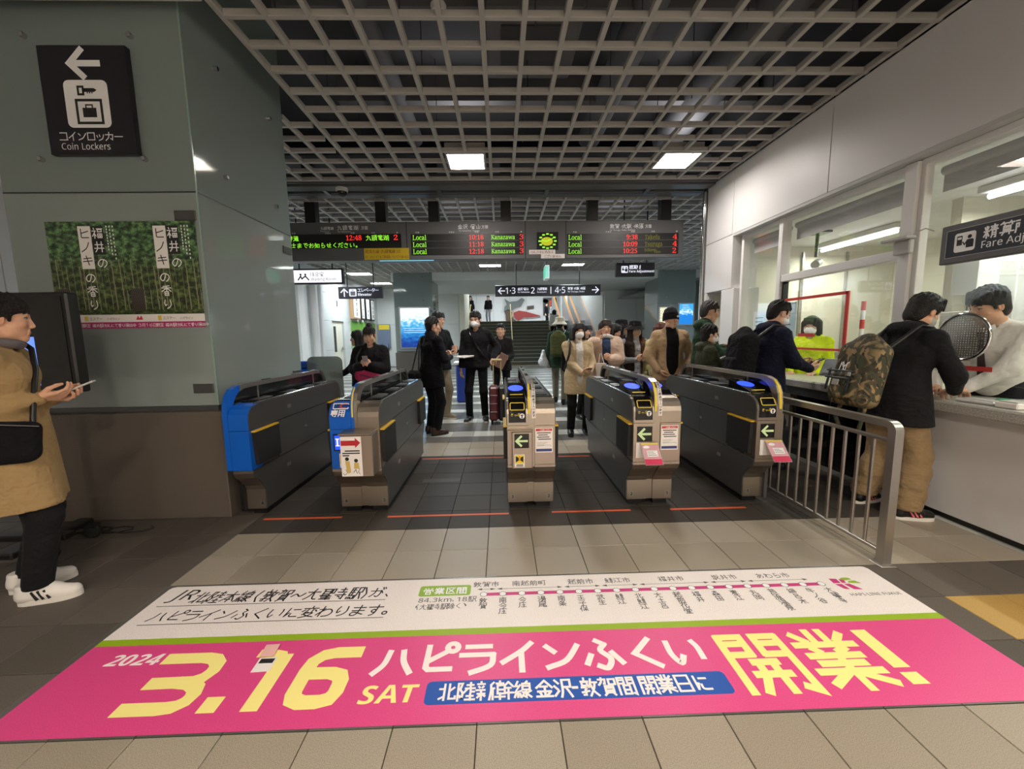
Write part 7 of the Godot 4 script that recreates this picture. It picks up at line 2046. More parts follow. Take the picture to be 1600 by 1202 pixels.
	f.cap(up.call(0, 1.44, 0.03), up.call(0, 1.6, 0.05), 0.05, 0.06, 0.012, 1.0, Vector3.BACK, true)
	if d.has("vee"): f.cap(up.call(0, 1.30, 0.155), up.call(0, 1.50, 0.085), 0.018, 0.062, 0.012, 1.0, Vector3.BACK, true)
	var jk := MB.new(); f.mesh_to(jk)
	part(root, d.get("top_name", "jacket"), jk, d.top_m)
	if d.has("open_m"):   # an open front: the garment beneath, slightly proud of the coat
		f = Field.new(V(-0.2, bot, -0.1), V(0.2, 1.52, 0.3), cell * 0.8)
		f.cap(up.call(0, bot + 0.1, 0.018), up.call(0, 1.24, 0.016), 0.150 * puff * wide, 0.160 * puff * wide, 0.04, 0.78, fwd)
		f.cap(up.call(-0.085, 1.27, 0.018), up.call(0.085, 1.27, 0.018), 0.112 * puff, 0.112 * puff, 0.05, 0.95, fwd)
		f.cap(up.call(0, 1.38, 0.01), up.call(0, 1.46, 0.01), 0.075, 0.068, 0.03)
		var ow: float = d.get("open_w", 0.05)
		var sd := lean * Vector3.RIGHT
		f.trim(up.call(ow, 1.2, 0), sd); f.trim(up.call(-ow, 1.2, 0), -sd); f.trim(up.call(0, 1.2, 0.02), -fwd); f.trim(V(0, bot + 0.02, 0), Vector3.DOWN)
		var om := MB.new(); f.mesh_to(om); part(root, d.get("open_name", "shirt"), om, d.open_m)
	if d.get("collar", false):
		var cm := MB.new()
		for sx in [-1.0, 1.0]: cm.prism(pts("0,0 0.07,0.035 0.065,0.07 0.01,0.05"), 0.006, Transform3D(lean * Basis(Vector3.UP, sx * 0.5) * Basis(Vector3.RIGHT, -0.25) * Basis().scaled(V(sx, 1, 1)), up.call(0, 1.385, 0.115)))
		part(root, "collar", cm, d.get("collar_m", M.white))
	if d.has("tie_m"):
		var tm := MB.new(); tm.prism(pts("-0.012,0.0 0.012,0.0 0.026,-0.36 0,-0.40 -0.026,-0.36"), 0.008, Transform3D(lean * Basis(Vector3.RIGHT, -0.06), up.call(0, 1.385, 0.135))); tm.prism(pts("-0.02,0.025 0.02,0.025 0.012,-0.015 -0.012,-0.015"), 0.014, Transform3D(lean, up.call(0, 1.39, 0.128)))
		part(root, "necktie", tm, d.tie_m)
	root.set_meta("w_", [hl, hr, up.call(0, 1.2, 0), ht])
	return root

func hat(root: Node3D, kind: String, ht: Transform3D, m: Material) -> void:
	var mb := MB.new()
	if kind == "bucket":
		mb.lathe([Vector2(0.0, 0.135), Vector2(0.06, 0.134), Vector2(0.092, 0.118), Vector2(0.106, 0.045), Vector2(0.112, 0.035), Vector2(0.155, -0.01), Vector2(0.158, -0.013), Vector2(0.108, 0.03)], ht * Transform3D(Basis(), V(0, 0.012, -0.014)), 24, 0.96, 1.08)
	else:
		mb.lathe([Vector2(0.0, 0.14), Vector2(0.04, 0.134), Vector2(0.075, 0.112), Vector2(0.098, 0.06), Vector2(0.102, 0.02), Vector2(0.107, 0.018), Vector2(0.108, -0.03), Vector2(0.096, -0.032)], ht * Transform3D(Basis(Vector3.RIGHT, -0.12), V(0, 0.018, -0.014)), 24, 0.88, 1.08)
	part(root, "hat", mb, m)
	if kind == "beanie":
		var l := MB.new(); l.box(ht * Transform3D(Basis(Vector3.UP, 0.25), V(0.03, 0.03, 0.105)), V(0.04, 0.02, 0.008), 0.003); part(root, "hat_label", l, M.white)
# ------------------------------------------------------------------ who stands where
func held(root: Node3D, called: String, label: String, category: String, at: Vector3, group := "") -> Node3D:   # a thing given in a person's own lengths
	var o := thing(called, label, category, Vector3(), group, true)
	o.transform = root.transform * Transform3D(Basis(), at)
	return o

func phone(root: Node3D, label: String, at: Vector3, tilt := 0.6, col := Color(0.12, 0.12, 0.13), turn := 0.0) -> void:
	var o := held(root, "phone", label, "phone", at, "")
	var m := MB.new(); m.box(Transform3D(Basis(Vector3.UP, turn) * Basis(Vector3.RIGHT, tilt), Vector3()), V(0.072, 0.15, 0.009), 0.004); part(o, "body", m, mat(col, 0.3))
	m = MB.new(); m.box(Transform3D(Basis(Vector3.UP, turn) * Basis(Vector3.RIGHT, tilt), Vector3()) * Transform3D(Basis(), V(0, 0, -0.0046)), V(0.064, 0.14, 0.001)); part(o, "screen", m, M.black_gloss)

func backpack(root: Node3D, label: String, at: Vector3, half: Vector3, m: Material, lean: float, called := "backpack") -> Node3D:
	var o := held(root, called, label, called, at)
	var ba := Basis(Vector3.RIGHT, deg_to_rad(lean))
	var f := Field.new(-half * 1.5 - V(0.05, 0.05, 0.05), half * 1.5 + V(0.05, 0.05, 0.05), 0.014)
	f.box(V(0, 0, 0), half, minf(half.z * 0.8, 0.07), 0.02, ba)
	f.cap(ba * V(0, half.y * 0.55, 0), ba * V(0, half.y * 0.8, 0), half.x * 0.85, half.x * 0.75, 0.04, half.z / half.x, ba * Vector3.BACK)
	var b := MB.new(); f.mesh_to(b); part(o, "body", b, m)
	f = Field.new(-half * 1.6 - V(0.05, 0.05, 0.1), half * 1.6 + V(0.05, 0.05, 0.05), 0.014)
	f.box(ba * V(0, -half.y * 0.42, -half.z * 0.95), V(half.x * 0.72, half.y * 0.42, half.z * 0.35), 0.03, 0.02, ba)
	b = MB.new(); f.mesh_to(b); part(o, "front_pocket", b, m)
	b = MB.new(); b.tube([ba * V(-0.035, half.y * 0.98, half.z * 0.3), ba * V(-0.03, half.y * 1.2, half.z * 0.3), ba * V(0.03, half.y * 1.2, half.z * 0.3), ba * V(0.035, half.y * 0.98, half.z * 0.3)], 0.009, 8); part(o, "grab_loop", b, M.black)
	for s in [-1.0, 1.0]:
		b = MB.new()
		var path := [ba * V(s * half.x * 0.5, half.y * 0.8, half.z * 0.7)]
		for w in [V(0.115, 1.45, -0.08), V(0.12, 1.45, 0.0), V(0.125, 1.40, 0.085), V(0.13, 1.28, 0.125), V(0.135, 1.16, 0.07), V(0.09, 1.10, 0.0)]: path.append(V(0, 0.93, 0) + ba * (V(w.x * s, w.y, w.z) - V(0, 0.93, 0)) - at)
		b.tube(path, 0.015, 8)
		part(o, "strap", b, M.black)
	return o

func build_people() -> void:
	make_shoes(); make_mask()
	used["~shoemesh"] = shoe_mb.mesh(); used["~solemesh"] = sole_mb.mesh(); used["~maskmesh"] = mask_mb.mesh()
	var blk := cloth(srgb(26, 26, 28)); var blk2 := cloth(srgb(20, 20, 23)); var navy := cloth(srgb(26, 28, 46)); var beige := cloth(srgb(196, 174, 140)); var dkgreen := cloth(srgb(38, 58, 44)); var olive := cloth(srgb(62, 64, 50))
	var khaki := cloth(srgb(142, 120, 88)); var grey := cloth(srgb(128, 128, 132)); var white := cloth(srgb(214, 210, 206)); var pinkb := cloth(srgb(196, 170, 152)); var dk := cloth(srgb(34, 34, 38)); var paleb := cloth(srgb(160, 146, 124))
	var sole_w := mat(srgb(222, 218, 210), 0.6)
	# --- the young man at the left
	var p := person("young man in a khaki coat and white striped trainers looking up from his phone", {"x": -2.59, "z": -2.15, "h": 1.63, "yaw": 122.0, "cell": 0.013, "hair": "bowl", "top_m": cloth(srgb(158, 132, 92)), "top_name": "coat", "coat": 0.55, "hood": false, "wide": 0.96, "puff": 1.0, "skirt": 0.19, "legs_m": blk, "leg": 1.12, "hem": 0.09,
		"hl": V(0.04, 1.13, 0.17), "hr": V(-0.09, 1.14, 0.14), "dl": V(-0.25, 0.05, 1), "dr": V(0.25, 0.12, 1), "pl": V(-0.5, 0.85, 0), "pr": V(0.55, 0.8, 0), "cl": 0.5, "cr": 0.42, "el": V(0.3, -1, -0.5), "er": V(-0.35, -1, -0.5),
		"hy": 12.0, "hp": 3.0, "fl": V(0.11, 0.08, -0.06), "fr": V(-0.10, 0.08, 0.03), "shoe_m": mat(srgb(226, 222, 216), 0.5), "sole_m": sole_w, "stripe_m": M.black, "lace_m": M.white, "lean": 2.0, "skin": srgb(206, 160, 132)})
	phone(p, "white edged phone in the khaki coated young man's hands", V(0.0, 1.185, 0.285), 1.15, Color(0.8, 0.8, 0.8))
	var o := held(p, "crossbody_bag", "slack black crossbody bag at the khaki coated young man's waist", "bag", V(-0.165, 0.95, 0.02))
	var f := Field.new(V(-0.28, -0.24, -0.32), V(0.25, 0.24, 0.30), 0.013)
	f.box(V(-0.03, 0.0, -0.03), V(0.045, 0.10, 0.18), 0.04, 0.02, Basis(Vector3.RIGHT, 0.12)); f.box(V(-0.065, -0.02, -0.05), V(0.03, 0.07, 0.13), 0.028, 0.02, Basis(Vector3.RIGHT, 0.12))
	f.cap(V(-0.05, -0.075, -0.15), V(-0.04, -0.085, 0.08), 0.045, 0.04, 0.05, 0.8, Vector3.RIGHT)
	var m := MB.new(); f.mesh_to(m); part(o, "body", m, blk2)
	m = MB.new(); m.tube([V(0.0, 0.08, -0.15), V(0.06, 0.25, -0.165), V(0.16, 0.40, -0.165), V(0.25, 0.495, -0.10), V(0.28, 0.52, -0.03)], 0.013, 8); m.tube([V(0.0, 0.06, 0.115), V(0.05, 0.20, 0.118), V(0.14, 0.34, 0.115), V(0.23, 0.46, 0.085), V(0.27, 0.512, 0.03), V(0.28, 0.52, -0.03)], 0.013, 8); part(o, "strap", m, M.black)
	m = MB.new(); m.tube([V(-0.079, 0.105, -0.2), V(-0.082, 0.09, 0.0), V(-0.079, 0.06, 0.16)], 0.004, 6); part(o, "zip", m, M.steel_dark)
	var gh := []
	for k in 25: gh.append(V(0.088 * sin(TAU * k / 24), 1.455 + 0.018 * cos(TAU * k / 24 + PI), 0.0 + 0.082 * cos(TAU * k / 24)))
	m = MB.new(); m.tube(gh, 0.027, 10); m.ell(V(0, 1.42, -0.10), V(0.085, 0.075, 0.045)); part(p, "grey_hood", m, cloth(srgb(104, 98, 100)), "grey hood lying round the neck")
	# --- the man with the camouflage backpack
	p = person("man in a black jacket and baggy khaki trousers leaning on the stone counter", {"x": 2.93, "z": -2.90, "h": 1.65, "yaw": 92.0, "cell": 0.013, "hair": "bowl", "mask": cloth(srgb(168, 170, 160)), "top_m": blk, "coat": 0.72, "wide": 1.05, "puff": 1.06, "skirt": 0.205, "hood": true, "legs_m": khaki, "leg": 1.3, "baggy": true, "hem": 0.085,
		"lean": 13.0, "hp": 22.0, "hl": V(0.13, 0.985, 0.33), "hr": V(-0.13, 0.975, 0.33), "dl": V(-0.3, -0.1, 1), "dr": V(0.25, -0.1, 1), "pl": V(0, -1, 0), "pr": V(0, -1, 0), "cl": 0.3, "cr": 0.3, "el": V(0.8, -0.4, -0.4), "er": V(-0.8, -0.4, -0.4),
		"fl": V(0.16, 0.08, -0.02), "fr": V(-0.15, 0.08, 0.02), "shoe_m": M.black, "sole_m": sole_w, "stripe_m": mat(srgb(226, 110, 112), 0.5), "lace_m": M.black, "skin": srgb(206, 160, 132)})
	var im := Image.create(256, 256, false, Image.FORMAT_RGB8)
	var n1 := FastNoiseLite.new(); n1.seed = 51; n1.frequency = 0.02; n1.fractal_octaves = 2
	var n2 := FastNoiseLite.new(); n2.seed = 58; n2.frequency = 0.022; n2.fractal_octaves = 2
	for y in 256:
		for x in 256:
			var a := TAU * x / 256; var b := TAU * y / 256
			var v := n1.get_noise_3d(60 * cos(a) + 40 * cos(b), 60 * sin(a), 50 * sin(b)); var w := n2.get_noise_3d(60 * cos(a) + 40 * cos(b), 60 * sin(a), 50 * sin(b))
			im.set_pixel(x, y, srgb(58, 60, 40) if v > 0.14 else (srgb(30, 28, 26) if w > 0.18 else (srgb(150, 128, 88) if v < -0.16 else (srgb(84, 62, 44) if w < -0.05 else srgb(74, 74, 50)))))
	var camo := mat(Color.WHITE, 0.8); camo.albedo_texture = ImageTexture.create_from_image(im); camo.uv1_triplanar = true; camo.uv1_scale = Vector3.ONE * 2.6
	o = backpack(p, "camouflage backpack with a white monogram on the back of the man at the counter", V(0, 1.09, -0.30), V(0.165, 0.245, 0.095), camo, 12.0)
	var bt := Transform3D(Basis(Vector3.RIGHT, deg_to_rad(12.0)), Vector3()) * Transform3D(Basis(Vector3.UP, PI), V(0.03, 0.035, -0.118))
	m = MB.new(); ribbon(m, bt, pts("-0.03,-0.035 -0.02,0.035 0.022,-0.03 0.03,0.035"), 0.009); ribbon(m, bt, pts("-0.005,0.04 0.008,0.006 0.042,0.04"), 0.009, 0.0004); ribbon(m, bt, pts("0.008,0.006 0.0,-0.04"), 0.009, 0.0004); part(o, "monogram", m, M.white_print, "white embroidered letters")
	m = MB.new()
	for s in [-0.09, 0.09]: m.box(bt * Transform3D(Basis(), V(s, -0.10, 0.012)), V(0.02, 0.17, 0.01), 0.003)
	for y in [-0.03, -0.085]: m.box(bt * Transform3D(Basis(), V(0, y, 0.014)), V(0.24, 0.014, 0.008), 0.003)
	part(o, "webbing", m, M.black)
	m = MB.new(); m.box(bt * Transform3D(Basis(), V(0, -0.12, 0.03)), V(0.06, 0.045, 0.006), 0.004); m.box(bt * Transform3D(Basis(), V(0.09, -0.05, 0.022)), V(0.028, 0.03, 0.012), 0.004); part(o, "buckle", m, mat(srgb(150, 148, 140), 0.5))
	for s in [-1.0, 1.0]:
		m = MB.new(); m.tube([V(s * 0.1, -0.22, -0.03), V(s * 0.11, -0.34, -0.06), V(s * 0.08, -0.42, -0.05)], 0.014, 6); part(o, "hanging_strap", m, camo)
	# --- the clerk behind the glass
	p = person("ticket clerk in a white shirt and dark tie bending over the counter behind the glass", {"x": 3.74, "z": -2.93, "h": 1.72, "yaw": -72.0, "cell": 0.014, "hair": "bowl", "top_m": cloth(srgb(222, 218, 212)), "top_name": "shirt", "coat": 0.96, "wide": 1.04, "legs_m": dk, "lean": 20.0, "hp": 14.0, "hy": -28.0,
		"hl": V(0.0, 0.945, 0.40), "hr": V(-0.18, 0.945, 0.38), "dl": V(-0.5, -0.1, 1), "dr": V(0.3, -0.1, 1), "pl": V(0, -1, 0), "pr": V(0, -1, 0), "cl": 0.5, "cr": 0.45, "el": V(0.9, -0.2, -0.3), "er": V(-0.9, -0.2, -0.3), "collar": true, "tie_m": cloth(srgb(58, 34, 36)), "skin": srgb(206, 160, 132)})
	# --- the clerk in the yellow jacket
	p = person("masked clerk in a bright yellow jacket behind the red taped glass", {"x": 3.76, "z": -4.82, "h": 1.56, "yaw": -52.0, "hair": "bob", "mask": M.mask, "top_m": cloth(srgb(212, 232, 24)), "coat": 0.80, "puff": 1.12, "wide": 1.05, "legs_m": dk, "hood": true, "hp": 8.0,
		"hl": V(0.14, 0.98, 0.26), "hr": V(-0.14, 0.98, 0.26), "dl": V(-0.3, 0, 1), "dr": V(0.3, 0, 1), "pl": V(0, -1, 0), "pr": V(0, -1, 0)})
	# --- the man in the navy jacket
	p = person("masked man in a navy hooded jacket holding a phone at the taped ticket window", {"x": 2.70, "z": -4.02, "h": 1.69, "yaw": 88.0, "cell": 0.015, "hair": "short", "mask": M.mask, "top_m": navy, "coat": 0.80, "puff": 1.08, "hood": true, "legs_m": dk, "lean": 6.0, "hp": 16.0,
		"hl": V(0.04, 1.04, 0.34), "hr": V(-0.10, 1.02, 0.36), "dl": V(-0.2, 0.2, 1), "dr": V(0.1, 0.15, 1), "pl": V(-0.6, 0.6, 0), "pr": V(0.7, 0.5, 0), "cl": 0.6, "cr": 0.5})
	phone(p, "black phone in the hand of the man at the taped ticket window", V(-0.05, 1.09, 0.46), 1.2)
	backpack(p, "plain black backpack on the navy jacketed man's back", V(0, 1.13, -0.27), V(0.165, 0.25, 0.10), cloth(srgb(24, 24, 27)), 6.0)
	# --- father and child
	p = person("grey haired man in a green jacket looking down behind the child", {"x": 2.54, "z": -5.0, "h": 1.77, "yaw": 78.0, "hair": "short", "hair_m": M.hair_grey, "top_m": cloth(srgb(44, 66, 50)), "coat": 0.84, "puff": 1.06, "hood": true, "legs_m": dk, "hp": 12.0, "lean": 3.0,
		"hl": V(0.12, 1.15, 0.26), "hr": V(-0.14, 1.12, 0.27), "dl": V(-0.8, 0, 0.6), "dr": V(0.8, 0, 0.6), "pl": V(0, -0.4, -1), "pr": V(0, -0.4, -1)})
	p = person("child in an olive hooded jacket and white mask before the green jacketed man", {"x": 2.37, "z": -4.58, "h": 1.47, "yaw": 80.0, "hair": "bowl", "mask": M.mask, "top_m": olive, "coat": 0.84, "puff": 1.1, "hood": true, "legs_m": dk, "hp": 6.0,
		"hl": V(0.06, 1.24, 0.26), "hr": V(-0.08, 1.22, 0.27), "dl": V(-0.4, 0.2, 0.8), "dr": V(0.3, 0.2, 0.8), "pl": V(-0.5, 0, -1), "pr": V(0.5, 0, -1), "cl": 0.8, "cr": 0.8})
	# --- the queue behind the gates
	p = person("man in a black beanie and open tan jacket with his hands in his pockets", {"x": 2.20, "z": -5.22, "h": 1.69, "yaw": -6.0, "hat": "beanie", "hat_m": cloth(srgb(24, 24, 28)), "top_m": cloth(srgb(172, 146, 114)), "open_m": blk2, "open_name": "hoodie", "open_w": 0.075, "coat": 0.78, "puff": 1.08, "wide": 1.0, "legs_m": grey, "leg": 1.1, "hy": 16.0,
		"hl": V(0.17, 0.92, 0.13), "hr": V(-0.17, 0.92, 0.13), "el": V(1, -0.2, -0.5), "er": V(-1, -0.2, -0.5), "dl": V(-0.5, -0.6, 0.2), "dr": V(0.5, -0.6, 0.2)})
	o = held(p, "shopping_bag", "patterned silvery shopping bag hanging beside the man in the beanie", "bag", V(-0.36, 0.62, 0.18))
	m = MB.new(); m.bb(V(-0.09, -0.22, -0.06), V(0.09, 0.2, 0.06), 0.03); part(o, "body", m, textured(mat(srgb(206, 202, 190), 0.35), noise_tex(0.09, 71, Color(0.25, 0.25, 0.22), Color.WHITE, 128, 3, 0.5, 0.12), 5.0, false))
	m = MB.new(); m.tube([V(-0.05, 0.19, 0), V(-0.04, 0.3, 0), V(0.04, 0.3, 0), V(0.05, 0.19, 0)], 0.008, 6); part(o, "handle", m, M.black)
	p = person("woman in a black bucket hat and brown waistcoat looking at her phone", {"x": 1.98, "z": -5.95, "h": 1.56, "yaw": 4.0, "hair": "long", "hair_m": M.hair_brown, "hat": "bucket", "hat_m": blk2, "mask": M.mask_tan, "top_m": cloth(srgb(140, 144, 150)), "open_m": cloth(srgb(176, 176, 178)), "open_name": "jumper", "open_w": 0.05, "coat": 0.84, "legs_m": blk, "legs_name": "skirt", "leg": 1.4, "hem": 0.3, "hy": 8.0,
		"hl": V(0.05, 1.10, 0.25), "hr": V(-0.07, 1.10, 0.25), "dl": V(-0.3, 0.3, 0.6), "dr": V(0.3, 0.3, 0.6), "pl": V(-0.5, 0, -1), "pr": V(0.5, 0, -1), "cl": 0.7, "cr": 0.7})
	o = held(p, "waistcoat", "brown and tan quilted waistcoat worn over grey by the woman in the bucket hat", "waistcoat", V(0, 1.2, 0))
	for s in [-1.0, 1.0]:
		f = Field.new(V(-0.25, -0.35, -0.25), V(0.25, 0.3, 0.25), 0.015); f.cap(V(s * 0.09, -0.25, 0.015), V(s * 0.10, 0.12, 0.005), 0.11, 0.10, 0.03, 1.5, Vector3.BACK); f.cap(V(s * 0.1, 0.16, -0.01), V(s * 0.1, 0.18, -0.01), 0.085, 0.085, 0.03)
		f.trim(V(0, -0.32, 0), Vector3.DOWN); f.trim(V(s * 0.055, 0, 0), V(-s, 0, 0)); m = MB.new(); f.mesh_to(m); part(o, "front_panel", m, cloth(srgb(84, 58, 40) if s > 0 else srgb(48, 38, 32)))
	phone(p, "dark phone in the hands of the woman in the bucket hat", V(0.0, 1.16, 0.33), 0.9)
	o = held(p, "tote_bag", "yellowish brown tote bag hanging from the arm of the woman in the bucket hat", "bag", V(-0.2, 0.80, 0.16)); m = MB.new(); m.bb(V(-0.11, -0.14, -0.04), V(0.11, 0.13, 0.04), 0.03); part(o, "body", m, cloth(srgb(150, 122, 62))); m = MB.new(); m.tube([V(-0.07, 0.12, 0), V(-0.05, 0.34, -0.08), V(0.02, 0.34, -0.08), V(0.07, 0.12, 0)], 0.008, 6); part(o, "handle", m, M.black)
	person("person in black with long dark hair turned sideways behind the bucket hat", {"x": 1.93, "z": -6.5, "h": 1.60, "yaw": 60.0, "hair": "long", "hat": "bucket", "hat_m": blk2, "top_m": blk2, "legs_m": blk, "coat": 0.8})
	person("woman with reddish brown hair and a pale yellow coat behind the man in the beanie", {"x": 2.32, "z": -5.85, "h": 1.54, "yaw": 10.0, "hair": "bob", "hair_m": bumped(mat(srgb(84, 44, 32), 0.5), M.crease, 0.5, 12.0), "top_m": cloth(srgb(188, 180, 130)), "legs_m": dk, "coat": 0.7, "puff": 1.15})
	p = person("woman in a pinkish quilted jacket calling out with a hand beside her mouth", {"x": 1.50, "z": -5.78, "h": 1.59, "yaw": -8.0, "hair": "bob", "hair_m": M.hair_brown, "top_m": pinkb, "open_m": cloth(srgb(52, 66, 96)), "open_name": "checked_shirt", "open_w": 0.06, "puff": 1.25, "wide": 1.04, "coat": 0.80, "legs_m": cloth(srgb(44, 50, 66)), "lip": 1.0,
		"hr": V(-0.15, 1.39, 0.19), "hl": V(0.06, 1.10, 0.27), "dr": V(0.25, 0.95, -0.15), "pr": V(0.5, 0.1, 1), "dl": V(-0.6, 0.35, 0.2), "pl": V(0, 0.2, -1), "cr": 0.12, "cl": 0.75, "er": V(-0.7, -0.7, 0.1)})
	m = MB.new(); var sc := []
	for k in 21: sc.append(V(0.095 * sin(TAU * k / 20), 1.44 + 0.015 * cos(TAU * k / 20 * 2), 0.01 + 0.09 * cos(TAU * k / 20)))
	m.tube(sc, 0.032, 10); part(p, "scarf", m, white)
	person("woman with long dark hair and a grey jacket looking over the quilted jacket", {"x": 1.70, "z": -6.05, "h": 1.53, "yaw": 35.0, "hair": "long", "top_m": grey, "hood": true, "legs_m": dk, "hp": 14.0})
	person("dark haired person half hidden behind the beige coat", {"x": 1.36, "z": -6.6, "h": 1.54, "yaw": 30.0, "hair": "bob", "top_m": blk2, "legs_m": dk})
	person("short haired person in black far behind the beige coat", {"x": 1.60, "z": -7.4, "h": 1.55, "yaw": -20.0, "hair": "short", "hair_m": M.hair_brown, "top_m": cloth(srgb(50, 40, 38)), "legs_m": dk})
	p = person("woman in a beige coat and white mask standing between the gates with a phone", {"x": 1.05, "z": -5.52, "h": 1.54, "yaw": 4.0, "hair": "bob", "mask": M.mask, "top_m": beige, "top_name": "coat", "open_m": white, "open_name": "hoodie", "open_w": 0.05, "coat": 0.64, "wide": 1.04, "puff": 1.05, "legs_m": blk, "leg": 1.05, "hy": 12.0,
		"hl": V(0.12, 0.98, 0.24), "hr": V(0.0, 0.97, 0.26), "dl": V(-0.4, 0.1, 0.7), "dr": V(0.6, 0.1, 0.5), "pl": V(-0.2, 0.8, -0.4), "pr": V(0.2, 0.8, -0.4), "cl": 0.7, "cr": 0.6, "fl": V(0.14, 0.08, 0.0), "fr": V(-0.11, 0.08, 0.02)})
	phone(p, "black phone in the hands of the woman in the beige coat", V(0.08, 1.02, 0.33), 1.2)
	o = held(p, "paper_bag", "white paper bag beside the woman in the beige coat", "bag", V(0.31, 0.98, 0.16)); m = MB.new(); m.bb(V(-0.075, -0.16, -0.04), V(0.075, 0.12, 0.04), 0.004); part(o, "body", m, mat(srgb(226, 214, 204), 0.7)); m = MB.new(); m.tube([V(-0.04, 0.12, 0.03), V(-0.02, 0.26, 0.02), V(0.0, 0.27, 0.02), V(0.04, 0.12, 0.03)], 0.006, 6); part(o, "handle", m, M.paper)
	m = MB.new(); m.tube([V(-0.125, 1.43, -0.1), V(-0.13, 1.455, -0.02), V(-0.135, 1.40, 0.08), V(-0.16, 1.25, 0.14), V(-0.19, 1.1, 0.08), V(-0.18, 1.0, -0.08)], 0.016, 8)
	o = held(p, "shoulder_bag", "small dark bag strapped over the shoulder of the woman in the beige coat", "bag", Vector3()); part(o, "strap", m, M.black); m = MB.new(); m.bb(V(-0.2, 0.95, -0.26), V(0.14, 1.3, -0.15), 0.04); part(o, "body", m, blk2)
	p = person("person in a pale bucket hat and dark green jacket walking towards the stairs", {"x": 1.18, "z": -8.1, "h": 1.72, "yaw": 165.0, "hair": "short", "hat": "bucket", "hat_m": cloth(srgb(186, 180, 164)), "top_m": dkgreen, "coat": 0.72, "puff": 1.08, "legs_m": cloth(srgb(112, 106, 92)), "leg": 1.08, "fl": V(0.1, 0.1, 0.14), "fr": V(-0.1, 0.09, -0.14)})
	backpack(p, "olive green backpack on the person in the pale bucket hat", V(0, 1.17, -0.26), V(0.15, 0.22, 0.09), cloth(srgb(74, 78, 46)), 2.0)
	o = held(p, "plastic_bag", "white plastic bag hanging at the side of the person in the pale bucket hat", "bag", V(0.33, 0.95, 0.0)); f = Field.new(V(-0.15, -0.25, -0.12), V(0.15, 0.22, 0.12), 0.015); f.cap(V(0, -0.1, 0), V(0, 0.1, 0), 0.09, 0.03, 0.05); f.cap(V(0.03, -0.12, 0.02), V(-0.04, -0.14, 0), 0.08, 0.07, 0.03); m = MB.new(); f.mesh_to(m); part(o, "body", m, bumped(mat(srgb(226, 228, 232), 0.4), M.crease, 3.0, 6.0))
	# --- between the gates
	p = person("tall masked man in black holding a suitcase handle in the open lane", {"x": -0.40, "z": -6.55, "h": 1.77, "yaw": -6.0, "hair": "short", "mask": M.mask, "top_m": blk, "top_name": "hooded_top", "coat": 0.84, "puff": 1.05, "wide": 1.05, "hood": true, "legs_m": blk2, "leg": 0.95, "hp": 10.0, "hy": -10.0,
		"hl": V(0.27, 0.99, 0.06), "dl": V(0.2, -0.4, 0.7), "pl": V(0, -1, 0), "cl": 0.8, "hr": V(-0.24, 0.83, 0.03), "sole_m": sole_w, "fl": V(0.12, 0.08, 0.0), "fr": V(-0.12, 0.08, 0.06)})
	m = MB.new(); m.tube([V(-0.12, 1.44, 0.02), V(-0.03, 1.28, 0.155), V(0.1, 1.08, 0.155), V(0.17, 0.96, 0.05)], 0.016, 6); o = held(p, "sling_strap", "dark sling strap across the tall masked man's chest", "bag", Vector3()); part(o, "strap", m, M.black_gloss); m = MB.new(); m.bb(V(0.12, 0.86, -0.16), V(0.24, 1.06, -0.02), 0.04); part(o, "pouch", m, blk2)
	o = thing("suitcase", "dark red and black wheeled suitcase in the open lane", "suitcase", V(-0.06, 0, -6.3))
	m = MB.new(); m.bb(V(-0.20, 0.06, -6.52), V(-0.06, 0.60, -6.18), 0.03); part(o, "shell", m, mat(srgb(92, 30, 38), 0.35)); m = MB.new(); m.bb(V(-0.06, 0.06, -6.52), V(0.06, 0.60, -6.18), 0.03); part(o, "shell", m, M.black)
	for y in [0.2, 0.33, 0.46]: part(o, "rib", B(V(-0.19, y - 0.012, -6.182), V(-0.07, y + 0.012, -6.172), 0.004), mat(srgb(82, 26, 34), 0.35))
	m = MB.new(); m.tube([V(-0.13, 0.6, -6.35), V(-0.13, 1.0, -6.35)], 0.009, 6); m.tube([V(-0.01, 0.6, -6.35), V(-0.01, 1.0, -6.35)], 0.009, 6); m.bb(V(-0.15, 0.99, -6.37), V(0.01, 1.025, -6.33), 0.01); part(o, "pull_handle", m, mat(srgb(190, 176, 130), 0.4))
	for x in [-0.16, 0.02]:
		for z in [-6.46, -6.24]: m = MB.new(); m.lathe([Vector2(0, -0.014), Vector2(0.03, -0.014), Vector2(0.03, 0.014), Vector2(0, 0.014)], Transform3D(Basis(Vector3.FORWARD, PI / 2), V(x, 0.03, z)), 14); m.bb(V(x - 0.016, 0.03, z - 0.016), V(x + 0.016, 0.07, z + 0.016)); part(o, "wheel", m, M.rubber)
	p = person("man in an open necked black shirt holding a brown folder before the stairs", {"x": 0.0, "z": -7.4, "h": 1.60, "yaw": -2.0, "hair": "short", "top_m": cloth(srgb(30, 29, 29)), "top_name": "shirt", "vee": true, "coat": 0.80, "legs_m": blk2, "hl": V(0.08, 1.04, 0.24), "hr": V(-0.12, 1.02, 0.24), "dl": V(-0.7, 0.1, 0.3), "dr": V(0.7, -0.1, 0.4), "pl": V(0, 0.3, -1), "pr": V(0, 0.3, -1), "cl": 0.6, "cr": 0.6})
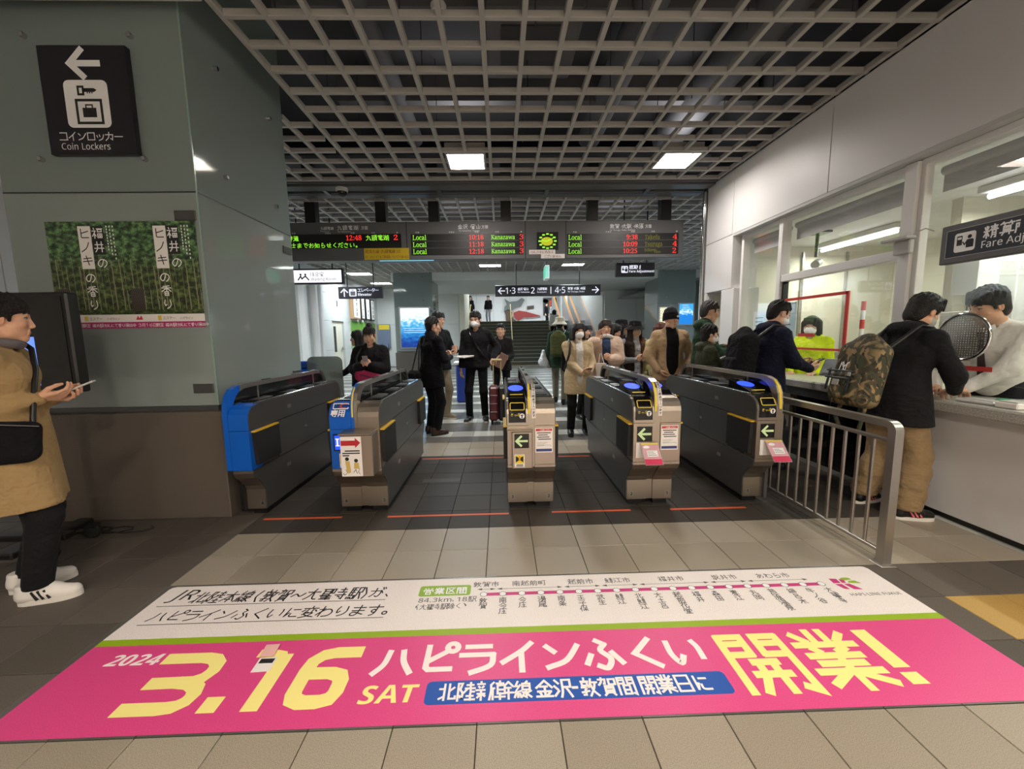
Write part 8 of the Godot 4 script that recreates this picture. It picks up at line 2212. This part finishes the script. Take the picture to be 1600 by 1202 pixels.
	o = held(p, "folder", "brown paper folder in the hands of the man in the black shirt", "folder", V(0.02, 1.0, 0.33)); m = MB.new(); m.box(Transform3D(Basis(Vector3.BACK, -0.45) * Basis(Vector3.RIGHT, 0.3), Vector3()), V(0.16, 0.30, 0.012), 0.003); part(o, "cover", m, mat(srgb(150, 118, 102), 0.6)); m = MB.new(); m.box(Transform3D(Basis(Vector3.BACK, -0.45) * Basis(Vector3.RIGHT, 0.3), V(0, 0, -0.008)), V(0.15, 0.28, 0.004)); part(o, "pages", m, M.paper)
	p = person("man with glasses and beige trousers talking to the man in the suit", {"x": -1.03, "z": -6.72, "h": 1.78, "yaw": 48.0, "hair": "bowl", "glasses": true, "top_m": blk, "coat": 0.80, "legs_m": paleb, "leg": 0.98, "hl": V(0.10, 1.10, 0.30), "hr": V(-0.08, 1.06, 0.33), "dl": V(-0.6, 0.2, 0.6), "dr": V(0.4, 0.1, 0.7), "pl": V(0, 0.4, -1), "pr": V(0, 0.8, -0.5), "cl": 0.6, "cr": 0.5, "shoe_m": mat(srgb(150, 134, 112), 0.6), "sole_m": sole_w})
	o = held(p, "paper_sheets", "white paper sheets between the man with glasses and the man in the suit", "papers", V(0.04, 1.02, 0.50)); m = MB.new(); m.box(Transform3D(Basis(Vector3.BACK, 0.1), Vector3()), V(0.21, 0.012, 0.29)); part(o, "sheets", m, M.paper); m = MB.new(); m.bb(V(-0.1, -0.012, -0.14), V(0.1, -0.006, 0.14)); part(o, "backing", m, M.wall_grey)
	p = person("man in a black suit seen from behind leaning to the man with glasses", {"x": -0.99, "z": -5.68, "h": 1.66, "yaw": 138.0, "hair": "short", "top_m": blk2, "top_name": "suit_jacket", "coat": 0.70, "legs_m": blk2, "leg": 1.05, "lean": 4.0, "hl": V(0.12, 1.08, 0.30), "hr": V(-0.14, 1.12, 0.26), "dl": V(-0.5, 0.2, 0.7), "dr": V(0.7, 0.3, 0.4), "pl": V(0, 0.8, -0.4), "pr": V(0, 0.3, -1), "cl": 0.5, "cr": 0.6, "collar": true, "shoe_m": mat(srgb(62, 40, 30), 0.35), "hy": -20.0})
	m = MB.new(); m.lathe([Vector2(0.066, 1.43), Vector2(0.064, 1.475), Vector2(0.06, 1.475)], Transform3D(Basis(), V(0, 0.005, 0.03)), 18); part(p, "shirt_collar", m, M.white)
	o = held(p, "shoulder_bag", "black bag hanging at the back of the man in the suit", "bag", V(0.16, 0.78, -0.16)); m = MB.new(); m.bb(V(-0.12, -0.16, -0.07), V(0.12, 0.16, 0.07), 0.04); part(o, "body", m, blk); m = MB.new(); m.tube([V(-0.08, 0.14, 0), V(-0.05, 0.5, 0.05), V(0.0, 0.62, 0.12), V(0.05, 0.5, 0.1), V(0.08, 0.14, 0)], 0.012, 6); part(o, "strap", m, M.black)
	# --- behind the blue gates
	p = person("woman in a black padded jacket with a magenta bag looking at her phone", {"x": -1.67, "z": -5.22, "h": 1.52, "yaw": 4.0, "hair": "crop", "top_m": blk, "puff": 1.2, "wide": 1.0, "coat": 0.84, "legs_m": blk2, "hp": 20.0, "hl": V(0.06, 1.16, 0.27), "hr": V(-0.08, 1.16, 0.26), "dl": V(-0.5, 0.5, 0.3), "dr": V(0.5, 0.5, 0.3), "pl": V(-0.4, 0, -1), "pr": V(0.4, 0, -1), "cl": 0.7, "cr": 0.7})
	var fr := MB.new()
	for k in 7: fr.tube([V(-0.05 + k * 0.016, 0.11, 0.05), V(-0.055 + k * 0.0185, 0.075, 0.085), V(-0.06 + k * 0.02, 0.042, 0.088)], 0.011, 6, 0.005)
	fr.ell(V(0, 0.13, -0.07), V(0.045, 0.04, 0.045))
	var fo := part(p, "fringe", fr, M.hair); fo.transform = (p.get_meta("w_") as Array)[3]
	phone(p, "pale phone held up by the woman with the magenta bag", V(0.0, 1.24, 0.31), 0.5, Color(0.62, 0.6, 0.62))
	o = held(p, "waist_bag", "magenta bag slung across the front of the woman in the padded jacket", "bag", V(0.03, 0.98, 0.24)); f = Field.new(V(-0.28, -0.2, -0.14), V(0.28, 0.2, 0.14), 0.013); f.cap(V(-0.12, 0.05, 0), V(0.10, -0.03, 0), 0.085, 0.10, 0.05, 0.6, Vector3.BACK); m = MB.new(); f.mesh_to(m); part(o, "body", m, cloth(srgb(166, 52, 92))); m = MB.new(); m.tube([V(-0.17, 0.09, 0.0), V(-0.18, 0.3, -0.06), V(-0.14, 0.44, -0.2)], 0.012, 6); m.tube([V(-0.12, 0.07, 0.052), V(0.02, 0.03, 0.06), V(0.13, -0.01, 0.055)], 0.005, 6); part(o, "strap", m, M.black)
	p = person("dark haired person in black turned to the side behind the padded jacket", {"x": -2.02, "z": -5.82, "h": 1.49, "yaw": -70.0, "hair": "bob", "top_m": blk, "coat": 0.8, "legs_m": dk, "hl": V(0.08, 0.98, 0.32), "hr": V(-0.08, 1.0, 0.3), "dl": V(-0.2, 0, 1), "dr": V(0.2, 0, 1), "pl": V(0, 1, 0), "pr": V(0, 1, 0)})
	backpack(p, "black backpack on the person standing behind the padded jacket", V(0, 1.14, -0.25), V(0.15, 0.22, 0.09), blk2, 0.0)
	# --- stairs and landing, far off
	var far := {"cell": 0.04, "far": true, "legs_m": blk2}
	var who := [["person in a pale top with dark hair climbing the stairs", 2.72, 1.0, -20.6, 1.66, 178.0, white, "bob"], ["person in black at the head of the stairs, farthest to the left", -1.86, 2.17, -25.5, 1.70, 20.0, blk, "bob"], ["person in black with pale trousers at the head of the stairs by the left post", -0.74, 2.17, -25.5, 1.68, -20.0, blk2, "short"],
		["person in a dark suit on the landing right of the relief", 3.55, 2.17, -31.6, 1.68, 60.0, blk2, "short"], ["person in black with dark hair facing the suit on the landing", 4.08, 2.17, -31.9, 1.74, -40.0, blk, "short"], ["person in a grey coat on the landing beside the two in black", 3.95, 2.17, -30.8, 1.60, -20.0, grey, "bob"]]
	for w in who:
		var q := far.duplicate(); q.x = w[1]; q.y = w[2]; q.z = w[3]; q.h = w[4]; q.yaw = w[5]; q.top_m = w[6]; q.hair = w[7]
		if w[0].contains("pale trousers"): q.legs_m = grey
		person(w[0], q)
